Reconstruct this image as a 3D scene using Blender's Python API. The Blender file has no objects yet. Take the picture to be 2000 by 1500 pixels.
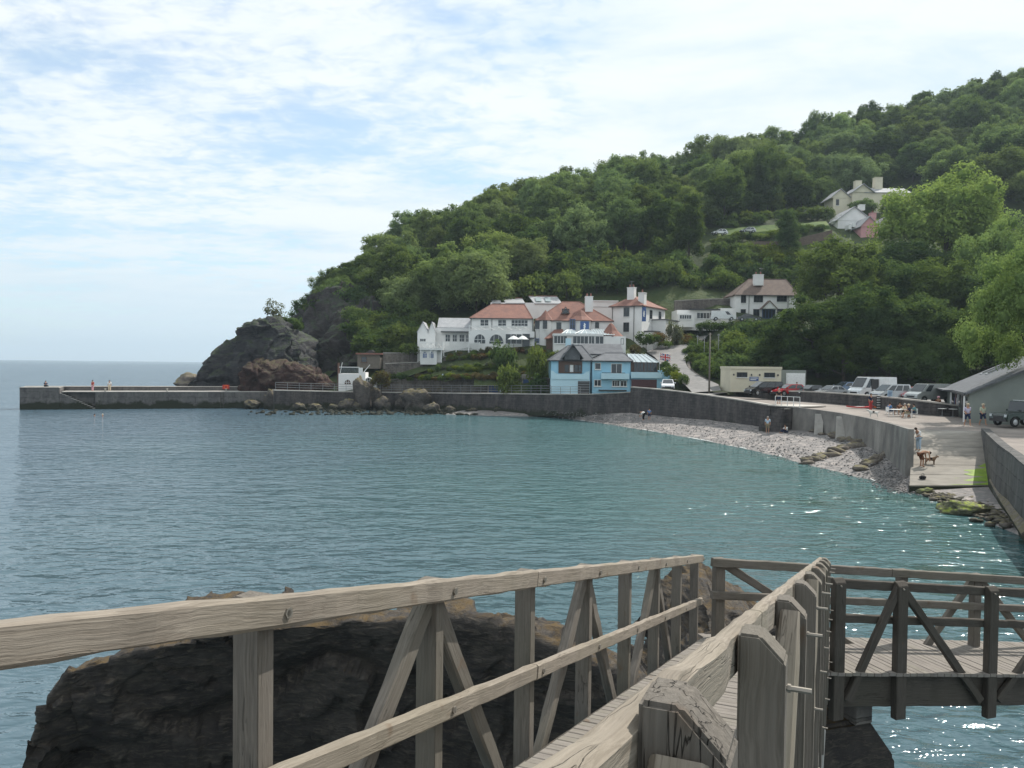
import bpy, bmesh, math, random
import numpy as np
from mathutils import Vector, Matrix, Euler
from math import sin, cos, pi, radians, sqrt, atan2

S = bpy.context.scene
COL = S.collection
rnd = random.Random(7)

# ---------------------------------------------------------------- camera, sky, sun, exposure
FPX, CAMZ = 1550.0, 7.6                       # focal length in photo pixels, eye height above the sea
PITCH, ROLL = math.atan(37.4 / FPX), radians(.66)
cam = bpy.data.cameras.new('camera'); camo = bpy.data.objects.new('camera', cam); COL.objects.link(camo)
cam.sensor_width = 36; cam.lens = 36 * FPX / 2000; cam.clip_start = .05; cam.clip_end = 60000
camo.matrix_world = Matrix.Translation((0, 0, CAMZ)) @ Matrix.Rotation(pi/2 - PITCH, 4, 'X') @ Matrix.Rotation(ROLL, 4, 'Z')
S.camera = camo
SUN_AZ, SUN_EL = radians(50), radians(48)     # to the right of straight ahead, above the horizon
W = bpy.data.worlds.new('World'); S.world = W; W.use_nodes = True
sun = bpy.data.lights.new('sun', 'SUN'); suno = bpy.data.objects.new('sun', sun); COL.objects.link(suno)
sun.energy = 4.2; sun.angle = radians(.53); sun.color = (1, .955, .88)
sdir = Vector((sin(SUN_AZ)*cos(SUN_EL), cos(SUN_AZ)*cos(SUN_EL), sin(SUN_EL)))
suno.rotation_euler = sdir.to_track_quat('Z', 'Y').to_euler()
S.view_settings.view_transform = 'Standard'; S.view_settings.look = 'None'
S.view_settings.gamma = 1; S.view_settings.exposure = .32; S.view_settings.use_curve_mapping = False
S.render.engine = 'CYCLES'
cy = S.cycles; cy.use_denoising = True; cy.max_bounces = 6; cy.diffuse_bounces = 2; cy.glossy_bounces = 3
cy.transmission_bounces = 4; cy.transparent_max_bounces = 6; cy.caustics_reflective = False; cy.caustics_refractive = False
cy.sample_clamp_indirect = 4

def nodes(nt): return nt.nodes, nt.links
def build_sky():
    n, l = nodes(W.node_tree); n.clear()
    N = lambda t: n.new(t)
    out = N('ShaderNodeOutputWorld'); bg = N('ShaderNodeBackground'); sky = N('ShaderNodeTexSky')
    sky.sky_type = 'NISHITA'; sky.sun_disc = False; sky.sun_elevation = SUN_EL; sky.sun_rotation = SUN_AZ
    sky.air_density = 1.0; sky.dust_density = .5; sky.ozone_density = 2.5
    bg.inputs[1].default_value = .1
    tc = N('ShaderNodeTexCoord'); sp = N('ShaderNodeSeparateXYZ'); l.new(tc.outputs['Generated'], sp.inputs[0])
    def math_(op, a, b=None, clamp=False):
        m = N('ShaderNodeMath'); m.operation = op; m.use_clamp = clamp
        for i, v in enumerate((a, b)):
            if v is None: continue
            if hasattr(v, 'type'): l.new(v, m.inputs[i])
            else: m.inputs[i].default_value = v
        return m.outputs[0]
    zz = math_('ADD', math_('MAXIMUM', sp.outputs[2], 0.0), .10)
    u = math_('DIVIDE', sp.outputs[0], zz); v = math_('DIVIDE', sp.outputs[1], zz)
    cb = N('ShaderNodeCombineXYZ'); l.new(u, cb.inputs[0]); l.new(v, cb.inputs[1])
    def noise(scale, detail, rough, rot=0, sc=(1, 1, 1), loc=(0, 0, 0), dist=0):
        mp = N('ShaderNodeMapping'); mp.inputs['Rotation'].default_value[2] = rot; mp.inputs['Scale'].default_value = sc
        mp.inputs['Location'].default_value = loc; l.new(cb.outputs[0], mp.inputs[0])
        t = N('ShaderNodeTexNoise'); t.inputs['Scale'].default_value = scale; t.inputs['Detail'].default_value = detail
        t.inputs['Roughness'].default_value = rough; t.inputs['Distortion'].default_value = dist; l.new(mp.outputs[0], t.inputs[0])
        return t.outputs[0]
    def ramp(x, a, b):
        r = N('ShaderNodeMapRange'); r.clamp = True; r.interpolation_type = 'SMOOTHSTEP'
        r.inputs[1].default_value = a; r.inputs[2].default_value = b; l.new(x, r.inputs[0]); return r.outputs[0]
    big = noise(.42, 2, .5, loc=SKY_LOC)
    mid = noise(1.7, 5, .6, rot=.5, sc=(.85, 1.3, 1), loc=(3, 1, 0), dist=.3)
    fin = noise(9.5, 4, .6, rot=.35, sc=(1, 1.25, 1), loc=(1, 5, 2), dist=.4)
    cover = math_('ADD', math_('ADD', math_('MULTIPLY', big, 1.15), math_('MULTIPLY', mid, .55)), math_('MULTIPLY', fin, .55))
    tilt = math_('MINIMUM', math_('MAXIMUM', math_('MULTIPLY', u, .13), -.14), .16)      # the cloud bank thickens towards the sun side
    cover = math_('ADD', cover, tilt)
    cl = ramp(cover, *SKY_RANGE)
    hz = ramp(sp.outputs[2], .0, .20)                       # the low sky is an even pale veil
    hz2 = math_('MULTIPLY', math_('SUBTRACT', 1.0, hz), .8)
    cl2 = math_('MAXIMUM', math_('ADD', math_('MULTIPLY', cl, .53), .45), hz2)
    mx = N('ShaderNodeMix'); mx.data_type = 'RGBA'; l.new(cl2, mx.inputs[0]); sb = N('ShaderNodeMix'); sb.data_type = 'RGBA'; sb.blend_type = 'MULTIPLY'; sb.inputs[0].default_value = 1; sb.inputs[7].default_value = (1.35, 1.5, 1.5, 1); l.new(sky.outputs[0], sb.inputs[6]); l.new(sb.outputs[2], mx.inputs[6])
    # cloud brightness varies softly: thin veil near the horizon, brighter banks above
    cm = N('ShaderNodeMix'); cm.data_type = 'RGBA'; cm.inputs[6].default_value = (5.9, 7.1, 7.9, 1); cm.inputs[7].default_value = (7.9, 8.35, 8.55, 1)
    l.new(math_('MULTIPLY', hz, ramp(mid, .25, .62)), cm.inputs[0]); l.new(cm.outputs[2], mx.inputs[7])
    l.new(mx.outputs[2], bg.inputs[0]); l.new(bg.outputs[0], out.inputs[0])
SKY_LOC = (2.9, 1.3, 0); SKY_RANGE = (.75, 1.0)
build_sky()

# ---------------------------------------------------------------- pixels to places
def ray(px, py):
    u, v = px - 1000, py - 750
    c, s = cos(ROLL), sin(ROLL)
    u, v = u*c + v*s, -u*s + v*c
    yc, xc, zc = 1.0, u/FPX, -v/FPX
    return Vector((xc, yc*cos(PITCH) + zc*sin(PITCH), zc*cos(PITCH) - yc*sin(PITCH)))
def at(px, py, D):                             # point on the pixel's ray at depth D
    r = ray(px, py); r = r * (D / r.y); r.z += CAMZ; return r
def on(px, py, z):                             # point on the pixel's ray at height z
    r = ray(px, py); k = (z - CAMZ) / r.z; return Vector((r.x*k, r.y*k, z))
def project(x, y, z):
    z -= CAMZ; yc = y*cos(PITCH) - z*sin(PITCH); zc = z*cos(PITCH) + y*sin(PITCH)
    if yc < .1: return (-9e9, 9e9)
    u, v = x/yc*FPX, -zc/yc*FPX; c, s = cos(ROLL), sin(ROLL)
    return (1000 + u*c - v*s, 750 + u*s + v*c)

# ---------------------------------------------------------------- materials
MAT = {}
def newmat(name):
    m = bpy.data.materials.new(name); m.use_nodes = True; MAT[name] = m
    n, l = nodes(m.node_tree); b = n['Principled BSDF']; return m, n, l, b
def tex(n, l, kind='Object', scale=(1, 1, 1), rand=False):
    tc = n.new('ShaderNodeTexCoord'); mp = n.new('ShaderNodeMapping'); mp.inputs['Scale'].default_value = scale
    src = tc.outputs[kind]
    if rand:
        oi = n.new('ShaderNodeObjectInfo'); m2 = n.new('ShaderNodeVectorMath'); m2.operation = 'SCALE'; m2.inputs[0].default_value = (37, 91, 53)
        l.new(oi.outputs['Random'], m2.inputs['Scale']); l.new(m2.outputs[0], mp.inputs['Location'])
    l.new(src, mp.inputs[0]); return mp.outputs[0]
def geopos(n, l, scale=(1, 1, 1)):
    g = n.new('ShaderNodeNewGeometry'); mp = n.new('ShaderNodeMapping'); mp.inputs['Scale'].default_value = scale
    l.new(g.outputs['Position'], mp.inputs[0]); return mp.outputs[0], g
def noise(n, l, vec, scale, detail=4, rough=.55, dist=0):
    t = n.new('ShaderNodeTexNoise'); t.inputs['Scale'].default_value = scale; t.inputs['Detail'].default_value = detail
    t.inputs['Roughness'].default_value = rough; t.inputs['Distortion'].default_value = dist; l.new(vec, t.inputs[0]); return t.outputs[0]
def rng(n, l, x, a, b, c=0, d=1):
    r = n.new('ShaderNodeMapRange'); r.inputs[1].default_value = a; r.inputs[2].default_value = b
    r.inputs[3].default_value = c; r.inputs[4].default_value = d; l.new(x, r.inputs[0]); return r.outputs[0]
def mix(n, l, f, a, b, blend='MIX'):
    m = n.new('ShaderNodeMix'); m.data_type = 'RGBA'; m.blend_type = blend
    for i, v in ((0, f), (6, a), (7, b)):
        if hasattr(v, 'type'): l.new(v, m.inputs[i])
        else: m.inputs[i].default_value = v if i == 0 else (*v, 1)
    return m.outputs[2]
def bump(n, l, b, h, strength, dist=.02, prev=None):
    u = n.new('ShaderNodeBump'); u.inputs['Strength'].default_value = strength; u.inputs['Distance'].default_value = dist
    l.new(h, u.inputs['Height'])
    if prev is not None: l.new(prev, u.inputs['Normal'])
    if b is not None: l.new(u.outputs[0], b.inputs['Normal'])
    return u.outputs[0]
def M(name, c1, c2=None, scale=3, rough=.8, bmp=.3, stretch=(1, 1, 1), c3=None, metal=0, spec=.4, world=True, bd=.03, lo=.35, hi=.65):
    m, n, l, b = newmat(name); c2 = c2 or tuple(x*.75 for x in c1)
    v = geopos(n, l, stretch)[0] if world else tex(n, l, 'Object', stretch, True)
    f1 = noise(n, l, v, scale, 6, .62)
    col = mix(n, l, rng(n, l, f1, lo, hi), c1, c2)
    if c3:
        f2 = noise(n, l, v, scale*.23, 4, .6); col = mix(n, l, rng(n, l, f2, .5, .68), col, c3)
    l.new(col, b.inputs['Base Color']); b.inputs['Roughness'].default_value = rough; b.inputs['Metallic'].default_value = metal
    b.inputs['Specular IOR Level'].default_value = spec
    if bmp: bump(n, l, b, noise(n, l, v, scale*2.2, 6, .65), bmp, bd)
    return m
def plain(name, c, rough=.5, metal=0, spec=.5, coat=0):
    m, n, l, b = newmat(name); b.inputs['Roughness'].default_value = rough; b.inputs['Metallic'].default_value = metal
    b.inputs['Specular IOR Level'].default_value = spec; b.inputs['Coat Weight'].default_value = coat
    v = tex(n, l, 'Object', (1, 1, 1), True); f = noise(n, l, v, 4, 4)
    l.new(mix(n, l, rng(n, l, f, .35, .7), c, tuple(x*.86 for x in c)), b.inputs['Base Color']); return m

def wood(name, pale, dark, tint, split=1.0):
    """weathered timber: the grain runs along each piece's own X axis"""
    m, n, l, b = newmat(name)
    v = tex(n, l, 'Object', (1, 1, 1), True)
    warp = noise(n, l, v, 3.0, 3); wv = n.new('ShaderNodeVectorMath'); wv.operation = 'ADD'
    cw = n.new('ShaderNodeCombineXYZ'); l.new(rng(n, l, warp, 0, 1, -.022, .022), cw.inputs[1]); l.new(rng(n, l, warp, 0, 1, .022, -.022), cw.inputs[2])
    l.new(v, wv.inputs[0]); l.new(cw.outputs[0], wv.inputs[1])
    def st(s):
        mp = n.new('ShaderNodeMapping'); mp.inputs['Scale'].default_value = s; l.new(wv.outputs[0], mp.inputs[0]); return mp.outputs[0]
    g1 = noise(n, l, st((1.3, 58, 58)), 2.2, 6, .66)       # fibres
    g2 = noise(n, l, st((.7, 16, 16)), 1.6, 4, .6)           # broad bands
    st1 = noise(n, l, v, 2.6, 5, .6)                         # weather stains
    col = mix(n, l, rng(n, l, g1, .36, .66), dark, pale)
    col = mix(n, l, rng(n, l, g2, .4, .7, 0, .65), col, tint)
    col = mix(n, l, rng(n, l, st1, .50, .74, 0, .45), col, tuple(x*.45 for x in dark))
    crack = noise(n, l, st((.8, 17, 17)), 2.4, 3, .5, .15)
    cr = n.new('ShaderNodeMath'); cr.operation = 'ABSOLUTE'; s_ = n.new('ShaderNodeMath'); s_.operation = 'SUBTRACT'; s_.inputs[1].default_value = .5
    l.new(crack, s_.inputs[0]); l.new(s_.outputs[0], cr.inputs[0])
    lm = noise(n, l, st((.9, 3, 3)), 2.2, 2)
    ck = n.new('ShaderNodeMath'); ck.operation = 'MULTIPLY'
    l.new(rng(n, l, cr.outputs[0], .0, .012, 1, 0), ck.inputs[0]); l.new(rng(n, l, lm, .54, .66, 0, split), ck.inputs[1])
    ck.use_clamp = True
    gv = noise(n, l, v, 1.1, 3); col = mix(n, l, rng(n, l, gv, .46, .66, 0, .5), col, (dark[0]*1.25, dark[1]*1.32, dark[2]*1.2))   # damp, faintly green patches
    rs_t = noise(n, l, v, 6.5, 2); col = mix(n, l, rng(n, l, rs_t, .68, .76, 0, .5), col, (.13, .075, .04))                        # rust runs near fixings
    col = mix(n, l, ck.outputs[0], col, tuple(x*.4 for x in dark))
    l.new(col, b.inputs['Base Color']); b.inputs['Roughness'].default_value = .85; b.inputs['Specular IOR Level'].default_value = .25
    u = bump(n, l, None, g1, .55, .006); u2 = n.new('ShaderNodeBump'); u2.invert = True
    u2.inputs['Strength'].default_value = .9; u2.inputs['Distance'].default_value = .008
    l.new(ck.outputs[0], u2.inputs['Height']); l.new(u, u2.inputs['Normal']); l.new(u2.outputs[0], b.inputs['Normal'])
    return m
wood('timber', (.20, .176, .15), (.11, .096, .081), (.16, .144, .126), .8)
wood('timber_top', (.33, .285, .235), (.18, .15, .12), (.255, .222, .185), .4)  # paler copy for sunlit rails and camera-side braces, sunlight put into the tone
wood('timber_dark', (.10, .086, .072), (.048, .041, .034), (.074, .064, .054), .6)  # darker copy; on the second flight's near railing the tone holds its shade
wood('plank', (.27, .24, .215), (.16, .14, .122), (.225, .205, .185), .5)
plain('bolt', (.32, .29, .25), .5, .8)

def rockmat(name, c1, c2, c3, lich=None, lichz=None, scale=.7, lo=.35):
    m, n, l, b = newmat(name); v, g = geopos(n, l)
    f1 = noise(n, l, v, scale, 8, .65); f2 = noise(n, l, v, scale*3.4, 8, .7)
    sv, _ = geopos(n, l, (1.2, 1.2, 5.0)); f3 = noise(n, l, sv, scale*1.8, 6, .7, 1.2)
    col = mix(n, l, rng(n, l, f1, .38, .62), c1, c2); col = mix(n, l, rng(n, l, f3, .5, .66), col, c3)
    col = mix(n, l, rng(n, l, f2, .52, .75, 0, .7), col, tuple(x*.4 for x in c1))
    if lich:
        sp = n.new('ShaderNodeSeparateXYZ'); l.new(g.outputs['Normal'], sp.inputs[0])
        up = rng(n, l, sp.outputs[2], lo, min(lo+.5, 1)); mu = n.new('ShaderNodeMath'); mu.operation = 'MULTIPLY'
        l.new(up, mu.inputs[0]); l.new(rng(n, l, noise(n, l, v, scale*2.3, 6, .7), .42, .6), mu.inputs[1])
        col = mix(n, l, mu.outputs[0], col, lich)
    if lichz:                                             # wet dark weed below the tide mark
        sp2 = n.new('ShaderNodeSeparateXYZ'); l.new(g.outputs['Position'], sp2.inputs[0])
        ad = n.new('ShaderNodeMath'); ad.operation = 'ADD'; l.new(sp2.outputs[2], ad.inputs[0]); l.new(rng(n, l, f1, .3, .7, -.5, .5), ad.inputs[1])
        col = mix(n, l, rng(n, l, ad.outputs[0], lichz-.3, lichz+.3, 1, 0), col, (.03, .032, .022))
    l.new(col, b.inputs['Base Color']); b.inputs['Roughness'].default_value = .85; b.inputs['Specular IOR Level'].default_value = .3
    u = bump(n, l, None, f3, .8, .25/scale*.5); bump(n, l, b, f2, .7, .12/scale*.5, u)
    return m

# ---------------------------------------------------------------- mesh helpers
def tag(o, label=None, cat=None, group=None, kind=None):
    if label: o['label'] = label
    if cat: o['category'] = cat
    if group: o['group'] = group
    if kind: o['kind'] = kind
    return o
def link(name, me, mat, parent=None, mw=None):
    o = bpy.data.objects.new(name, me); COL.objects.link(o)
    if mat is not None and not me.materials: me.materials.append(MAT[mat] if isinstance(mat, str) else mat)
    if mw is not None: o.matrix_local = mw
    if parent is not None: o.parent = parent
    return o
def empty(name, loc=(0, 0, 0), rz=0, label=None, cat=None, group=None):
    o = bpy.data.objects.new(name, None); COL.objects.link(o); o.empty_display_size = .3
    o.location = loc; o.rotation_euler = (0, 0, rz); tag(o, label, cat, group); return o
class MB:
    def __init__(s): s.v = []; s.f = []
    def add(s, vs, fs):
        k = len(s.v); s.v += [tuple(x) for x in vs]; s.f += [tuple(i+k for i in f) for f in fs]; return s
    def box(s, x0, x1, y0, y1, z0, z1, mat=None):
        vs = [(x, y, z) for z in (z0, z1) for y in (y0, y1) for x in (x0, x1)]
        if mat is not None: vs = [tuple(mat @ Vector(p)) for p in vs]
        return s.add(vs, [(0, 2, 3, 1), (4, 5, 7, 6), (0, 1, 5, 4), (2, 6, 7, 3), (0, 4, 6, 2), (1, 3, 7, 5)])
    def prism(s, poly, a, b, axis='z'):            # polygon (p,q) pulled from a to b along axis
        n = len(poly); f = {'z': lambda p, t: (p[0], p[1], t), 'y': lambda p, t: (p[0], t, p[1]), 'x': lambda p, t: (t, p[0], p[1])}[axis]
        return s.add([f(p, a) for p in poly] + [f(p, b) for p in poly],
                     [tuple(range(n))[::-1], tuple(range(n, 2*n))] + [(i, (i+1) % n, n+(i+1) % n, n+i) for i in range(n)])
    def tube(s, pts, r, n=6, r2=None):
        pts = [Vector(p) for p in pts]; k = len(s.v); m = len(pts)
        for i, p in enumerate(pts):
            t = (pts[min(i+1, m-1)] - pts[max(i-1, 0)]).normalized()
            a = t.orthogonal().normalized() if abs(t.z) > .9 else t.cross(Vector((0, 0, 1))).normalized(); c = t.cross(a)
            rr = r if r2 is None else r + (r2-r)*i/max(m-1, 1)
            for j in range(n):
                q = p + (a*cos(2*pi*j/n) + c*sin(2*pi*j/n))*rr; s.v.append(tuple(q))
        for i in range(m-1):
            for j in range(n): s.f.append((k+i*n+j, k+i*n+(j+1) % n, k+(i+1)*n+(j+1) % n, k+(i+1)*n+j))
        s.f.append(tuple(k+j for j in range(n))[::-1]); s.f.append(tuple(k+(m-1)*n+j for j in range(n))); return s
    def lathe(s, prof, n=10, c=(0, 0, 0)):          # (r,z) profile turned about z
        k = len(s.v); m = len(prof)
        for r, z in prof:
            for j in range(n): s.v.append((c[0]+r*cos(2*pi*j/n), c[1]+r*sin(2*pi*j/n), c[2]+z))
        for i in range(m-1):
            for j in range(n): s.f.append((k+i*n+j, k+i*n+(j+1) % n, k+(i+1)*n+(j+1) % n, k+(i+1)*n+j))
        s.f.append(tuple(k+j for j in range(n))[::-1]); s.f.append(tuple(k+(m-1)*n+j for j in range(n))); return s
    def quad(s, *p): return s.add(p, [tuple(range(len(p)))])
    def mesh(s, name, smooth=False, fix=True):
        me = bpy.data.meshes.new(name); me.from_pydata(s.v, [], s.f); me.update()
        if fix:
            bm = bmesh.new(); bm.from_mesh(me); bmesh.ops.recalc_face_normals(bm, faces=bm.faces); bm.to_mesh(me); bm.free()
        if smooth: me.polygons.foreach_set('use_smooth', [True]*len(me.polygons))
        return me
    def build(s, name, mat, parent=None, mw=None, smooth=False, bevel=0, fix=True):
        me = s.mesh(name, smooth, fix)
        if bevel:
            bm = bmesh.new(); bm.from_mesh(me)
            bmesh.ops.bevel(bm, geom=list(bm.edges), offset=bevel, segments=2, affect='EDGES', clamp_overlap=True); bm.to_mesh(me); bm.free()
        return link(name, me, mat, parent, mw)
def npmesh(name, V, F, smooth=False):
    me = bpy.data.meshes.new(name); V = np.asarray(V, np.float32); F = np.asarray(F, np.int32); k = F.shape[1]
    me.vertices.add(len(V)); me.vertices.foreach_set('co', V.ravel())
    me.loops.add(F.size); me.loops.foreach_set('vertex_index', F.ravel())
    me.polygons.add(len(F)); me.polygons.foreach_set('loop_start', np.arange(0, F.size, k, dtype=np.int32))
    if smooth: me.polygons.foreach_set('use_smooth', np.ones(len(F), bool))
    me.update(calc_edges=True); return me
def copy_tree(o, parent=None):
    c = o.copy(); COL.objects.link(c)
    if parent is not None: c.parent = parent
    for ch in o.children: copy_tree(ch, c)
    return c
# numpy value noise (fractal), used to shape rocks and ground
_perm = np.random.RandomState(3).rand(64, 64, 64).astype(np.float32)
def vnoise(P):
    P = np.asarray(P, np.float64); i = np.floor(P).astype(int); f = P - i; f = f*f*(3-2*f); i0 = i % 64; i1 = (i+1) % 64
    x0, y0, z0 = i0[..., 0], i0[..., 1], i0[..., 2]; x1, y1, z1 = i1[..., 0], i1[..., 1], i1[..., 2]; a, b, c = f[..., 0], f[..., 1], f[..., 2]
    p = _perm
    return ((p[x0, y0, z0]*(1-a)+p[x1, y0, z0]*a)*(1-b)+(p[x0, y1, z0]*(1-a)+p[x1, y1, z0]*a)*b)*(1-c) + \
           ((p[x0, y0, z1]*(1-a)+p[x1, y0, z1]*a)*(1-b)+(p[x0, y1, z1]*(1-a)+p[x1, y1, z1]*a)*b)*c - .5
def fbm(P, o=5, g=.5):
    s = 0; a = 1; P = np.asarray(P, float)
    for k in range(o): s = s + a*vnoise(P*2**k + 17.3*k); a *= g
    return s
def ridged(P, o=5, g=.55):
    s = 0; a = 1; P = np.asarray(P, float)
    for k in range(o): s = s + a*(.5 - np.abs(vnoise(P*2**k + 9.1*k))*2); a *= g
    return s
def grid_faces(nr, nc):
    i = np.arange(nr-1)[:, None]*nc + np.arange(nc-1)[None, :]; i = i.ravel()
    return np.stack([i, i+1, i+nc+1, i+nc], 1)

def facet(P, seed=0):
    """broken-rock relief: every cell is a tilted flat piece"""
    P = np.asarray(P, float) + seed*7.31; i = np.floor(P).astype(int); best = np.full(len(P), 9e9); out = np.zeros(len(P))
    def rv(c, k): return _perm[(c[:, 0]*3+k*5) % 64, (c[:, 1]*7+k*11) % 64, (c[:, 2]*5+k*3) % 64].astype(float)
    for dx in (-1, 0, 1):
        for dy in (-1, 0, 1):
            for dz in (-1, 0, 1):
                c = i + np.array([dx, dy, dz]); fp = c + np.stack([rv(c, 1), rv(c, 2), rv(c, 3)], 1); d = P-fp; dd = (d*d).sum(1); m = dd < best
                v = (rv(c, 4)-.5) + ((np.stack([rv(c, 5), rv(c, 6), rv(c, 7)], 1)-.5)*d).sum(1)*1.5
                best = np.where(m, dd, best); out = np.where(m, v, out)
    return out
# ---------------------------------------------------------------- setting: materials
rockmat('rock_grey', (.052, .051, .056), (.03, .03, .035), (.078, .074, .073), (.04, .06, .02), scale=.35, lo=.25)
rockmat('rock_red', (.062, .032, .028), (.036, .022, .021), (.09, .052, .043), (.07, .06, .03), scale=.6)
rockmat('rock_cliff', (.055, .048, .048), (.034, .027, .027), (.08, .07, .066), (.028, .048, .016), scale=.35, lo=.2)
rockmat('rock_near', (.062, .054, .047), (.029, .026, .025), (.10, .084, .067), (.10, .065, .025), scale=1.8, lo=.7)
rockmat('rock_shore', (.105, .092, .084), (.056, .05, .047), (.16, .136, .115), (.15, .125, .05), lichz=.8, scale=1.0)
rockmat('rock_shelf', (.20, .17, .145), (.11, .095, .085), (.27, .23, .19), (.16, .14, .06), lichz=.1, scale=.9)
rockmat('rock_weed', (.16, .15, .10), (.08, .09, .05), (.20, .19, .12), (.30, .36, .05), scale=1.6)
M('concrete', (.36, .34, .31), (.25, .235, .215), 1.2, .9, .35, c3=(.44, .41, .37))
M('concrete_pale', (.47, .44, .40), (.36, .335, .31), 1.4, .9, .25, c3=(.52, .49, .44))
def coursed(name, c1, c2, c3, w=.75, h=.34, bd=.06, weed=1.0):
    m, n, l, b = newmat(name); v, g = geopos(n, l); sp = n.new('ShaderNodeSeparateXYZ'); l.new(v, sp.inputs[0])
    sx = n.new('ShaderNodeMath'); sx.operation = 'MULTIPLY_ADD'; l.new(sp.outputs[0], sx.inputs[0]); sx.inputs[1].default_value = .85; sy = n.new('ShaderNodeMath'); sy.operation = 'MULTIPLY'; l.new(sp.outputs[1], sy.inputs[0]); sy.inputs[1].default_value = -.6; l.new(sy.outputs[0], sx.inputs[2])
    wob = noise(n, l, v, .9, 4); wz = n.new('ShaderNodeMath'); l.new(sp.outputs[2], wz.inputs[0]); l.new(rng(n, l, wob, 0, 1, -.16, .16), wz.inputs[1])
    cb = n.new('ShaderNodeCombineXYZ'); l.new(sx.outputs[0], cb.inputs[0]); l.new(wz.outputs[0], cb.inputs[1])
    bt = n.new('ShaderNodeTexBrick'); bt.inputs['Scale'].default_value = 1; bt.inputs['Brick Width'].default_value = w; bt.inputs['Row Height'].default_value = h; bt.inputs['Mortar Size'].default_value = .025; bt.inputs['Mortar Smooth'].default_value = .3
    bt.inputs['Color1'].default_value = (*c1, 1); bt.inputs['Color2'].default_value = (*c2, 1); bt.inputs['Mortar'].default_value = (*[x*.55 for x in c2], 1); l.new(cb.outputs[0], bt.inputs[0])
    st, _ = geopos(n, l, (1, 1, .18)); col = mix(n, l, rng(n, l, noise(n, l, st, .9, 5, .65), .42, .68), bt.outputs[0], c3)
    col = mix(n, l, rng(n, l, noise(n, l, v, 2.2, 6, .7), .45, .75, 0, .7), col, tuple(x*.45 for x in c2))
    ad = n.new('ShaderNodeMath'); l.new(sp.outputs[2], ad.inputs[0]); l.new(rng(n, l, noise(n, l, v, .5, 5, .7), .3, .7, -.6, .6), ad.inputs[1])
    col = mix(n, l, rng(n, l, ad.outputs[0], weed-.25, weed+.2, 1, 0), col, (.026, .03, .018))
    l.new(col, b.inputs['Base Color']); b.inputs['Roughness'].default_value = .9; b.inputs['Specular IOR Level'].default_value = .3
    u = bump(n, l, None, bt.outputs[1], .9, -bd); bump(n, l, b, noise(n, l, v, 2.6, 6, .7), .7, .08, u)
coursed('seawall', (.082, .075, .074), (.05, .046, .048), (.115, .103, .097), weed=1.1)
M('wallmottle', (.235, .218, .198), (.12, .113, .106), .75, .9, .8, (1, 1, .55), c3=(.33, .308, .28), bd=.1)
coursed('gardenwall', (.17, .15, .132), (.105, .093, .087), (.20, .178, .155), .6, .28, .06, -9)
coursed('quay', (.135, .128, .125), (.10, .095, .094), (.17, .16, .15), 2.4, .9, .03, 1.0)
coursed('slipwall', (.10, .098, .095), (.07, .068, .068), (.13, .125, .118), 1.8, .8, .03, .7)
M('promenade', (.265, .232, .208), (.205, .18, .163), .9, .9, .25, c3=(.30, .265, .238), spec=.15)
M('slip', (.29, .265, .23), (.21, .192, .168), .7, .9, .3, (1, 2.5, 1), c3=(.33, .305, .268), spec=.15)
M('asphalt', (.215, .205, .20), (.16, .155, .15), 1.3, .9, .3, c3=(.25, .235, .225))
M('soil_green', (.035, .058, .016), (.06, .075, .022), .5, .95, .9, c3=(.028, .04, .016), bd=.5)
M('lawn', (.085, .13, .028), (.055, .095, .02), .6, .95, .7, c3=(.14, .17, .05), bd=.15)
M('algae', (.22, .33, .02), (.15, .24, .02), 2.2, .7, .5, c3=(.30, .38, .06))

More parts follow.
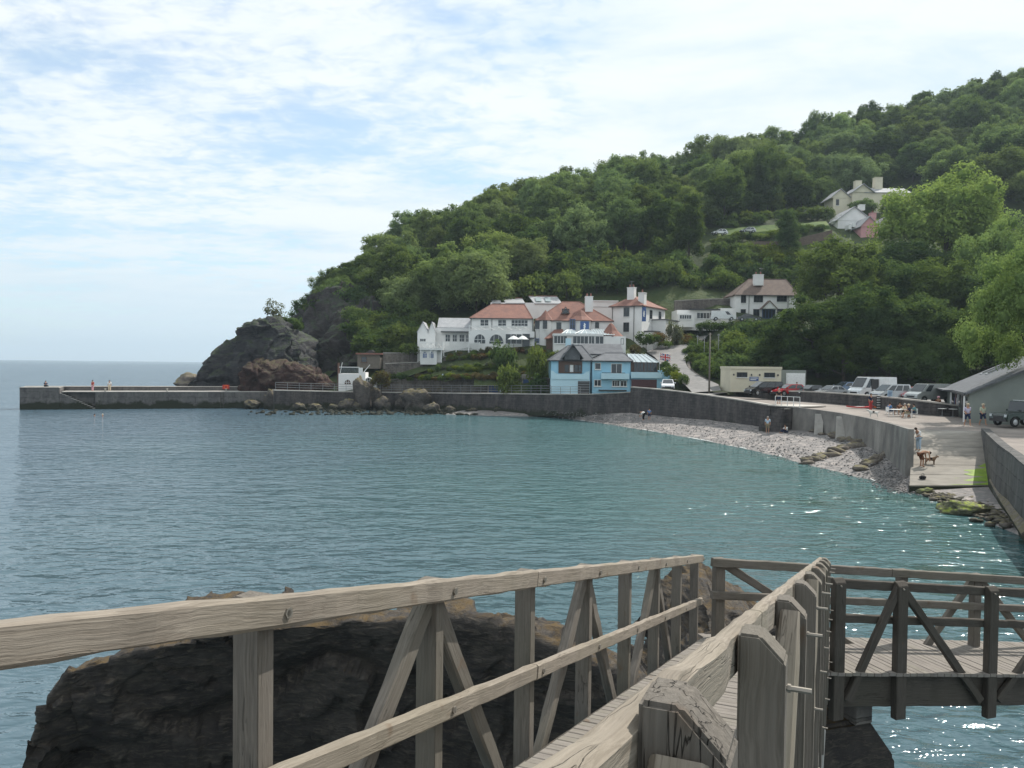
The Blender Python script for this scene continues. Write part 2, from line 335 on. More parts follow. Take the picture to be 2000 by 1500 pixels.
def seamat():
    m, n, l, b = newmat('water'); v, g = geopos(n, l)
    sp = n.new('ShaderNodeSeparateXYZ'); l.new(v, sp.inputs[0])
    # the bay is shallow and green towards the beach on the right, deep and blue on the open left
    sh = n.new('ShaderNodeMath'); sh.operation = 'MULTIPLY_ADD'; l.new(sp.outputs[0], sh.inputs[0]); sh.inputs[1].default_value = 1.0
    l.new(rng(n, l, noise(n, l, v, .035, 3), .2, .8, -16, 16), sh.inputs[2])
    f = rng(n, l, sh.outputs[0], -38, 22)
    fb0 = rng(n, l, sp.outputs[1], 150, 420, 1, 0); fn_ = rng(n, l, sp.outputs[1], 12, 45, .35, 1); fbm_ = n.new('ShaderNodeMath'); fbm_.operation = 'MULTIPLY'; l.new(fb0, fbm_.inputs[0]); l.new(fn_, fbm_.inputs[1]); fb = fbm_.outputs[0]; fm = n.new('ShaderNodeMath'); fm.operation = 'MULTIPLY'; l.new(f, fm.inputs[0]); l.new(fb, fm.inputs[1])
    col = mix(n, l, fm.outputs[0], (.070, .110, .142), (.056, .126, .124))
    pt = noise(n, l, v, .16, 4, .6); weed = n.new('ShaderNodeMath'); weed.operation = 'MULTIPLY'
    l.new(rng(n, l, pt, .55, .68), weed.inputs[0]); l.new(rng(n, l, sp.outputs[0], 4, 22), weed.inputs[1])
    col = mix(n, l, weed.outputs[0], col, (.018, .050, .032))
    sv, _ = geopos(n, l, (.62, 1.15, 1)); wind = rng(n, l, noise(n, l, geopos(n, l, (.5, 1.3, 1))[0], .05, 3), .25, .75, .55, 1.25)
    a = noise(n, l, sv, .55, 1, .5, .3); c = noise(n, l, sv, 1.7, 1.6, .5, .5); d = noise(n, l, sv, 7.0, 2, .5, .3)
    def mul(x, k):
        q = n.new('ShaderNodeMath'); q.operation = 'MULTIPLY'; l.new(x, q.inputs[0])
        if hasattr(k, 'type'): l.new(k, q.inputs[1])
        else: q.inputs[1].default_value = k
        return q.outputs[0]
    def add(x, y):
        q = n.new('ShaderNodeMath'); l.new(x, q.inputs[0]); l.new(y, q.inputs[1]); return q.outputs[0]
    h = mul(add(add(mul(a, .34), mul(c, .24)), mul(d, .03)), wind)
    nv = bump(n, l, None, h, 1.0, 1.0); n.remove(b)
    df = n.new('ShaderNodeBsdfDiffuse'); gl = n.new('ShaderNodeBsdfGlossy'); gl.inputs['Roughness'].default_value = .06; fr = n.new('ShaderNodeFresnel'); fr.inputs[0].default_value = 1.45
    l.new(col, df.inputs[0]); l.new(nv, gl.inputs['Normal']); l.new(nv, fr.inputs['Normal']); l.new(nv, df.inputs['Normal'])
    mn = n.new('ShaderNodeMath'); mn.operation = 'MINIMUM'; mn.inputs[1].default_value = .50; l.new(fr.outputs[0], mn.inputs[0])   # a ruffled sea never mirrors fully at the horizon
    ms = n.new('ShaderNodeMixShader'); l.new(mn.outputs[0], ms.inputs[0]); l.new(df.outputs[0], ms.inputs[1]); l.new(gl.outputs[0], ms.inputs[2]); l.new(ms.outputs[0], n['Material Output'].inputs[0])
seamat()

# ---------------------------------------------------------------- sea
def sea():
    xs = np.array([-5500, -2000, -300, -60, 0, 60, 300, 2000, 5500.]); ys = np.array([-300, -20, 0, 40, 100, 180, 600, 3000, 8800.])
    V = [(x, y, 0) for y in ys for x in xs]; o = link('sea', npmesh('sea', V, grid_faces(len(ys), len(xs))), 'water'); tag(o, kind='structure')
sea()

# ---------------------------------------------------------------- hill ground: a smooth surface through surveyed points
def hz(px): return 701.0 + .01152*px
GP = []
def gp(px, py, D, dz=0): p = at(px, py, D); GP.append((p.x, p.y, p.z+dz))
for px, py, D in ((640, 590, 190), (720, 558, 205), (800, 525, 220), (900, 465, 235), (1000, 442, 245), (1150, 405, 255), (1300, 370, 265), (1450, 338, 275),
                  (1600, 303, 285), (1750, 262, 295), (1900, 220, 300), (2000, 203, 305), (2300, 140, 310)):
    gp(px, py, D); p = at(px, py, D); GP.append((p.x*1.12+6, p.y+45, p.z-3)); GP.append((p.x*1.3+10, p.y+110, p.z-12))
for a in ((690, 640, 168), (800, 612, 176), (900, 575, 182), (1000, 540, 187), (1100, 495, 192), (1200, 470, 200), (1350, 430, 215), (1480, 420, 222), (1600, 400, 230), (1780, 370, 230),
          (700, 700, 150), (760, 690, 147), (830, 660, 148), (900, 640, 150), (1000, 615, 152), (1100, 600, 154), (1200, 585, 158), (1300, 560, 163), (1060, 530, 172), (1200, 515, 177),
          (1320, 510, 180), (1350, 572, 160), (1400, 545, 170), (1400, 500, 178), (1450, 475, 186), (1540, 465, 188), (1620, 452, 188), (1720, 420, 200), (1800, 420, 200), (1450, 430, 200), (1580, 425, 200),
          (640, 757, 138), (830, 712, 133), (950, 692, 131.5), (1060, 692, 130), (1150, 690, 131), (1250, 662, 137), (1330, 640, 142), (1420, 628, 147), (1500, 626, 150), (1560, 626, 150),
          (1390, 610, 152), (1480, 590, 160), (1560, 590, 160), (1500, 722, 117), (1440, 700, 124), (1430, 650, 138), (1560, 735, 114), (1650, 742, 112), (1750, 745, 110), (1560, 670, 130), (1650, 685, 128), (1750, 680, 128), (1900, 735, 106), (1900, 680, 122), (2000, 735, 103), (2200, 720, 103),
          (1650, 600, 142), (1750, 590, 145), (1900, 590, 140), (2050, 560, 140), (1900, 470, 175), (2050, 420, 185), (1690, 470, 185), (2200, 500, 160)):
    gp(*a)
ROAD = [((1408, 764, 104), (1352, 768, 104)), ((1402, 752, 110), (1336, 752, 110)), ((1378, 742, 114), (1316, 742, 115)), ((1358, 731, 118), (1300, 728, 119)), ((1342, 716, 122), (1290, 712, 124)),
        ((1340, 700, 127), (1278, 698, 129)), ((1352, 684, 133), (1264, 689, 133.5)), ((1366, 672, 138), (1268, 684, 136.5)), ((1374, 664, 143), (1290, 676, 139.5)), ((1384, 655, 149), (1335, 664, 146))]
for l_, r_ in ROAD: gp(*l_, -.5); gp(*r_, -.5)
for a in ((1405, 745, 113), (1420, 720, 118), (1410, 700, 128), (1400, 680, 137)): gp(*a)
for a in ((-46, 176, 4), (-52, 190, 6), (-58, 215, 10), (-62, 178, -5), (-70, 200, -6), (-80, 240, -6), (-72, 300, 5), (-45, 155, 2), (-48, 165, -1),
          (-38, 132, 2.6), (-20, 127, 2.6), (0, 121.5, 2.9), (10, 117, 3), (20, 117, 3.2), (26, 112, 3.4), (30, 108, 3.4), (40, 104, 3.5), (45, 98, 3.3), (52, 97, 3.4), (60, 92, 3.4), (75, 88, 3.0), (110, 80, 3),
          (32, 104, 3.2), (46, 108, 3.6), (56, 106, 3.8), (66, 100, 3.8)): GP.append(a)
GP = np.array(GP)
def _rbf(P, v):
    d = np.sqrt(((P[:, None]-P[None])**2).sum(-1) + .6); A = np.block([[d - np.eye(len(P))*.15, np.c_[np.ones(len(P)), P]], [np.c_[np.ones(len(P)), P].T, np.zeros((3, 3))]])
    return np.linalg.solve(A, np.r_[v, 0, 0, 0])
_c = _rbf(GP[:, :2], GP[:, 2])
def HH(X, Y):
    Q = np.stack([np.ravel(X), np.ravel(Y)], 1).astype(float); out = np.empty(len(Q))
    for k in range(0, len(Q), 4000):
        q = Q[k:k+4000]; d = np.sqrt(((q[:, None]-GP[None, :, :2])**2).sum(-1) + .6); out[k:k+4000] = d @ _c[:-3] + _c[-3] + q @ _c[-2:]
    return out.reshape(np.shape(X))
def H(x, y): return float(HH(np.array([x]), np.array([y]))[0])
def vline(pts):                                           # (px, py_bottom, z_bottom, py_top) -> wall rows
    out = []
    for px, pb, zb, pt in pts:
        p = on(px, pb, zb); t = at(px, pt, p.y); out.append((p.x, p.y, zb-.6, t.z))
    return out
WL1 = vline([(536, 800, .1, 763), (620, 799, .1, 765), (720, 799, .1, 767), (820, 800, .2, 768), (900, 802, .35, 769), (990, 803, .6, 770), (1076, 804, .9, 771)])
WL2 = vline([(1076, 804, .9, 771), (1150, 806, 1.1, 771), (1229, 809, 1.15, 767)])
WL3 = vline([(1231, 809, 1.15, 757), (1300, 814, 1.2, 763), (1400, 823, 1.25, 776), (1504, 836, 1.25, 793)])
def hill():
    xs = np.arange(-66, 300, 2.4); ys = np.arange(100, 400, 2.4); X, Y = np.meshgrid(xs, ys); Z = HH(X, Y)
    n = fbm(np.stack([X*.12, Y*.12, X*0], -1), 4); Z = Z + n*np.clip((Y-135)/30, .0, 1)*1.6 - .15
    V = np.stack([X.ravel(), Y.ravel(), Z.ravel()], 1); F = grid_faces(*X.shape)
    front = np.array([r[:2] for W_ in (WL1, WL2, WL3) for r in W_]); cx, cyy = V[F, 0].mean(1), V[F, 1].mean(1)
    keep = (V[F, 2].max(1) > -4) & (cyy > np.interp(cx, front[:, 0], front[:, 1], left=150) + 2.2) & ~((V[F, 0].mean(1) > 45) & (V[F, 1].mean(1) < 96)); F = F[keep]
    tag(link('hill', npmesh('hill', V, F, True), 'soil_green'), kind='structure')
hill()

# ---------------------------------------------------------------- rocks
def interp_prof(prof, n):
    P = np.array(prof, float); s = np.r_[0, np.cumsum(np.hypot(np.diff(P[:, 0]), np.diff(P[:, 1])))]; t = np.linspace(0, s[-1], n)
    return np.stack([np.interp(t, s, P[:, k]) for k in range(P.shape[1])], 1)
def displace(V, F, amp, freq, strata=.5, seed=0, octv=5, tilt=.5, fine=1):
    me = npmesh('t', V, F, True); N = np.empty(len(V)*3, np.float32); me.vertices.foreach_get('normal', N); bpy.data.meshes.remove(me); N = N.reshape(-1, 3)
    P = V*freq + seed
    Pf = np.stack([P[:, 0]*.8+P[:, 2]*tilt*.6, P[:, 1]*.8, P[:, 2]*1.25-P[:, 0]*tilt*.6], 1) + fbm(P*.7, 3)[:, None]*.6
    d = fbm(P*.5, 4)*.8 + facet(Pf*.8, seed)*1.0 + facet(Pf*2.1, seed+3)*.27*fine + facet(Pf*4.6, seed+5)*.11*fine + ridged(P*1.5, octv)*.10 - .1
    Q = np.stack([V[:, 0]*freq*.5 + V[:, 2]*freq*tilt, V[:, 1]*freq*.5, V[:, 2]*freq*2.6 - V[:, 0]*freq*tilt*1.3], 1) + seed
    st = vnoise(Q*1.3); d = d + strata*np.round(st*6)/6*1.2
    return V + N*(d*amp)[:, None]
def ridge_rock(name, mat, prof, zb, wf, wb, amp, freq, nc=90, nr=46, e=.55, e2=.6, seed=0, lean=(0, 1), strata=.5, parent=None, octv=5, over=0, fine=1):
    """rock mass under a ridge line given as (pixel x, pixel y, depth); wf / wb = reach of its foot to the front / back in metres"""
    P = interp_prof(prof, nc); V = np.zeros((nc, nr, 3)); L = Vector((lean[0], lean[1], 0)).normalized()
    for i, (px, py, D) in enumerate(P):
        T = at(px, py, D)
        for j in range(nr):
            th = pi*j/(nr-1); c, s = cos(th), sin(th)
            t = -math.copysign(abs(c)**(e if c > 0 else e2), c); h = max(s, 0)**(e if c > 0 else e2)
            w = (wf if t < 0 else wb)*max(.25, min(1, (T.z-zb)/4))
            z = zb + (T.z-zb)*h; o_ = over*(T.z-z)*max(0., min(1., -t)); V[i, j] = (T.x + L.x*(t*w+o_), T.y + L.y*(t*w+o_), z)
    V = V.reshape(-1, 3); F = grid_faces(nc, nr); V = displace(V, F, amp, freq, strata, seed, octv, fine=fine)
    return link(name, npmesh(name, V, F, False), mat, parent)
def boulder(name, mat, p, r, seed, amp=.28, sub=4, parent=None):
    """r=(rx,ry,rz); p is the centre of the foot"""
    bm = bmesh.new(); bmesh.ops.create_icosphere(bm, subdivisions=sub, radius=1); V = np.array([v.co[:] for v in bm.verts]); F = np.array([[v.index for v in f.verts] for f in bm.faces]); bm.free()
    rs = np.random.RandomState(seed)
    for k in range(9):                                     # chop flat faces
        nrm = rs.normal(size=3); nrm[2] *= .7; nrm /= np.linalg.norm(nrm); d = V@nrm; cut = rs.uniform(.55, .9); V = V - np.outer(np.maximum(d-cut, 0)*.85, nrm)
    V = V + (V/np.linalg.norm(V, axis=1)[:, None])*(fbm(V*1.6+seed, 4)*amp + facet(V*1.7, seed)*amp*.7 + facet(V*4, seed+2)*amp*.25)[:, None]
    V = V*np.array(r) + np.array([0, 0, r[2]*.75])
    o = link(name, npmesh(name, V, F, False), mat, parent); o.location = p; return o

# the dark headland beyond the pier, the red rock before it, the pink boulder at its foot
hd = ridge_rock('headland_rock', 'rock_grey', [(378, 775, 139), (396, 742, 139), (406, 718, 140), (432, 690, 141), (462, 664, 142), (495, 643, 143), (520, 631, 143), (542, 624, 144), (570, 636, 145),
                (592, 650, 145.5), (608, 664, 146), (616, 700, 147), (620, 740, 147), (640, 765, 147)], -1, 7, 12, 1.35, .2, 190, 110, .4, seed=3, strata=.35, fine=1.5)
tag(hd, 'tall dark grey sea rock with a lone windblown tree on its top', 'rock')
rr = ridge_rock('red_rock', 'rock_red', [(470, 775, 134), (482, 732, 134), (497, 710, 134.5), (520, 708, 135), (560, 712, 135), (585, 716, 135), (615, 722, 135.5), (640, 745, 135.5), (664, 762, 135)], 1.5, 3.2, 6, 1.0, .4, 150, 80, .5, seed=8, fine=1.4)
tag(rr, 'low reddish brown rock sloping down in front of the grey sea rock', 'rock')
pb = boulder('boulder', 'rock_shelf', at(368, 757, 140), (2.4, 2, 1.5), 4); tag(pb, 'pinkish boulder at the sea end of the dark headland behind the pier', 'boulder')
# cliff face under the left end of the wooded hill
def cliff():
    rows = [[(585, 640, 176), (620, 592, 172), (665, 565, 170), (715, 590, 166), (770, 625, 160), (820, 648, 152)],
            [(588, 680, 170), (622, 640, 163), (662, 615, 160), (712, 640, 156), (765, 655, 152), (815, 668, 147)],
            [(590, 720, 166), (622, 690, 155), (660, 672, 152), (705, 690, 148), (760, 692, 145), (812, 690, 142)],
            [(592, 770, 164), (625, 755, 147), (662, 735, 144), (705, 725, 141), (762, 716, 140), (812, 704, 139)]]
    R = np.array([[tuple(at(*p)) for p in r] for r in rows]); nr, nc = 100, 130
    a = np.linspace(0, 3, nr); b = np.linspace(0, 5, nc); Ra = np.stack([[np.interp(a, range(4), R[:, j, k]) for k in range(3)] for j in range(6)], 0)
    G = np.stack([[[np.interp(b, range(6), Ra[:, k, i]) for k in range(3)] for i in range(nr)]], 0)[0].transpose(0, 2, 1)
    V = G.reshape(-1, 3); F = grid_faces(nr, nc)[:, ::-1]; V = displace(V, F, 2.6, .16, .45, 5, fine=1.8)
    tag(link('cliff', npmesh('cliff', V, F, False), 'rock_cliff'), kind='structure')
cliff()
# the big rock beside the bridge and its lower neighbour
nr_ = ridge_rock('shore_rock', 'rock_near', [(38, 1640, 9.6), (56, 1510, 9.6), (84, 1420, 9.7), (112, 1350, 9.8), (150, 1305, 9.9), (290, 1262, 10), (420, 1236, 10.1), (560, 1216, 10.2), (700, 1208, 10.2), (880, 1208, 10.2),
                 (990, 1218, 10), (1050, 1246, 9.9), (1110, 1274, 9.8), (1180, 1300, 9.7), (1240, 1340, 9.6), (1300, 1440, 9.6)], -.5, .2, 1.6, .26, .95, 300, 190, .17, .7, seed=2, strata=.35, octv=6, over=.28)
tag(nr_, 'huge dark rock rising from the water beside the timber bridge', 'rock')
r2 = ridge_rock('ridge_rock', 'rock_near', [(310, 1270, 14.6), (328, 1205, 14.6), (352, 1184, 14.6), (385, 1182, 14.6), (395, 1170, 14.6), (460, 1168, 14.7), (480, 1182, 14.7), (520, 1172, 14.8), (534, 1156, 14.8), (560, 1164, 14.9), (590, 1215, 15),
                (800, 1205, 15), (860, 1142, 15), (880, 1140, 15), (900, 1200, 15), (960, 1260, 15)], -.5, 1.6, 1.6, .15, 1.7, 200, 80, .4, seed=11)
tag(r2, 'broken rock crest showing just above the long bridge handrail', 'rock')
r3 = ridge_rock('low_rock', 'rock_near', [(1255, 1330, 12.2), (1290, 1250, 12.4), (1330, 1200, 12.6), (1358, 1158, 12.8), (1385, 1146, 13), (1405, 1158, 13.2), (1440, 1166, 13.4), (1475, 1172, 13.6), (1500, 1195, 13.8), (1520, 1260, 14)], -.5, 1.5, 2, .26, 1.4, 170, 90, .4, seed=21)
tag(r3, 'low weedy rock in the water behind the corner of the timber bridge', 'rock')

# ---------------------------------------------------------------- beach
SHORE = [((900, 803, .35), (870, 809)), ((960, 803, .5), (930, 811)), ((1030, 803, .7), (1000, 813)), ((1075, 804, .9), (1082, 815)), ((1160, 806, 1.1), (1150, 823)), ((1260, 811, 1.2), (1225, 834)), ((1380, 821, 1.25), (1350, 855)), ((1500, 835, 1.25), (1480, 881)),
         ((1600, 846, 1.25), (1580, 906)), ((1680, 865, 1.15), (1690, 933)), ((1740, 895, .95), (1740, 952)), ((1778, 934, .5), (1772, 962))]
BASE = [on(*a) for a, b in SHORE]; WATER = [on(b[0], b[1], 0.) for a, b in SHORE]
def catmull(pts, n):
    P = np.array([tuple(p) for p in pts], float); out = []; m = len(P)
    for i in range(m-1):
        p0, p1, p2, p3 = P[max(i-1, 0)], P[i], P[i+1], P[min(i+2, m-1)]
        for t in np.linspace(0, 1, n, endpoint=False):
            out.append(.5*((2*p1)+(-p0+p2)*t+(2*p0-5*p1+4*p2-p3)*t*t+(-p0+3*p1-3*p2+p3)*t**3))
    out.append(P[-1]); return np.array(out)
M('pebble', (.245, .232, .225), (.145, .138, .135), 3, .9, .2)
M('shingle', (.25, .232, .222), (.165, .153, .148), 5.5, .9, .8, c3=(.40, .35, .32), bd=.1)
def beach():
    A = catmull(BASE, 14); B = catmull(WATER, 14); n = len(A); rows = 30; V = np.zeros((n, rows, 3))
    for j in range(rows):
        t = -.12 + 1.75*j/(rows-1); V[:, j] = A + (B-A)*t
        if t > 1: V[:, j, 2] = -(t-1)*1.2
    P = V.reshape(-1, 3); P[:, 2] += fbm(P*np.array([.5, .5, 0])+3, 4)*.12 + .05
    tag(link('beach', npmesh('beach', P, grid_faces(n, rows)[:, ::-1], True), 'shingle'), kind='structure'); global BEACHP; BEACHP = P; return A, B
SHA, SHB = beach()
def pebbles(name, n, seed, spots, smin, smax, mat):
    rs = np.random.RandomState(seed); bm = bmesh.new(); bmesh.ops.create_icosphere(bm, subdivisions=1, radius=1); B = np.array([v.co[:] for v in bm.verts]); F0 = np.array([[v.index for v in f.verts] for f in bm.faces]); bm.free()
    V, F = [], []
    for k in range(n):
        c = spots(rs); s = rs.uniform(smin, smax)**1.0; r = s*rs.uniform(.6, 1.3, 3)*np.array([1, 1, .55]); a = rs.uniform(0, pi); Q = B*(1+rs.uniform(-.25, .25, (len(B), 1)))*r
        Q = np.stack([Q[:, 0]*cos(a)-Q[:, 1]*sin(a), Q[:, 0]*sin(a)+Q[:, 1]*cos(a), Q[:, 2]], 1) + c; V.append(Q); F.append(F0+k*len(B))
    tag(link(name, npmesh(name, np.concatenate(V), np.concatenate(F)), mat), kind='stuff')
def spot_beach(rs):
    i = rs.randint(int(len(SHA)*.28), len(SHA)); t = rs.uniform(0, 1.12); p = SHA[i]+(SHB[i]-SHA[i])*t + np.r_[rs.normal(0, .5, 2), 0]; p[2] = max(p[2], -.05)+.03; return p
pebbles('pebbles', 9000, 1, spot_beach, .03, .10, 'pebble')

def foam():
    B = SHB[40:]; A = SHA[40:]; V = []; n = len(B); dn = (B-A)/np.linalg.norm(B-A, axis=1)[:, None]; k = np.arange(n)
    w = .12 + .35*np.abs(fbm(np.stack([k*.35, k*0, k*0], 1), 4)); c = B + dn*(fbm(np.stack([k*.2, k*0+5, k*0], 1), 3)*.8)[:, None]
    for i in range(n):
        a, b_ = c[i]-dn[i]*w[i], c[i]+dn[i]*w[i]; V += [(a[0], a[1], .035+.02*w[i]), (b_[0], b_[1], .02)]
    F = [(2*i, 2*i+2, 2*i+3, 2*i+1) for i in range(n-1)]; me = npmesh('foam', V, F)
    if me.polygons[0].normal.z < 0: me.flip_normals()
    tag(link('foam', me, 'foam'), kind='stuff')
M('foam', (.62, .64, .64), (.45, .48, .48), 6, .6, .3)
foam()
# ---------------------------------------------------------------- sea walls, promenade, slip
def wall_strip(name, line, thick, mat, label, cat='sea wall', cap=None, batter=.0, side=1):
    """line: rows (x,y,z_bottom,z_top); the wall is pulled back by thick away from the sea"""
    L = np.array(line, float); T = np.gradient(L[:, :2], axis=0); T /= np.linalg.norm(T, axis=1)[:, None]; Nn = np.stack([-T[:, 1], T[:, 0]], 1)*side
    m = MB(); n = len(L)
    for i in range(n):
        x, y, z0, z1 = L[i]; nx, ny = Nn[i]; b = batter*(z1-z0)
        m.v += [(x-nx*b, y-ny*b, z0), (x, y, z1), (x+nx*thick, y+ny*thick, z1), (x+nx*thick, y+ny*thick, z0)]
    for i in range(n-1):
        a = 4*i; b_ = a+4
        for k in range(4): m.f.append((a+k, a+(k+1) % 4, b_+(k+1) % 4, b_+k))
    m.f += [(0, 1, 2, 3), (4*n-4, 4*n-1, 4*n-2, 4*n-3)]
    root = empty(name, tuple(L[0, :2])+(L[0, 2],), 0, label, cat); root.matrix_world
    inv = Matrix.Translation(-Vector(root.location))
    o = m.build('stonework', mat, root); o.matrix_local = inv
    if cap:
        c = MB()
        for i in range(n):
            x, y, z0, z1 = L[i]; nx, ny = Nn[i]
            c.v += [(x-nx*.06, y-ny*.06, z1+.004), (x-nx*.06, y-ny*.06, z1+.14), (x+nx*(thick+.04), y+ny*(thick+.04), z1+.14), (x+nx*(thick+.04), y+ny*(thick+.04), z1+.004)]
        for i in range(n-1):
            a = 4*i; b_ = a+4
            for k in range(4): c.f.append((a+k, a+(k+1) % 4, b_+(k+1) % 4, b_+k))
        c.f += [(0, 1, 2, 3), (4*n-4, 4*n-1, 4*n-2, 4*n-3)]
        q = c.build('coping', cap, root); q.matrix_local = inv
    return root
def dens(rows, n=10): return catmull(rows, n)
# left: wall under the path from the pier root to the blue house
wall_strip('sea_wall', dens(WL1), 1.2, 'seawall', 'rough dark stone sea wall under the railed path', cap='concrete_pale', batter=.06)
wall_strip('sea_wall', dens(WL2), 1.2, 'seawall', 'dark stone sea wall under the blue house', cap='concrete', batter=.04)
wall_strip('sea_wall', dens(WL3), .5, 'seawall', 'high curving dark stone sea wall with pale coping behind the beach', cap='concrete', batter=.05)
WL4 = vline([(1548, 840, 1.25, 795), (1600, 847, 1.2, 801), (1660, 858, 1.2, 810), (1720, 885, 1.0, 823), (1772, 932, .5, 838)])
wall_strip('sea_wall', dens(WL4), .35, 'wallmottle', 'pale concrete promenade wall with buttresses above the shingle', batter=.05)
def ztop(y): return 3.12 + max(0, min(1, (y-58)/30))*.5
SLB, SLT = (on(1776, 948, .45), on(1938, 948, .45)), (on(1783, 839, 3.05), on(1916, 843, 3.1))
def promenade():
    edge = [Vector((r[0], r[1], ztop(r[1]))) for r in dens(WL4)[::-1]]
    far = [on(1505, 792, 3.6), on(1410, 782, 3.7), on(1400, 772, 3.9), on(1515, 780, 3.62), on(1590, 785, 3.6), on(1690, 794, 3.55), on(1800, 808, 3.45), on(1880, 810, 3.4), on(2000, 806, 3.35), on(2300, 808, 3.35)]
    right = [on(2300, 900, 3.2), on(2130, 985, 3.15), on(2000, 905, 3.15), SLT[1]]
    pts = edge + far + right + [SLT[0]]
    bm = bmesh.new(); f = bm.faces.new([bm.verts.new(p) for p in pts]); bmesh.ops.triangulate(bm, faces=[f]); bmesh.ops.recalc_face_normals(bm, faces=bm.faces)
    me = bpy.data.meshes.new('promenade'); bm.to_mesh(me); bm.free()
    if me.polygons[0].normal.z < 0: me.flip_normals()
    tag(link('promenade', me, 'promenade'), kind='structure')
promenade()
def slipway():
    a, b = SLB; c, d = SLT; n = 6; root = empty('slipway', a, 0); tag(root, kind='structure')
    for k in range(n):                                     # cast slabs with open joints
        t0, t1 = k/n, (k+.994)/n; m = MB(); P = [a.lerp(c, t0), b.lerp(d, t0), b.lerp(d, t1), a.lerp(c, t1)]
        P = [p + Vector((0, 0, rnd.uniform(-.005, .005))) for p in P]
        m.add([tuple(p-a) for p in P] + [(p.x-a.x, p.y-a.y, -.75) for p in P], [(0, 1, 2, 3), (0, 4, 5, 1), (1, 5, 6, 2), (2, 6, 7, 3), (3, 7, 4, 0)]); m.build('slab', 'slip', root, bevel=.02)
    e = MB(); P = [a.lerp(c, -.004), b.lerp(d, -.004), b.lerp(d, .012), a.lerp(c, .012)]; e.add([(p.x-a.x, p.y-a.y, p.z-a.z-.05) for p in P]+[(p.x-a.x, p.y-a.y, -1.2) for p in P], [(0, 1, 2, 3), (0, 4, 5, 1), (1, 5, 6, 2), (2, 6, 7, 3), (3, 7, 4, 0)]); e.build('toe_beam', 'seawall', root)
    m = MB(); nn = 90                                      # green weed growing up the right side
    L = []
    for k in range(nn+1):
        t = .005 + .37*k/nn; w = (.28+.5*float(fbm(np.array([[k*.16, 3., 0.]]), 5)[0]))*(1-(k/nn)**2.2)+.01; L.append((b.lerp(d, t).lerp(a.lerp(c, t), .004), b.lerp(d, t).lerp(a.lerp(c, t), w)))
    for (p, q) in L: m.v += [(p.x, p.y, p.z+.018), (q.x, q.y, q.z+.018)]
    m.f = [(2*k, 2*k+2, 2*k+3, 2*k+1) for k in range(nn)]
    tag(m.build('weed', 'algae'), 'bright green weed growing over the right side of the slipway', 'weed', kind='stuff')
slipway()
def quadstrip(name, rows, mat, kind='structure', sub=5, lift=0):
    A = catmull([Vector(at(*a)) for a, b in rows], sub); B = catmull([Vector(at(*b)) for a, b in rows], sub); V = []
    for a, b in zip(A, B): V += [a+(b-a)*t + np.array([0, 0, lift]) for t in np.linspace(0, 1, 5)]
    me = npmesh(name, V, grid_faces(len(A), 5), True)
    if me.polygons[0].normal.z < 0: me.flip_normals()
    return tag(link(name, me, mat), kind=kind)
quadstrip('road', ROAD, 'asphalt', lift=.1)
def flat(name, pts, mat, kind='structure', thick=0):
    bm = bmesh.new(); f = bm.faces.new([bm.verts.new(p) for p in pts]); bmesh.ops.triangulate(bm, faces=[f]); bmesh.ops.recalc_face_normals(bm, faces=bm.faces)
    me = bpy.data.meshes.new(name); bm.to_mesh(me); bm.free()
    if me.polygons[0].normal.z < 0: me.flip_normals()
    return tag(link(name, me, mat), kind=kind)
CPZ = 4.15
flat('car_park', [Vector((p.x, p.y, CPZ)) for p in (on(1385, 772, CPZ), on(1425, 766, CPZ), on(1520, 771.5, CPZ), on(1600, 775, CPZ), on(1700, 781, CPZ), on(1850, 797, CPZ), Vector((50, 84, 0)), Vector((64, 96, 0)), Vector((60, 108, 0)), Vector((30, 112, 0)), Vector((22, 112, 0)), Vector((21, 105, 0)))], 'asphalt')
# right-hand wall of the slip, running towards the bridge
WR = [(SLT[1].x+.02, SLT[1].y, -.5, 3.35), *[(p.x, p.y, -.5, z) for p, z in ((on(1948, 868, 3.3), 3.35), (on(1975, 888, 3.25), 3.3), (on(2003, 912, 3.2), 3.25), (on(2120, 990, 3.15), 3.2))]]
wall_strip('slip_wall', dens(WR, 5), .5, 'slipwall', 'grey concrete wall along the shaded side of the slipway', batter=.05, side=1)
# low beam and pipe footing along that wall
bmr = MB(); pa, pb2 = on(1942, 938, .9), on(2010, 1045, .6); bmr.tube([pa, pa.lerp(pb2, .4)+Vector((0, 0, -.1)), pb2], .3, 4)
tag(bmr.build('footing_beam', 'rock_shelf', bevel=.03), 'weathered concrete footing beam leaning along the slip wall', 'beam')
def spot_slip(rs):
    p = on(rs.uniform(1800, 2010), rs.uniform(955, 1035), .05); d = (p.x-on(1900, 1000, 0).x)
    q = np.array(p); q[2] = .02 + rs.uniform(0, .12); 
    pxx, pyy = project(*q)
    if pyy > 962 + (pxx-1790)*.36 + rs.normal(0, 6): q[2] = -.6
    return q
flat('beach', [Vector((p.x, p.y, z)) for p, z in ((on(1790, 952, .2), .12), (on(1940, 950, .3), .4), (on(1990, 985, .3), .4), (on(2060, 1060, .2), .3), (on(2020, 1062, 0), -.2), (on(1900, 1010, 0), -.15), (on(1800, 975, 0), -.15))], 'shingle')
pebbles('shore_stones', 1600, 5, spot_slip, .08, .3, 'rock_shelf')
def rock_at(px, py, z, r, seed, mat, label, amp=.28):
    o = boulder('boulder', mat, on(px, py, z), r, seed, amp); return tag(o, label, 'boulder')
rock_at(1878, 1008, -.15, (1.45, .9, .5), 31, 'rock_weed', 'long green weed covered boulder in the water below the slipway')
rock_at(1808, 968, -.1, (.55, .4, .3), 32, 'rock_weed', 'small green weedy boulder beside the foot of the slipway')
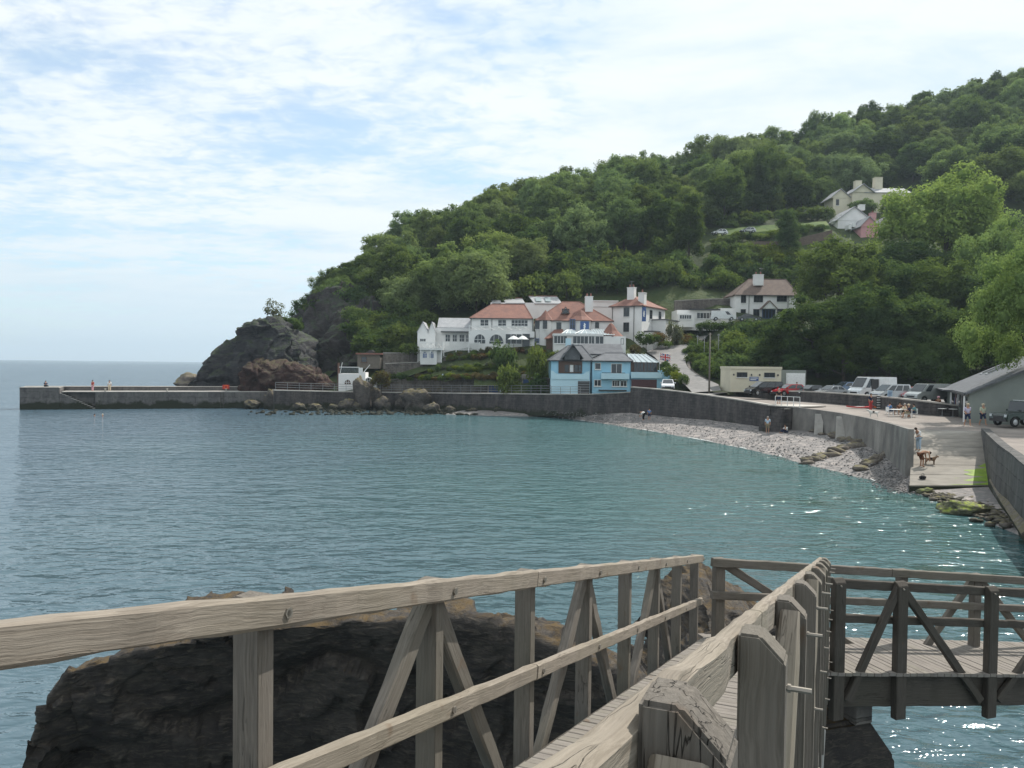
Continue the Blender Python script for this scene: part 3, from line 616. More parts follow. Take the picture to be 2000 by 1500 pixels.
# rock ledges crossing the upper beach
def ledge(prof, seed, label, z, n=16, sz=.62):
    """a broken ledge: tilted slabs of one outcrop lying end to end"""
    P = interp_prof(prof, n); rs = np.random.RandomState(seed); B, B0 = ico_(2); T0 = on(*P[0], z); root = empty("rock_ledge", T0, 0, label, "rock")
    for i, (px, py) in enumerate(P):
        T = on(px+rs.uniform(-5, 5), py+rs.uniform(-2.5, 2.5), z); Q = B.copy()
        for k in range(10):
            nr = rs.normal(size=3); nr /= np.linalg.norm(nr); d = Q@nr; Q = Q - np.outer(np.maximum(d-rs.uniform(.45, .8), 0)*.95, nr)
        Q = Q*(1+facet(Q*2.2, seed+i)*.22)[:, None]*np.array([rs.uniform(.7, 1.5), rs.uniform(.4, .8), rs.uniform(.3, .6)])*sz; a = rs.uniform(-.5, .3); t = rs.uniform(-.25, .25)
        x = Q[:, 0]*cos(a)-Q[:, 1]*sin(a); y = Q[:, 0]*sin(a)+Q[:, 1]*cos(a)
        k = np.argmin((BEACHP[:, 0]-T.x)**2+(BEACHP[:, 1]-T.y)**2); T.z = BEACHP[k, 2]+.12*sz
        o = link('slab', npmesh('slab', np.stack([x, y, Q[:, 2]+Q[:, 0]*t], 1), B0), 'rock_shelf', root); o.location = T-T0
def ico_(s):
    bm = bmesh.new(); bmesh.ops.create_icosphere(bm, subdivisions=s, radius=1); V = np.array([v.co[:] for v in bm.verts]); F = np.array([[v.index for v in f.verts] for f in bm.faces]); bm.free(); return V, F
ledge([(1575, 888), (1640, 880), (1700, 874), (1755, 872)], 3, 'jagged rock ledge crossing the shingle near the promenade wall', .72, 26, .75)
ledge([(1680, 912), (1720, 905), (1770, 900)], 6, 'lower jagged rock ledge running down to the water beside the slipway', .45, 18, .7)
ledge([(1548, 830), (1600, 841), (1660, 856), (1715, 866)], 9, 'brown rock band at the foot of the promenade wall', 1.25, 30, .6)
ledge([(1560, 840), (1620, 852), (1690, 872)], 12, 'thin rock band lying in the upper shingle', 1.1, 20, .55)
# boulders below the path wall
for i, (px, pb, rx, h, lab) in enumerate((
    (716, 800, 17, 52, 'tall pillar shaped rock standing in the water before the white beach hut'), (738, 799, 12, 32, 'pale slab shaped rock leaning beside the pillar rock'),
    (700, 801, 10, 12, 'small tawny stone at the foot of the pillar rock'), (770, 798, 20, 24, 'broad dark rock right of the pillar rock'), (790, 800, 12, 22, 'brown boulder leaning against the broad dark rock'),
    (815, 802, 26, 34, 'big tilted rock with pale streaked top below the railing'), (868, 799, 34, 50, 'largest humped rock below the railing path'), (848, 806, 14, 14, 'low wet boulder before the tilted rock'),
    (862, 800, 9, 18, 'pale pointed stone before the humped rock'), (878, 806, 12, 9, 'flat stone awash before the humped rock'), (900, 803, 10, 14, 'rounded boulder right of the humped rock'),
    (925, 806, 14, 8, 'low flat rock at the water edge right of the boulders'), (972, 808, 9, 9, 'pale boulder at the tip of the shingle'), (500, 797, 14, 12, 'low weedy rock at the landward foot of the pier'),
    (538, 797, 14, 28, 'dark rock where the pier meets the path wall'), (560, 799, 10, 8, 'small wet rock below the red rock'), (655, 800, 9, 8, 'small dark rock below the path left of the pillar rock'), (752, 801, 13, 20, 'dark boulder between the pale slab and the broad rock'), (835, 800, 16, 30, 'brown boulder wedged between the tilted rock and the humped rock'), (893, 800, 18, 34, 'dark shoulder of rock right of the humped rock'), (915, 803, 13, 18, 'rounded brown boulder at the right end of the rock pile'), (945, 806, 10, 10, 'small brown boulder near the tip of the shingle'), (685, 801, 14, 16, 'low dark boulder left of the pillar rock'), (590, 800, 12, 10, 'wet flat rock below the long railing'), (620, 800, 14, 9, 'long low rock awash below the long railing'))):
    p = on(px, pb, .0); k = p.y/FPX
    tag(boulder('boulder', 'rock_shore', p + Vector((0, -2.4, -.35)), (rx*k*1.25, rx*k*1.0, h*k*.72+.3), 40+i, .3), lab, 'boulder')
def spot_left(rs):
    p = on(480+600*rs.beta(2, 1.4), rs.uniform(799, 811), .0); q = np.array(p); q[2] = rs.uniform(-.05, .15); return q
pebbles('foreshore_stones', 700, 9, spot_left, .12, .5, 'rock_shore')

# ---------------------------------------------------------------- pier
def pier():
    A, B = on(38, 800, 0), on(540, 796.5, 0); u = (B-A); Ln = u.length; u.normalize(); w = Vector((-u.y, u.x, 0)); rz = atan2(u.y, u.x)
    root = empty('harbour_pier', A, rz, 'long grey concrete pier with a raised outer parapet reaching into the sea', 'pier')
    zt, zp = 2.62, 3.35                                   # quay top, parapet top
    xl = 11.0                                              # the seaward end is full height
    k = Ln/(540-38)
    def X(px): return (px-38)*k
    st0, st1 = X(110), X(176)
    # quay wall with a recessed flight of steps cut in its face
    m = MB(); face = [(0, -1.2), (st0, -1.2), (st0, zt)]
    m.box(0, st0-.01, .05, 4.4, -1.2, zp-.05); m.build('end_block', 'quay', root, bevel=.06)
    m = MB(); m.box(st0+.01, Ln+1, .95, 4.4, -1.2, zt); m.box(st1, Ln+1, .002, .93, -1.2, zt-.002)
    m.build('quay_wall', 'quay', root)
    n = 13
    for i in range(n):
        z = zt - (i+1)*(zt-.1)/n; x0 = st0+.02+(st1-st0-.04)*i/n; x1 = st0+.02+(st1-st0-.04)*(i+1)/n-.006; s = MB(); s.box(x0, x1, .02, .93, -1.2, z); s.build('step', 'quay', root)
        s = MB(); s.box(x0-.02, x1+.004, .0, .9, z+.004, z+.07); s.build('tread', 'concrete_pale', root)
    m = MB(); m.box(st0+.3, Ln+1, -.05, 3.4, zt+.004, zt+.12); m.build('walkway_slab', 'concrete_pale', root)
    m = MB(); m.box(st0-.3, X(518), 3.5, 4.4, zt+.006, zp); m.build('parapet', 'quay', root, bevel=.05)
    m = MB(); m.box(-.05, X(520), 3.35, 4.5, zp+.004, zp+.1); m.build('parapet_coping', 'concrete_pale', root)
    m = MB(); m.box(-.06, st0-.05, -.02, 3.33, zp-.045, zp+.03); m.build('end_coping', 'concrete', root)
    m = MB()
    for sx in (-.22, .22): m.tube([(X(425)+sx, -.06, zt), (X(425)+sx, -.06, -.3)], .03, 5)
    for i in range(11): m.tube([(X(425)-.22, -.06, zt-.2-i*.27), (X(425)+.22, -.06, zt-.2-i*.27)], .02, 5)
    m.build('ladder', 'timber_dark', root)
    for px in (180, 300, 420):
        m = MB(); m.lathe([(.0, 0), (.16, 0), (.12, .1), (.11, .3), (.18, .36), (.16, .44), (0, .45)], 8, (X(px)+1, .6, zt+.12)); m.build('bollard', 'concrete', root, smooth=True)
    p = A + u*X(433) + w*3.2; return root, A, u, w, k, zt, zp
PIER = pier()
# ---------------------------------------------------------------- timber footbridge
def bridge():
    m_, s_, d0, aR, aL = .4188, .2188, .1729, -.236, -1.58
    lat = Vector((1, -m_, 0)).normalized(); lng = Vector((m_, 1, 0)).normalized()
    root = empty('footbridge', (0, 0, 0), 0, 'weathered timber footbridge with braced railings crossing above the rocks', 'footbridge')
    def P(a, F, drop): return Vector((a + m_*F, F, CAMZ - d0 - drop - s_*F))
    def beam(name, p, q, out, w, h, mat='timber', bevel=.006, parent=root, side='down', wob=.004):
        """a board from p to q: its top edge runs p-q, it is w thick towards out and h deep"""
        x = (q-p); L = x.length; x.normalize(); y = (out - x*out.dot(x)).normalized(); z = x.cross(y)
        if z.z < 0: flip = -1
        else: flip = 1
        mw = Matrix(((x.x, y.x, z.x*flip, p.x), (x.y, y.y, z.y*flip, p.y), (x.z, y.z, z.z*flip, p.z), (0, 0, 0, 1)))
        if flip < 0:                                       # keep a right-handed frame
            mw = Matrix(((x.x, -y.x, z.x*flip, p.x), (x.y, -y.y, z.y*flip, p.y), (x.z, -y.z, z.z*flip, p.z), (0, 0, 0, 1)))
        n = max(2, int(L/.12)); b = MB(); yy = (0, w) if flip > 0 else (-w, 0)
        for i in range(n+1):
            t = L*i/n; j = [rnd.uniform(-wob, wob) for _ in range(4)]; r = min(bevel*1.4, w*.3)
            prof = [(yy[0]+r, j[0]), (yy[1]-r, j[0]), (yy[1]+j[1], -r), (yy[1]+j[1], -h+r), (yy[1]-r, -h+j[2]), (yy[0]+r, -h+j[2]), (yy[0]+j[3], -h+r), (yy[0]+j[3], -r)]
            b.v += [(t, a, c) for a, c in prof]
        for i in range(n):
            for k in range(8): b.f.append((8*i+k, 8*i+(k+1) % 8, 8*i+8+(k+1) % 8, 8*i+8+k))
        b.f += [tuple(range(8)), tuple(range(8*n, 8*n+8))]
        return b.build(name, mat, parent, mw)
    def post(p, up, lo, wl, wg, latv, lngv, bev, mat='timber', cham=0, name='post'):
        """upright: p = inner front top corner; wl wide along latv, wg along lngv, from z=up to lo; its top slopes off on the outer side"""
        h = up-lo; b = MB(); prof = [(0, -h), (wl, -h), (wl, -cham if cham else -.004), (wl-cham if cham else wl-.004, 0), (0, 0)]
        # build with length along local X (vertical) so the grain follows the post
        x = Vector((0, 0, 1)); mw = Matrix(((x.x, latv.x, lngv.x, p.x), (x.y, latv.y, lngv.y, p.y), (x.z, latv.z, lngv.z, up), (0, 0, 0, 1)))
        n = 5; k = len(prof)
        b.v += [(c, a, 0) for a, c in prof] + [(c, a, wg) for a, c in prof]
        b.f += [tuple(range(k)), tuple(range(k, 2*k))] + [(i, (i+1) % k, k+(i+1) % k, k+i) for i in range(k)]
        if latv.cross(lngv).dot(x) < 0: pass
        return b.build(name, mat, root, mw, bevel=bev)
    def bolt(p, d, L=.06, r=.008, parent=root):
        b = MB(); b.tube([p-d*.02, p+d*L], r, 6); d2 = p+d*.002; b.tube([d2, d2+d*.006], r*1.5, 6); return b.build('bolt', 'bolt', parent)
    RH, RW, MID, DECK = .088, .05, .497, .95; RWR = .039
    # left railing: the boards on the walking side, the posts outside
    jl = [-.6, 4.14, 9.1]
    for a, b in zip(jl[:-1], jl[1:]):
        beam('rail', P(aL, a+.004, 0), P(aL, b-.004, 0), -lat, RW, RH, 'timber_top')
    for a, b in zip((-.6, 4.14, 6.6), (4.14, 6.6, 9.1)):
        beam('rail', P(aL, a+.004, MID), P(aL, b-.004, MID), -lat, RW*.9, RH*.92, 'timber_top')
    ao = aL - (RW+.003)*sqrt(1+m_*m_)
    FL = [.26 + .98*k for k in range(10)]
    FL = [f for f in FL if f < 9.2]
    for k, f in enumerate(FL):
        q = P(ao, f, 0); post(q, q.z-.012, q.z-1.42, .092, .068, -lat, lng, .006)
        if k % 2 == 1 and k < 9:
            for sg in (-1, 1):
                if sg > 0 and f > 8.2: continue
                t = P(ao-.02, f+(.075 if sg > 0 else -.006), .05); e = P(ao-.02, f+sg*.93, 1.28)
                beam('brace', t, e, -lat, .058, .085, 'timber')
        for dz in (.05, MID+.045): bolt(P(aL, f+.035, dz), lat, .008, .011)
    # right railing
    bo = aR + RWR*sqrt(1+m_*m_)
    for a, b in zip((-.3, 2.02, 4.6), (2.02, 4.6, 8.45)):
        beam('rail', P(aR, a+.003, 0), P(aR, b-.003, 0), lat, RWR, RH, 'timber_top', wob=.005)
        beam('rail', P(aR, a+.003, MID), P(aR, b-.003, MID), lat, RWR*.9, RH*.92, 'timber_top')
    po = bo + .003
    FR = [.75, 1.49, 2.36, 3.3, 4.25, 5.2, 6.15, 7.1, 8.05]
    for k, f in enumerate(FR):
        q = P(po, f, 0); post(q, q.z+(.018 if k == 0 else -.004), q.z-1.5, .086, .07, lat, lng, .005, cham=.046)
        bolt(P(po, f+.035, .10) + lat*.086, lat, .045, .0055); bolt(P(po, f+.035, MID+.03) + lat*.086, lat, .035, .005); bolt(P(po, f+.035, 1.06)+lat*.086, lat, .035, .005)
        if k % 2 == 0:
            for sg in (-1, 1):
                if sg > 0 and k == 0: continue
                t = P(po+.012, f+(.078 if sg > 0 else -.008), .03); e = P(po+.012, f+sg*.8, 1.3)
                beam('brace', t, e, lat, .06, .085, 'timber_top' if sg < 0 else 'timber')  # the brace towards the camera gets the sunlit timber tone
    # deck boards across the ramp, bearers below
    pl = []
    f = -.5; i = 0
    b = MB(); Lb = (aR-aL)/sqrt(1+m_*m_) + .02
    b.box(0, Lb, 0, .088, -.035, 0)
    pm = b.mesh('plank'); bm = bmesh.new(); bm.from_mesh(pm); bmesh.ops.bevel(bm, geom=list(bm.edges), offset=.004, segments=1, affect='EDGES'); bm.to_mesh(pm); bm.free(); pm.materials.append(MAT['plank'])
    nrm = Vector((m_, 1, -s_)).normalized(); upv = lat.cross(nrm)
    while f < 9.25:
        p = P(aL+.02, f, DECK) + Vector((0, 0, rnd.uniform(-.003, .003)))
        mw = Matrix(((lat.x, nrm.x, upv.x, p.x), (lat.y, nrm.y, upv.y, p.y), (lat.z, nrm.z, upv.z, p.z), (0, 0, 0, 1)))
        o = link('plank', pm, None, root, mw); f += .098/sqrt(1+m_*m_+s_*s_)
    for a in (aL-.05, aR-.02):
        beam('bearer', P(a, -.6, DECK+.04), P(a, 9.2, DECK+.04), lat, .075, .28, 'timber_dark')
    # ---- second flight, turning right and down
    g = Vector((1, .33, 0)).normalized(); G = Vector((1, .33, -.125)); bk = Vector((.33, -1, 0)).normalized()   # bk points to the camera side
    N0 = Vector((3.56, 8.5, CAMZ-2.27)); F0 = Vector((4.01, 9.56, CAMZ-2.38))
    def Q(o, t, drop): return o + G*t - Vector((0, 0, drop))
    H2 = .98
    fs = -1.72                                             # far rail starts at the end of the left rail
    for a, b_ in ((fs, .7), (.7, 3.1), (3.1, 5.5)):
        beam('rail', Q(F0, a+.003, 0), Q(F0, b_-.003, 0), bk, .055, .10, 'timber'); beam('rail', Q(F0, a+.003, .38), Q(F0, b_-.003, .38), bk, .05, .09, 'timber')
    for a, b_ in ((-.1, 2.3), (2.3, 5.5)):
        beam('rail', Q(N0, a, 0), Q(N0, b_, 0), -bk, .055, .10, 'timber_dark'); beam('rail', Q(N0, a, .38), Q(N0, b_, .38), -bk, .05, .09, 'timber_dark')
    fpx = [1400, 1760, 1905, 2075]
    def tpx(o, px):
        lo, hi = -4., 8.
        for _ in range(50):
            md = (lo+hi)/2; c = project(*Q(o, md, 0))[0]
            if c < px: lo = md
            else: hi = md
        return md
    tf = [tpx(F0, x) for x in fpx]; tn = [tpx(N0, x) for x in (1622, 1744, 1922, 2080)]
    for k, t in enumerate(tf):
        q = Q(F0, t, 0) - bk*.003; post(q, q.z-.02, q.z-1.5, .09, .12, -bk, g, .006, 'timber')
    for k, t in enumerate(tn):
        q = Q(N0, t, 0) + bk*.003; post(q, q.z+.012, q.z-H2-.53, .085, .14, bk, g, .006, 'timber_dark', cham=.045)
        bolt(q+bk*.085+g*.06+Vector((0, 0, -.06)), bk, .02, .008)
    for o, ts, sgn, mt in ((N0, tn, 1, 'timber_dark'), (F0, tf, -1, 'timber')):
        ap = (1, 3) if o is N0 else (0, 2)
        for k in ap:
            for sg in (-1, 1):
                if not (0 <= k+sg < len(ts)): continue
                t0 = ts[k] + (.13 if sg > 0 else -.002); t1 = ts[k+sg] + (-.03 if sg > 0 else .16)
                p = Q(o, t0, .03) + bk*sgn*.012; e = Q(o, t1, H2+.30) + bk*sgn*.012
                beam('brace', p, e, bk*sgn, .06, .09, mt)
    b = MB(); W2 = .98; b.box(-.10, W2+.14, 0, .088, -.035, 0); pm2 = b.mesh('plank'); pm2.materials.append(MAT['plank'])
    n2 = Vector((1, .33, -.125)).normalized(); t = -1.0
    fw = -bk; up2 = n2.cross(fw)
    while t < 5.5:
        p = Q(N0, t, H2) + Vector((0, 0, rnd.uniform(-.003, .003)))
        mw = Matrix(((fw.x, n2.x, -up2.x if up2.z < 0 else up2.x, p.x), (fw.y, n2.y, -up2.y if up2.z < 0 else up2.y, p.y), (fw.z, n2.z, abs(up2.z), p.z), (0, 0, 0, 1)))
        link('plank', pm2, None, root, mw); t += .098/1.06
    beam('bearer', Q(N0, -.25, H2+.04), Q(N0, 5.5, H2+.04), -bk, .09, .37, 'timber_dark'); beam('bearer', Q(F0, fs, H2+.04), Q(F0, 5.5, H2+.04), bk, .09, .37, 'timber_dark')
    # pale conduit clipped to the corner post
    b = MB(); c0 = at(1609, 1425, 8.3); b.tube([c0, (c0.x-.04, c0.y, c0.z-1.0)], .022, 8); b.build('conduit', 'concrete_pale', root)
    # concrete support standing in the water
    sp = empty('bridge_support', (3.7, 9.05, 0), atan2(.33, 1), 'dark concrete block in the water carrying the corner of the footbridge', 'bridge support')
    b = MB(); b.add([(-1.5, -.45, -1), (.72, -.45, -1), (.72, .8, -1), (-1.5, .8, -1), (-1.4, -.4, 3.2), (.6, -.4, 3.2), (.6, .75, 3.2), (-1.4, .75, 3.2), (-1.2, -.25, 3.62), (.35, -.25, 3.62), (.35, .6, 3.62), (-1.2, .6, 3.62)],
        [(0, 1, 5, 4), (1, 2, 6, 5), (2, 3, 7, 6), (3, 0, 4, 7), (4, 5, 9, 8), (5, 6, 10, 9), (6, 7, 11, 10), (7, 4, 8, 11), (8, 9, 10, 11)]); b.build('pier_block', 'rock_near', sp, bevel=.04)
    b = MB(); b.box(.1, .34, -.3, .5, 3.6, 3.93); b.build('bearing_pad', 'gardenwall', sp, bevel=.01)
    # post standing under the near ramp
bridge()
# ---------------------------------------------------------------- trees and plants
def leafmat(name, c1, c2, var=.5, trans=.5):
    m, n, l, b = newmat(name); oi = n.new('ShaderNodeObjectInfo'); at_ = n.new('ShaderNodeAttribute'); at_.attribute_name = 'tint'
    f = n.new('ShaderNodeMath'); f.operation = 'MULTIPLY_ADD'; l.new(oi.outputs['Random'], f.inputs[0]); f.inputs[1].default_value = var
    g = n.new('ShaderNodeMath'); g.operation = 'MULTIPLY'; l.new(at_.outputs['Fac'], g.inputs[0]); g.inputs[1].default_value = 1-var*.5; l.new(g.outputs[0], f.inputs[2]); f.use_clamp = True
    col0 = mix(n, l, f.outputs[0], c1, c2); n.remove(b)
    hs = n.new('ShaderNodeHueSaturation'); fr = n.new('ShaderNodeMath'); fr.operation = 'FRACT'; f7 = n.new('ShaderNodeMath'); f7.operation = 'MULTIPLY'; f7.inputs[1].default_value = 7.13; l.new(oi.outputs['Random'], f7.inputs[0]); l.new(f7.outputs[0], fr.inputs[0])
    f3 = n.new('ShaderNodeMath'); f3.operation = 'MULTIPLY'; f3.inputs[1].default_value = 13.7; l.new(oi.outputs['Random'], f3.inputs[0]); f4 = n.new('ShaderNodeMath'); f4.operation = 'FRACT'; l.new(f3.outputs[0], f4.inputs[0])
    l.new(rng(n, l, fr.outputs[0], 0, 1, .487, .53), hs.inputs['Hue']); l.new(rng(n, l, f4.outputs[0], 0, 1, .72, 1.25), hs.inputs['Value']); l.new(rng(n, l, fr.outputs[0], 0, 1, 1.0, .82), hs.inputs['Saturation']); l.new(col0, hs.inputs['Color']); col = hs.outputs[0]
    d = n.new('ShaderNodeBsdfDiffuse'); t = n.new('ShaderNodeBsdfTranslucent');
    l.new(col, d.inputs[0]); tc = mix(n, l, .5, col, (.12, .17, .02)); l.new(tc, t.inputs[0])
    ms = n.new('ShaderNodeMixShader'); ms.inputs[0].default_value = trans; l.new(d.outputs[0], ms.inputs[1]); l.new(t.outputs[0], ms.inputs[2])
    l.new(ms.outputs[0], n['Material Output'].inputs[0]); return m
leafmat('leaf_wood', (.07, .118, .034), (.26, .34, .095), .6)
leafmat('leaf_dark', (.034, .068, .022), (.115, .175, .046))
leafmat('leaf_mid', (.045, .085, .025), (.15, .215, .058))
leafmat('leaf_bright', (.19, .27, .05), (.36, .43, .085), .4)
leafmat('leaf_pale', (.14, .20, .07), (.32, .39, .15), .5)
leafmat('leaf_shrub', (.055, .095, .025), (.16, .21, .05))
leafmat('leaf_lime', (.12, .17, .02), (.20, .24, .035))
leafmat('leaf_russet', (.13, .085, .04), (.20, .13, .06))
leafmat('leaf_silver', (.14, .15, .10), (.20, .20, .13))
leafmat('leaf_flower', (.07, .10, .03), (.30, .10, .07), .3)
M('bark', (.085, .07, .055), (.05, .042, .034), 6, .95, .6, (1, 1, .3), world=False)

ICO = {}
def ico(s):
    if s not in ICO:
        bm = bmesh.new(); bmesh.ops.create_icosphere(bm, subdivisions=s, radius=1); ICO[s] = (np.array([v.co[:] for v in bm.verts]), np.array([[v.index for v in f.verts] for f in bm.faces])); bm.free()
    return ICO[s]
def crown(name, seed, lobes, per, leaf, mat, core=.52, up=.25):
    """foliage: leaf clumps on many small lobes; lobes = list of (x,y,z,r)"""
    rs = np.random.RandomState(seed); V, T = [], []; CV, CF = [], []
    for (x, y, z, r) in lobes:
        k = max(8, int(per*r*r)); d = rs.normal(size=(k, 3)); d[:, 2] += up; d /= np.linalg.norm(d, axis=1)[:, None]
        bump_ = 1 + fbm(d*2.2+rs.uniform(0, 50), 3)*.75
        rad = r*bump_*rs.uniform(.72, 1.08, k); c = d*rad[:, None]*np.array([1, 1, .85]) + np.array([x, y, z])
        n = d + rs.normal(size=(k, 3))*.55; n[:, 2] += .25; n /= np.linalg.norm(n, axis=1)[:, None]
        a = np.cross(n, rs.normal(size=(k, 3))); a /= np.linalg.norm(a, axis=1)[:, None]; b = np.cross(n, a)
        s = leaf*rs.uniform(.55, 1.25, k)[:, None]; q = rs.uniform(.5, .8, k)[:, None]
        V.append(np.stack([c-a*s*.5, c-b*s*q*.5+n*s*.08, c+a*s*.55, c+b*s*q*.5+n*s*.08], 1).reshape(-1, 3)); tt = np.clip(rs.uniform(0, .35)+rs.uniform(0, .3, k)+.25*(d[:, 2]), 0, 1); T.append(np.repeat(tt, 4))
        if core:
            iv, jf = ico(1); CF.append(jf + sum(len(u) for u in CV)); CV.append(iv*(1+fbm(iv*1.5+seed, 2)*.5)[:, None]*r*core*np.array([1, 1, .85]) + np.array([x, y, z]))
    V = np.concatenate(V); nq = len(V)//4; F = np.arange(nq*4).reshape(-1, 4)
    if core:
        CVa = np.concatenate(CV); CFa = np.concatenate(CF); me = bpy.data.meshes.new(name); AV = np.concatenate([V, CVa])
        faces = np.concatenate([F.ravel(), (CFa+len(V)).ravel()]); ls = np.concatenate([np.arange(nq)*4, nq*4+np.arange(len(CFa))*3])
        me.vertices.add(len(AV)); me.vertices.foreach_set('co', AV.astype(np.float32).ravel()); me.loops.add(len(faces)); me.loops.foreach_set('vertex_index', faces.astype(np.int32))
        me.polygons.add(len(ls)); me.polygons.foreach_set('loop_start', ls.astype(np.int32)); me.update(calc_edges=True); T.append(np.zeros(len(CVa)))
    else: me = npmesh(name, V, F)
    atr = me.attributes.new('tint', 'FLOAT', 'POINT'); atr.data.foreach_set('value', np.concatenate(T).astype(np.float32)); me.materials.append(MAT[mat]); return me
def lobes_round(rs, R, Hc, n, z0, r0, r1, flat_=.9, top=0):
    out = []; p1, p2, p3 = rs.uniform(0, 6.28, 3)
    for k in range(n):
        t = (k+.5)/n; ph = math.acos(1-1.75*t); a = k*2.39996+rs.uniform(-.5, .5); q = rs.uniform(.5, .95)
        A = 1 + .22*sin(2*a+p1) + .16*sin(3*a+p2) + .14*sin(5*ph+p3+a); x, y, z = R*sin(ph)*cos(a)*q*A, R*sin(ph)*sin(a)*q*A, Hc*cos(ph)*q*flat_*(1+.15*sin(4*a+p2)); out.append((x, y, z0+Hc*.75+z, rs.uniform(r0, r1)))
    return out
def trunk_mesh(rs, h, r, R, z1, limbs=5):
    m = MB(); top = Vector((rs.uniform(-.2, .2)*R*.3, rs.uniform(-.2, .2)*R*.3, h)); m.tube([(0, 0, -1.2), (0, 0, h*.35), (top.x*.5, top.y*.5, h*.7), top], r, 7, r*.45)
    for i in range(limbs):
        a = 2*pi*i/limbs+rs.uniform(-.4, .4); b = Vector((cos(a), sin(a), 0)); s = Vector((0, 0, h*rs.uniform(.45, .85))); m.tube([s, s+b*R*.35+Vector((0, 0, (z1-h)*.3)), s+b*R*.5+Vector((0, 0, (z1-h)*.75))], r*.5, 5, r*.12)
    return m.mesh('trunk')
def make_tree(name, seed, R, Ht, nl, per, leaf, mat, label, group=None, cat='tree', trunk_r=.22, lob=(.26, .42), shape=None, core=.52, z0=None):
    rs = np.random.RandomState(seed); z0 = Ht*.28 if z0 is None else z0; Hc = (Ht-z0)/1.75
    L = shape(rs) if shape else lobes_round(rs, R, Hc, nl, z0, R*lob[0], R*lob[1])
    o = empty(name, (0, 0, -500), 0, label, cat, group); tm = trunk_mesh(rs, Ht*.6, trunk_r, R, Ht*.85); tm.materials.append(MAT['bark'])
    link('trunk', tm, None, o); link('crown', crown('crown', seed, L, per, leaf, mat, core), None, o); return o
def plant(proto, p, s=1, rz=None, label=None, group=None, sz=None, cat=None):
    o = copy_tree(proto) if proto.location.z > -400 or proto.get('used') else proto
    if label and proto.get('shrub'): o.name = 'garden_plant' if cat == 'plant' else 'bramble' if cat == 'bramble' else 'scrub_bush' if 'scrub' in label else 'hedge_shrub' if 'hedge' in label else 'clipped_tree' if cat == 'tree' else 'shrub'
    if o is proto: o['used'] = 1
    o.location = p; o.rotation_euler = (0, 0, rnd.uniform(0, 6.28) if rz is None else rz); o.scale = (s, s, sz or s)
    if label: o['label'] = label
    if group: o['group'] = group
    if cat: o['category'] = cat
    return o
def hit(px, py, d0=100, d1=420):                          # where a pixel's ray meets the hill
    r = ray(px, py); r = r/r.y; D = np.arange(d0, d1, .5); z = CAMZ + r.z*D; h = HH(r.x*D, D); i = np.argmax(z < h)
    if z[i] >= h[i]: return None
    return Vector((r.x*D[i], D[i], float(h[i])))
GW = 'trees of the hillside wood'
WL = 'broadleaf tree in the dense wood covering the hillside'
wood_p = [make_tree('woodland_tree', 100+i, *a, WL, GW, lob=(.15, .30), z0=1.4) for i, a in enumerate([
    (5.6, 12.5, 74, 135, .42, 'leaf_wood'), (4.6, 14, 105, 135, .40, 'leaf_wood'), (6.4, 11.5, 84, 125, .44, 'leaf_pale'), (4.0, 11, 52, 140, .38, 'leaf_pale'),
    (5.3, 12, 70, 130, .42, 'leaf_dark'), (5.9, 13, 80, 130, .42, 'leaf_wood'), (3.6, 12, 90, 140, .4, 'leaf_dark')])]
LINE = [(560, 720), (600, 640), (630, 590), (690, 575), (720, 620), (800, 655), (860, 640), (950, 612), (1020, 596), (1060, 560), (1070, 530), (1250, 508), (1330, 495), (1390, 470), (1400, 440), (1500, 425), (1630, 412), (1700, 380), (1780, 370), (1900, 392), (2050, 420), (2300, 450)]
lx, ly = zip(*LINE)
def forest():
    rs = random.Random(21); n = 0; sp = 8.6; C = []
    for j in range(60):
        for i in range(60):
            x = -64 + i*sp + (j % 2)*sp*.5 + rs.uniform(-2.6, 2.6); y = 146 + j*sp*.87 + rs.uniform(-2.4, 2.4); C.append((x, y))
    Z = HH(np.array([c[0] for c in C]), np.array([c[1] for c in C])); cand = []
    for (x, y), z in zip(C, Z):
        if z < 2: continue
        px, py = project(x, y, z); pt = project(x, y, z+11)[1]
        if px < 575 or px > 2110 or py > np.interp(px, lx, ly): continue
        # hidden behind the ridge? walk the sight line
        t = np.linspace(.5, .97, 40); hh = HH(x*t, y*t); zz = CAMZ + (z+12-CAMZ)*t
        if (hh > zz+1).any(): continue
        cand.append((y, x, z, px))
    cand.sort()
    for y, x, z, px in cand[:292]:
        s = rs.choice((rs.uniform(.65, .95), rs.uniform(.85, 1.2), rs.uniform(1.0, 1.45)))
        if px < 760: s *= .72
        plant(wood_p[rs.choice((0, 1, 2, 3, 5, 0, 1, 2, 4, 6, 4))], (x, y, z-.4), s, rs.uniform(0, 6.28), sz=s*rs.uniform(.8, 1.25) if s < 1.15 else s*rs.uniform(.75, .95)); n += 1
    print('forest', n, len(cand))
forest()
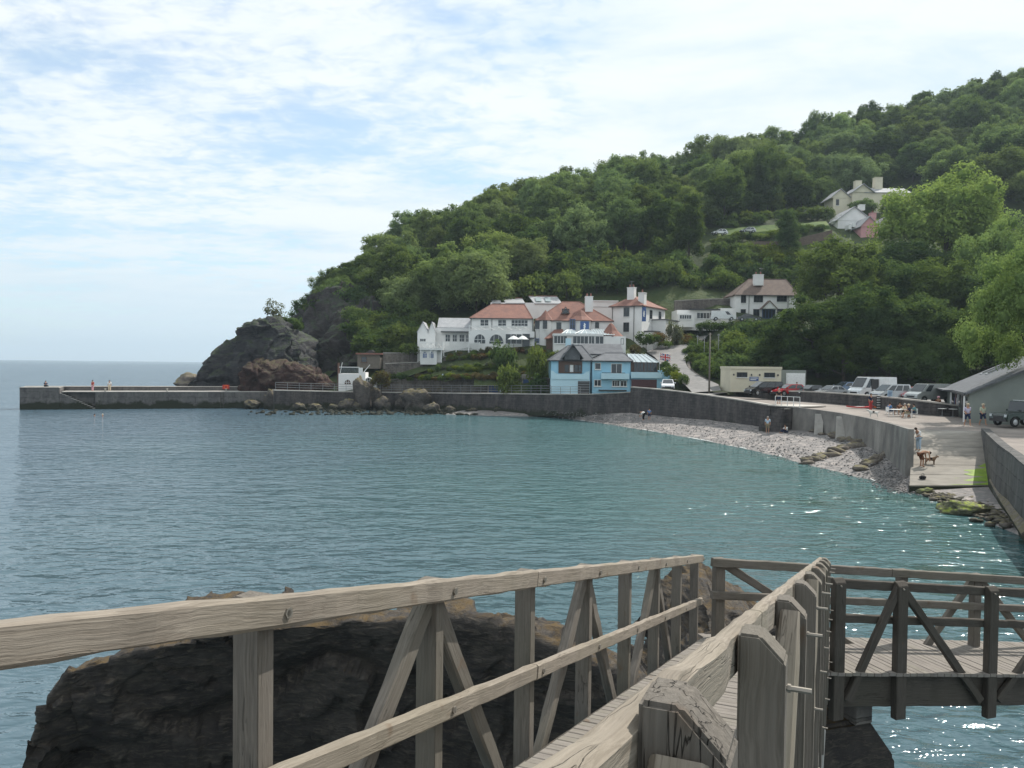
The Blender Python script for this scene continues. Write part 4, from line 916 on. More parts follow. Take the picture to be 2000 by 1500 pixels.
# scrub hanging over the cliff and the left shoulder of the hill
shrub_p = {k: make_tree('shrub', 300+i, 2.0, 2.6, 14, 150, .34, mt, lab, None, 'shrub', .07, (.3, .5), z0=.3) for i, (k, mt, lab) in enumerate((
    ('g', 'leaf_shrub', 'green shrub'), ('d', 'leaf_dark', 'dark green shrub'), ('l', 'leaf_lime', 'yellow green shrub'), ('r', 'leaf_russet', 'russet shrub'), ('s', 'leaf_silver', 'silvery shrub'), ('f', 'leaf_flower', 'flowering shrub')))}
for q_ in shrub_p.values(): q_['shrub'] = 1
def scatter(kind, pts, smin, smax, label, group, drop=.2, cat='shrub'):
    rs = random.Random(len(pts)*7+len(label))
    for px, py in pts:
        p = hit(px, py)
        if p is None: continue
        s = rs.uniform(smin, smax); plant(shrub_p[rs.choice(kind)], (p.x, p.y, p.z-drop*s), s, rs.uniform(0, 6.28), label, group, s*rs.uniform(.8, 1.25), cat)
def fill(poly, step, seed, jit=.4):
    rs = random.Random(seed); xs = [p[0] for p in poly]; ys = [p[1] for p in poly]; out = []; y = min(ys)
    while y < max(ys):
        x = min(xs)
        while x < max(xs):
            q = (x+rs.uniform(-jit, jit)*step, y+rs.uniform(-jit, jit)*step*.6); ins = False; n = len(poly)
            for i in range(n):
                (x1, y1), (x2, y2) = poly[i], poly[(i+1) % n]
                if (y1 > q[1]) != (y2 > q[1]) and q[0] < (x2-x1)*(q[1]-y1)/(y2-y1)+x1: ins = not ins
            if ins: out.append(q)
            x += step
        y += step*.6
    return out
scatter('dg', fill([(586, 660), (600, 610), (622, 585), (700, 552), (830, 640), (830, 685), (760, 690), (715, 640), (690, 600), (640, 610), (612, 640)], 27, 5), 1.2, 2.2, 'bushy scrub clinging to the cliff edge below the wood', 'scrub along the cliff edge')
scatter('gd', fill([(1000, 596), (1010, 560), (1060, 528), (1320, 508), (1330, 545), (1300, 560), (1180, 580)], 26, 6), 1.1, 2.0, 'green shrub on the steep bank behind the hotel', 'shrubs on the bank behind the hotel')
scatter('gdl', fill([(1390, 560), (1400, 500), (1440, 490), (1560, 500), (1560, 560), (1430, 570)], 26, 8), .8, 1.5, 'green shrub on the rough slope above the white house', 'shrubs above the white house')
scatter('gd', fill([(1425, 720), (1412, 672), (1440, 660), (1540, 655), (1560, 720), (1430, 735)], 22, 9), .8, 1.4, 'leafy shrub on the slope beside the road bend', 'shrubs beside the road')
# individual trees on and below the hill
TP = {}
TP['tall'] = make_tree('tall_tree', 401, 3.4, 17, 30, 190, .4, 'leaf_dark', 'tall narrow tree standing alone on the slope above the white pub', None, 'tree', .3, (.34, .5), z0=1.5)
p = hit(1345, 522); plant(TP['tall'], p, 1.0)
o = plant(TP['tall'], hit(1540, 506), .62, 1.2, 'dark rounded tree beside the brown garden wall below the cottages'); o.scale = (.8, .8, .68)
TP['poplar'] = make_tree('slender_tree', 404, 1.9, 9, 18, 260, .36, 'leaf_shrub', 'slender pale tree just left of the tall narrow tree', None, 'tree', .16, (.36, .55), z0=1); plant(TP['poplar'], hit(1275, 508))
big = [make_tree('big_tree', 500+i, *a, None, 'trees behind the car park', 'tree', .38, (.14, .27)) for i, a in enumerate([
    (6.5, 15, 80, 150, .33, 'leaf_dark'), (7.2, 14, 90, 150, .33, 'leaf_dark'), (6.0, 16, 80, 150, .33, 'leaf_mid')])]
def btree(k, px, pyt, D, w, zg=None, label=None, group='trees behind the car park'):
    """crown top at (px,pyt), depth D, crown width w pixels"""
    t = at(px, pyt, D); g = H(t.x, t.y) if zg is None else zg; b = big[k]; R, Ht = ((6.5, 15), (7.2, 14), (6., 16))[k]; s = w*D/FPX/(2.05*R)
    o = plant(b, (t.x, t.y, g-.5), s, rnd.uniform(0, 6), label or 'large dark leafy tree on the slope behind the car park', group); o.scale = (s, s, max(.35, (t.z-g+.5)/Ht)); return o
for a in ((0, 1600, 572, 114, 175), (1, 1692, 556, 113, 195), (2, 1782, 566, 111, 185), (0, 1862, 588, 107, 180), (1, 1940, 606, 102, 175), (2, 1640, 452, 132, 195), (0, 1742, 498, 128, 190), (1, 1830, 508, 125, 205), (2, 1548, 632, 117, 115), (0, 1650, 636, 109.5, 135), (2, 1738, 646, 108, 135), (1, 1830, 655, 104, 145), (0, 1960, 516, 120, 220), (1, 1900, 478, 138, 200), (2, 2040, 560, 108, 220), (1, 1772, 470, 142, 180), (2, 1575, 690, 112, 95)): btree(*a)
bright = make_tree('big_tree', 520, 7.2, 15, 100, 140, .34, 'leaf_bright', 'large sunlit light green tree in front of the upper cottages', None, 'tree', .4, (.14, .26))
def ctree(proto, R, Ht, px, pyt, D, w, lab, zg=None):
    t = at(px, pyt, D); g = H(t.x, t.y) if zg is None else zg; s = w*D/FPX/(2.05*R); o = plant(proto, (t.x, t.y, g-.5), s, 1.0, lab); o.scale = (s, s, (t.z-g+.5)/Ht); return o
ctree(bright, 7.2, 15, 1850, 332, 150, 235, 'large sunlit light green tree in front of the upper cottages')
ctree(bright, 7.2, 15, 1955, 424, 128, 165, 'light green tree below the large sunlit tree, above the kiosk')
near = make_tree('big_tree', 530, 6.2, 14, 110, 420, .2, 'leaf_bright', 'bright yellow green tree leaning over the kiosk roof', None, 'tree', .35, (.12, .22))
ctree(near, 6.2, 14, 2055, 445, 64, 255, 'bright yellow green tree leaning over the kiosk roof', 3.3)
for px, pyt, D, w in ((1684, 388, 200, 50), (1742, 380, 199, 38)):
    t = at(px, pyt, D); g = H(t.x, t.y); s = w*D/FPX/(2.05*5.2); o = plant(wood_p[0], (t.x, t.y, g-.3), s, .3, 'small rounded tree growing between the upper cottages', 'trees between the upper cottages'); o.scale = (s, s, max(.3, (t.z-g)/11.5))
for px, pyt, D, w in ((1500, 285, 215, 100), (1450, 300, 212, 90)):
    t = at(px, pyt, D); g = H(t.x, t.y); s = w*D/FPX/(2.05*7.2); o = plant(big[1], (t.x, t.y, g-.3), s, .8, 'huge rounded tree at the edge of the hillside wood above the parked cars', 'huge trees at the wood edge'); o.scale = (s, s, min(1.6, (t.z-g)/14))
# windblown tree on the sea rock
def wind(rs): return [(rs.uniform(-1.2, 1.3), rs.uniform(-.7, .7), 1.1+rs.uniform(0, 1.6), rs.uniform(.35, .6)) for _ in range(13)] + [(-.4, 0, 3.0, .6), (.3, 0, 2.7, .6)]
wt = make_tree('windblown_tree', 610, 1.6, 3.2, 0, 160, .28, 'leaf_silver', 'small windblown tree on the top of the dark sea rock', None, 'tree', .12, shape=wind, core=0)
t = at(533, 630, 143); plant(wt, (t.x, t.y, t.z-.3), 1.3, .4)
# turf cap on the sea rock
for i, (px, py) in enumerate(((548, 630), (565, 630), (580, 638), (512, 634), (490, 642))):
    t = at(px, py, 143.5); plant(shrub_p['d'], (t.x, t.y, t.z-.5), .55, i*1.1, 'low scrub growing on the top of the dark sea rock', 'scrub on the sea rock')
# lawns
def drape(name, poly, mat, lift=.5, step=6, kind='structure'):
    xs = [p[0] for p in poly]; ys = [p[1] for p in poly]; bm = bmesh.new(); pts = []
    n = len(poly)
    for i in range(n):
        (x1, y1), (x2, y2) = poly[i], poly[(i+1) % n]
        for t in (0, .33, .66): pts.append((x1+(x2-x1)*t, y1+(y2-y1)*t))
    vs = []
    for q in pts:
        h = hit(*q)
        if h: vs.append(bm.verts.new((h.x, h.y, h.z+lift)))
    f = bm.faces.new(vs); bmesh.ops.triangulate(bm, faces=[f]); bmesh.ops.subdivide_edges(bm, edges=bm.edges, cuts=5, use_grid_fill=True); bmesh.ops.recalc_face_normals(bm, faces=bm.faces)
    V = np.array([v.co[:] for v in bm.verts]); Z = HH(V[:, 0], V[:, 1])
    for v, z in zip(bm.verts, Z): v.co.z = z + (-.6 if v.is_boundary else lift)
    me = bpy.data.meshes.new(name); bm.to_mesh(me); bm.free()
    if len(me.polygons) and me.polygons[0].normal.z < 0: me.flip_normals()
    return tag(link(name, me, mat), kind=kind)
scatter('gdl', fill([(1322, 545), (1395, 520), (1425, 555), (1345, 580)], 22, 41), .6, 1.3, 'green shrub on the overgrown bank above the low annexe', 'shrubs above the annexe')
drape('lawn', [(1395, 530), (1390, 500), (1440, 488), (1500, 492), (1490, 515), (1430, 535)], 'lawn')
drape('lawn', [(1395, 466), (1400, 452), (1500, 442), (1620, 436), (1625, 445), (1520, 458)], 'lawn')
drape('lawn', [(1370, 705), (1365, 680), (1400, 690), (1420, 720), (1390, 735)], 'lawn')

scatter('gd', fill([(1390, 436), (1500, 424), (1630, 420), (1630, 432), (1500, 440), (1392, 450)], 16, 4), .5, 1.0, 'low hedge shrub along the back of the upper lawn', 'hedge behind the upper lawn')
scatter('gdl', fill([(1395, 482), (1520, 468), (1620, 452), (1620, 446), (1500, 462), (1395, 472)], 13, 14), .4, .75, 'low hedge shrub along the top of the brick wall', 'hedge above the brick wall')
for i, (px, py, D) in enumerate(interp_prof([(588, 668, 176), (594, 632, 176), (604, 608, 175), (622, 588, 173), (645, 574, 172), (668, 562, 171), (700, 578, 168), (730, 602, 165), (775, 632, 160), (815, 655, 153)], 24)):
    for q in range(2):
        t = at(px+rnd.uniform(-9, 9), py+rnd.uniform(-2, 18)+q*14, D-1.0-q*1.5); s_ = rnd.uniform(.8, 1.5); plant(shrub_p[rnd.choice('dgd')], (t.x, t.y, t.z-1.0*s_), s_, rnd.uniform(0, 6), 'bushy scrub clinging to the cliff edge below the wood', 'scrub along the cliff edge', s_*rnd.uniform(.7, 1.2))

for i, (px, py, D) in enumerate(interp_prof([(606, 664, 177), (612, 640, 178), (618, 618, 178), (630, 600, 178), (644, 582, 178), (660, 566, 178), (675, 552, 180), (700, 540, 184)], 13)):
    for q in range(2):
        t = at(px+rnd.uniform(-5, 5)+q*16, py+rnd.uniform(-3, 6)+q*8, D-q*3); s_ = rnd.uniform(.45, .72); plant(wood_p[rnd.choice((0, 2, 4, 5))], (t.x, t.y, t.z-1.5), s_, rnd.uniform(0, 6), 'small tree on the steep seaward shoulder of the wooded hill', 'trees on the seaward shoulder', s_*rnd.uniform(.8, 1.1))
for px, py in fill([(690, 600), (720, 620), (830, 655), (830, 690), (770, 700), (700, 690), (690, 640)], 24, 31):
    t = at(px, py, np.interp(py, [600, 640, 700], [160, 152, 142])-1.2); s_ = rnd.uniform(.8, 1.5); plant(shrub_p[rnd.choice('dg')], (t.x, t.y, t.z-1.2*s_), s_, rnd.uniform(0, 6), 'ivy green scrub growing on the cliff face beside the hotel', 'scrub on the cliff face', s_)
# ---------------------------------------------------------------- buildings
M('render_white', (.80, .79, .77), (.73, .72, .70), .6, .85, .08, c3=(.68, .665, .64))
M('render_cream', (.66, .61, .47), (.58, .53, .41), .6, .85, .08, c3=(.54, .50, .39))
M('render_grey', (.50, .50, .48), (.42, .42, .41), .6, .85, .1)
M('render_blue', (.34, .60, .74), (.29, .54, .69), .7, .8, .08, c3=(.40, .64, .75))
M('render_paleblue', (.52, .71, .79), (.46, .66, .75), .7, .8, .08)
M('render_pink', (.62, .33, .33), (.54, .28, .29), .8, .85, .1)
M('render_sage', (.25, .275, .245), (.21, .23, .21), .5, .85, .08)
def rooft(name, c1, c2, pitch=.34):
    m, n, l, b = newmat(name); v, g = geopos(n, l); f = noise(n, l, v, 1.2, 5, .6); f2 = noise(n, l, v, 6, 4, .6)
    col = mix(n, l, rng(n, l, f, .35, .65), c1, c2); col = mix(n, l, rng(n, l, f2, .45, .75, 0, .5), col, tuple(x*.6 for x in c2))
    l.new(col, b.inputs['Base Color']); b.inputs['Roughness'].default_value = .8; b.inputs['Specular IOR Level'].default_value = .3
    w = n.new('ShaderNodeTexWave'); w.wave_type = 'BANDS'; w.bands_direction = 'Z'; w.wave_profile = 'SAW'; w.inputs['Scale'].default_value = 1/pitch*.5; w.inputs['Distortion'].default_value = .4; l.new(v, w.inputs[0])
    bump(n, l, b, w.outputs[1], .5, .06)
rooft('tile_red', (.285, .14, .105), (.20, .105, .085)); rooft('tile_brown', (.205, .15, .122), (.15, .112, .095)); rooft('slate', (.155, .16, .17), (.11, .115, .125)); rooft('slate_pale', (.42, .42, .43), (.33, .335, .345))
plain('trim_white', (.78, .78, .76), .5); plain('trim_dark', (.035, .035, .04), .4); plain('trim_brown', (.09, .045, .03), .5); plain('door_blue', (.045, .10, .26), .5); plain('maroon', (.075, .025, .03), .5)
plain('metal_pale', (.55, .56, .57), .4, .6); plain('metal_grey', (.24, .25, .26), .5, .5); plain('cloth_white', (.8, .8, .78), .9)
m, n, l, b = newmat('glass'); b.inputs['Base Color'].default_value = (.025, .032, .038, 1); b.inputs['Roughness'].default_value = .06; b.inputs['Specular IOR Level'].default_value = .7
m, n, l, b = newmat('glass_roof'); b.inputs['Base Color'].default_value = (.40, .46, .48, 1); b.inputs['Roughness'].default_value = .18; b.inputs['Specular IOR Level'].default_value = .8
m, n, l, b = newmat('glass_clear'); b.inputs['Base Color'].default_value = (.85, .95, .93, 1); b.inputs['Roughness'].default_value = .03; b.inputs['Transmission Weight'].default_value = .9; b.inputs['IOR'].default_value = 1.05

class Bld:
    def __init__(s, name, label, px, py, D, rz=0, cat='house'):
        s.px, s.py, s.D = px, py, D; s.k = D/FPX; s.r = empty(name, at(px, py, D), rz, label, cat)
    def x(s, px): return (px-s.px)*s.k
    def z(s, py): return (s.py-py)*s.k
    def box(s, name, mat, x0, x1, y0, y1, z0, z1, bevel=0, parent=None):
        return MB().box(min(x0, x1), max(x0, x1), y0, y1, min(z0, z1), max(z0, z1)).build(name, mat, parent or s.r, bevel=bevel)
    def pbox(s, name, mat, p0, p1, q0, q1, y0, y1, **k):       # pixels: x p0..p1, y q0 (top) .. q1 (bottom)
        return s.box(name, mat, s.x(p0), s.x(p1), y0, y1, s.z(q1), s.z(q0), **k)
    def window(s, x0, x1, z0, z1, y=0, cols=2, rows=2, frame='trim_white', glass='glass', name='window', t=.07, face=None, sill=True):
        """window in the front wall plane y (or in another wall through the matrix face)"""
        m = MB(); m.box(x0-t, x0, y-.06, y+.02, z0-t, z1+t); m.box(x1, x1+t, y-.06, y+.02, z0-t, z1+t); m.box(x0, x1, y-.058, y+.02, z1, z1+t); m.box(x0, x1, y-.058, y+.02, z0-t, z0)
        for i in range(1, cols): xx = x0+(x1-x0)*i/cols; m.box(xx-.03, xx+.03, y-.05, y+.02, z0, z1)
        for i in range(1, rows): zz = z0+(z1-z0)*i/rows; m.box(x0, x1, y-.046, y+.018, zz-.025, zz+.025)
        mw = face if face is not None else None
        o = m.build(name, frame, s.r, mw); g = MB(); g.box(x0, x1, y-.022, y+.03, z0, z1); g.build('pane', glass, o)
        if sill: q = MB(); q.box(x0-.14, x1+.14, y-.14, y+.02, z0-t-.09, z0-t-.004); q.build('sill', frame if frame != 'trim_dark' else 'trim_white', o)
        return o
    def pwin(s, p0, p1, q0, q1, y=0, **k): return s.window(s.x(p0), s.x(p1), s.z(q1), s.z(q0), y, **k)
    def arch(s, pc, q0, q1, rpx, y=0, frame='trim_white', glass='glass'):
        xc = s.x(pc); r = rpx*s.k; z0 = s.z(q1); zt = s.z(q0); n = 14; zc = max(z0, zt-r)
        P = [(xc-r, z0)] + [(xc-r*cos(pi*i/n), zc+(zt-zc)*sin(pi*i/n)) for i in range(n+1)] + [(xc+r, z0)]
        m = MB(); 
        for a, b_ in zip(P[1:-2], P[2:-1]): m.tube([(a[0], y-.02, a[1]), (b_[0], y-.02, b_[1])], .08, 4)
        for i in (-.34, .34): m.box(xc+i*r-.03, xc+i*r+.03, y-.05, y+.02, z0, zc+(zt-zc)*.9)
        m.box(xc-r, xc+r, y-.05, y+.02, zc-.03, zc+.03); o = m.build('window', frame, s.r); g = MB(); g.prism(P, y-.015, y+.03, 'y'); g.build('pane', glass, o); return o
    def hip(s, mat, x0, x1, y0, y1, ze, zr, r0, r1, over=.35, name='roof', yr=None, cap='tile_red', th=.12):
        """hipped roof: ridge from x=r0 to r1 at height zr"""
        x0 -= over; x1 += over; y0 -= over; y1 += over; yr = (y0+y1)/2 if yr is None else yr; m = MB()
        v = [(x0, y0, ze), (x1, y0, ze), (x1, y1, ze), (x0, y1, ze), (r0, yr, zr), (r1, yr, zr)]; w = [(a, b_, c-th) for a, b_, c in v[:4]]
        m.add(v+w, [(0, 1, 5, 4), (1, 2, 5), (2, 3, 4, 5), (3, 0, 4), (6, 7, 8, 9), (0, 6, 7, 1), (1, 7, 8, 2), (2, 8, 9, 3), (3, 9, 6, 0)]); o = m.build(name, mat, s.r)
        q = MB()
        for a, b_ in ((v[4], v[5]), (v[0], v[4]), (v[1], v[5]), (v[2], v[5]), (v[3], v[4])):
            if (Vector(a)-Vector(b_)).length > .05: q.tube([a, b_], .09, 5)
        q.build('ridge_tiles', cap, o); g = MB(); g.box(x0-.05, x1+.05, y0-.1, y0+.01, ze-th-.03, ze-th+.09); g.build('gutter', 'trim_dark', o); return o
    def gable_x(s, mat, x0, x1, y0, y1, ze, zr, over=.3, name='roof', fill=None, xr=None, th=.14):
        """ridge runs along y; the gable faces the camera"""
        xr = (x0+x1)/2 if xr is None else xr; m = MB(); sl = over
        za = ze - (zr-ze)/(max(xr-x0, .01))*over*.6; P = [(x0-over*.6, za), (xr, zr), (x1+over*.6, za), (x1+over*.6, za+th), (xr, zr+th*1.25), (x0-over*.6, za+th)]
        m.prism(P, y0-over, y1+over, 'y'); o = m.build(name, mat, s.r)
        if fill: f = MB(); f.prism([(x0, ze-.02), (x1, ze-.02), (xr, zr-.02)], y0+.002, y1-.002, 'y'); f.build('gable', fill, s.r)
        return o
    def gable_y(s, mat, x0, x1, y0, y1, ze, zr, over=.3, name='roof', fill=None, th=.14):
        yr = (y0+y1)/2; m = MB(); P = [(y0-over, ze), (yr, zr), (y1+over, ze), (y1+over, ze+th), (yr, zr+th*1.2), (y0-over, ze+th)]; m.prism(P, x0-over, x1+over, 'x'); o = m.build(name, mat, s.r)
        if fill: f = MB(); f.prism([(y0, ze-.02), (y1, ze-.02), (yr, zr-.02)], x0+.002, x1-.002, 'x'); f.build('gable', fill, s.r)
        return o
    def chimney(s, x0, x1, y0, y1, z0, z1, mat='render_white', pots=1):
        m = MB(); m.box(x0, x1, y0, y1, z0, z1-.25); m.box(x0-.06, x1+.06, y0-.06, y1+.06, z1-.245, z1-.1); o = m.build('chimney', mat, s.r, bevel=.03)
        for i in range(pots): q = MB(); q.lathe([(.16, 0), (.13, .2), (.15, .5), (.12, .52)], 8, (x0+(x1-x0)*(i+.5)/pots, (y0+y1)/2, z1-.12)); q.build('chimney_pot', 'tile_red', o)
        return o
    def balustrade(s, x0, x1, y, z0, z1, n, mat='trim_white', cross=True, name='balustrade'):
        m = MB(); m.box(x0, x1, y-.05, y+.05, z1-.09, z1); m.box(x0, x1, y-.04, y+.04, z0, z0+.08); o = m.build(name, mat, s.r); w = (x1-x0)/n
        for i in range(n+1): p = MB(); p.box(x0+w*i-.06, x0+w*i+.06, y-.065, y+.065, z0-.02, z1+.06); p.build('post', mat, o)
        for i in range(n):
            p = MB(); a, b_ = x0+w*i+.06, x0+w*(i+1)-.06
            if cross:
                p.tube([(a, y, z0+.08), (b_, y, z1-.09)], .045, 4); p.tube([(a, y+.002, z1-.09), (b_, y+.002, z0+.08)], .045, 4); p.tube([((a+b_)/2, y-.01, z0+.08), ((a+b_)/2, y-.01, z1-.09)], .03, 4)
            else:
                for k in range(1, 7): xx = a+(b_-a)*k/7; p.box(xx-.025, xx+.025, y-.02, y+.02, z0+.08, z1-.09)
            p.build('lattice', mat, o)
        return o

# --- hotel, long block with arches and balcony
b = Bld('hotel_block', 'white hotel block with red hipped roof, arched windows and lattice balcony', 918, 690, 135.5, cat='hotel')
b.pbox('wall', 'render_white', 918, 1041, 621, 720, .0, 9); b.pbox('lower_wall', 'render_white', 916, 1043, 647, 720, -1.6, -.005)
b.hip('tile_red', b.x(920), b.x(1036), 0, 9, b.z(621), b.z(590), b.x(958), b.x(1024), .3)
for p0, p1, c in ((938, 953, 2), (972.5, 987.5, 2), (998.5, 1029.5, 5)): b.pwin(p0, p1, 624.5, 637, cols=c, frame='trim_white')
b.balustrade(b.x(917), b.x(1037), -1.55, b.z(647), b.z(636.5), 7)
for pc, r in ((937.5, 10.5), (969.5, 13.5)): b.arch(pc, 653, 671, r, -1.61)
b.pwin(987.5, 1018, 652.5, 671, -1.61, cols=3, rows=1); b.pwin(1020.5, 1033, 652.5, 678, -1.61, cols=2, rows=1, frame='trim_dark', name='door', sill=False)
for px_ in (919.5, 960, 1039): m = MB(); m.tube([(b.x(px_), -.08, b.z(622)), (b.x(px_), -.08, b.z(646))], .05, 5); m.build('drainpipe', 'trim_dark', b.r)
b.pbox('awning', 'trim_dark', 1019, 1042, 659, 660.5, -2.4, -1.62)
# --- hotel, right block with turrets
b = Bld('hotel_block', 'white hotel block with steep red roofs, two small turrets and a tall chimney', 1120, 678, 134.5, cat='hotel')
b.pbox('wall', 'render_white', 1046, 1196, 627, 720, 0, 10)
b.hip('tile_red', b.x(1048), b.x(1194), 0, 10, b.z(626.5), b.z(585), b.x(1102), b.x(1135), .3)
for pc, w, n_ in ((1065, 16, 'turret'), (1134, 25, 'turret')):
    xc, r = b.x(pc), w*b.k; m = MB(); m.lathe([(r*.93, b.z(720)), (r*.93, b.z(626))], 8, (xc, .6, 0)); m.build('turret', 'render_white', b.r)
    m = MB(); zt = b.z(606 if w == 16 else 604); m.lathe([(r*1.12, b.z(627)), (r*1.12, b.z(626)), (r*.62, b.z(618)), (r*.25, zt-.4), (.02, zt)], 8, (xc, .6, 0)); m.build('turret_roof', 'tile_red', b.r)
for p0, p1, q0, q1, yy in ((1045, 1052.5, 628, 643, -.0), (1087, 1095, 631, 645, 0), (1162.5, 1168.5, 630, 640, 0), (1060, 1067, 628, 643, -1.0)): b.pwin(p0, p1, q0, q1, yy, cols=2, frame='trim_dark')
b.pwin(1112, 1121, 625, 643, -1.35, cols=2, frame='door_blue')
sg = b.pbox('painted_panel', 'door_blue', 1131, 1148, 628.5, 647, -1.72, -1.62)
def emblem(parent, xc, zc, s, y, mat='trim_white'):       # pale heraldic figure on a blue ground
    m = MB()
    P = [(-.1, -.9), (.35, -.9), (.2, -.5), (.45, -.1), (.3, .3), (.55, .55), (.25, .62), (.1, .95), (-.18, .8), (-.1, .45), (-.45, .2), (-.2, .05), (-.3, -.4)]
    m.prism([(xc+a*s*.75, zc+c*s) for a, c in P], y-.02, y, 'y'); m.build('emblem', mat, parent)
emblem(sg, b.x(1139), b.z(638), .62, -1.725)
b.chimney(b.x(1144.5), b.x(1159.5), 2.2, 3.5, b.z(612), b.z(575), pots=2)
b.gable_x('tile_red', b.x(1097), b.x(1112), .9, 4, b.z(611), b.z(600), .1, 'dormer_roof', 'trim_white'); b.pwin(1098, 1111, 603.5, 610, .88, cols=2, rows=1, frame='trim_dark', sill=False)
m = MB(); m.add([(b.x(1061), -2.6, b.z(663)), (b.x(1099), -2.6, b.z(660)), (b.x(1099), .0, b.z(643)), (b.x(1083), 0, b.z(644))], [(0, 1, 2, 3)]); m.add([(b.x(1061), -2.6, b.z(664.5)), (b.x(1099), -2.6, b.z(661.5)), (b.x(1099), .0, b.z(644.5)), (b.x(1083), 0, b.z(645.5))], [(3, 2, 1, 0)]); m.build('porch_roof', 'tile_red', b.r)
b.pbox('porch', 'trim_brown', 1066, 1079, 661, 690, -2.3, -.02); b.pwin(1045, 1052, 662.5, 670, 0, cols=1, frame='door_blue', name='door', sill=False)
# --- conservatory with two glass lanterns and a small red roof beside it
c = Bld('conservatory', 'white framed conservatory with two pyramid glass lanterns on the hotel terrace', 1140, 690, 129.5, cat='conservatory')
c.pbox('plinth', 'render_white', 1081, 1222, 672, 705, -.0, 4)
for p0, p1, cc in ((1082, 1107, 4), (1119, 1148, 4), (1150, 1160, 2), (1163, 1178, 2)): c.pwin(p0, p1, 657, 671, 0, cols=cc, rows=1)
c.pbox('eaves', 'trim_white', 1080, 1178, 652, 656, -.15, 4.2)
c.pbox('back_wall', 'render_white', 1081, 1222, 656, 672, .1, 3.9)
for pc, w in ((1114, 17), (1145, 22)):
    xc = c.x(pc); r = w*c.k; m = MB(); m.add([(xc-r, .2, c.z(651.5)), (xc+r, .2, c.z(651.5)), (xc+r, 3.8, c.z(651.5)), (xc-r, 3.8, c.z(651.5)), (xc-r*.3, 2, c.z(643.5)), (xc+r*.3, 2, c.z(643.5))], [(0, 1, 5, 4), (1, 2, 5), (2, 3, 4, 5), (3, 0, 4)]); o = m.build('lantern', 'glass_roof', c.r)
    m = MB()
    for i in range(5): t = i/4; m.tube([(xc-r+2*r*t, .19, c.z(651.5)), (xc-r*.3+.6*r*t, 2, c.z(643.3))], .05, 4)
    m.tube([(xc-r*.3, 2, c.z(643.3)), (xc+r*.3, 2, c.z(643.3))], .07, 4); m.build('glazing_bar', 'trim_white', o)
m = MB(); m.add([(c.x(1160), 0, c.z(654)), (c.x(1200), 0, c.z(654)), (c.x(1196), 3.5, c.z(641)), (c.x(1158), 3.5, c.z(641))], [(0, 1, 2, 3)]); o = m.build('glass_roof', 'glass_roof', c.r)
m = MB()
for i in range(9): m.tube([(c.x(1160)+(c.x(1200)-c.x(1160))*i/8, -.02, c.z(653.6)), (c.x(1158)+(c.x(1196)-c.x(1158))*i/8, 3.48, c.z(640.6))], .045, 4)
m.build('glazing_bar', 'trim_white', o)
xc = c.x(1196); m = MB(); m.lathe([(26*c.k, c.z(657)), (26*c.k, c.z(656)), (14*c.k, c.z(645)), (4*c.k, c.z(631)), (.02, c.z(629))], 8, (xc, 2.2, 0)); m.build('turret_roof', 'tile_red', c.r)
m = MB(); m.lathe([(24*c.k, c.z(705)), (24*c.k, c.z(657))], 8, (xc, 2.2, 0)); m.build('turret', 'render_white', c.r); c.pwin(1213, 1217.5, 661, 671, .15, cols=1, frame='trim_dark', rows=1)
# --- back range with white sunlit roof slopes
b = Bld('hotel_annexe', 'row of pale sunlit roofs with skylights rising behind the red hotel roof', 1010, 610, 149, cat='hotel annexe')
b.pbox('wall', 'render_white', 958, 1100, 591, 640, 0, 6)
for p0, p1, q0, q1 in ((958, 979, 579.5, 592), (980, 1027, 578.5, 592), (1033, 1100, 574, 592)):
    m = MB(); x0, x1 = b.x(p0), b.x(p1); d = (x1-x0)*.16; m.add([(x0+d, -.2, b.z(q1)), (x1-d*.2, -.2, b.z(q1)), (x1-d*.9, 5, b.z(q0)), (x0, 5, b.z(q0)), (x0+d, -.2, b.z(q1)-.15), (x1-d*.2, -.2, b.z(q1)-.15), (x1-d*.9, 5.0, b.z(q0)-.15), (x0, 5.0, b.z(q0)-.15)], [(0, 1, 2, 3), (4, 7, 6, 5), (0, 4, 5, 1), (1, 5, 6, 2), (2, 6, 7, 3), (3, 7, 4, 0)]); o = m.build('roof', 'slate_pale', b.r)
    m = MB(); m.tube([(x0, 5, b.z(q0)+.03), (x1-d*.9, 5, b.z(q0)+.03)], .12, 5); m.build('ridge_tiles', 'tile_red', o)
    if p0 > 1030:
        for s0 in (.18, .46): m = MB(); e = x0+(x1-x0)*s0; f_ = e+(x1-x0)*.2; m.add([(e+.2, .5, b.z(q1)+.42), (f_, .5, b.z(q1)+.42), (f_-.2, 3.6, b.z(q1)+1.42), (e, 3.6, b.z(q1)+1.42)], [(0, 1, 2, 3)]); m.build('skylight', 'glass_roof', b.r)
b2 = Bld('hotel_annexe', 'low white flat roofed block between the red hotel roofs', 1180, 625, 146, cat='hotel annexe')
b2.pbox('wall', 'render_white', 1150, 1206, 589, 650, 0, 6); b2.pbox('fascia', 'trim_white', 1149, 1207, 587, 589, -.2, 6.2); b2.pbox('band', 'render_grey', 1152, 1200, 599, 600.2, -.06, -.002)
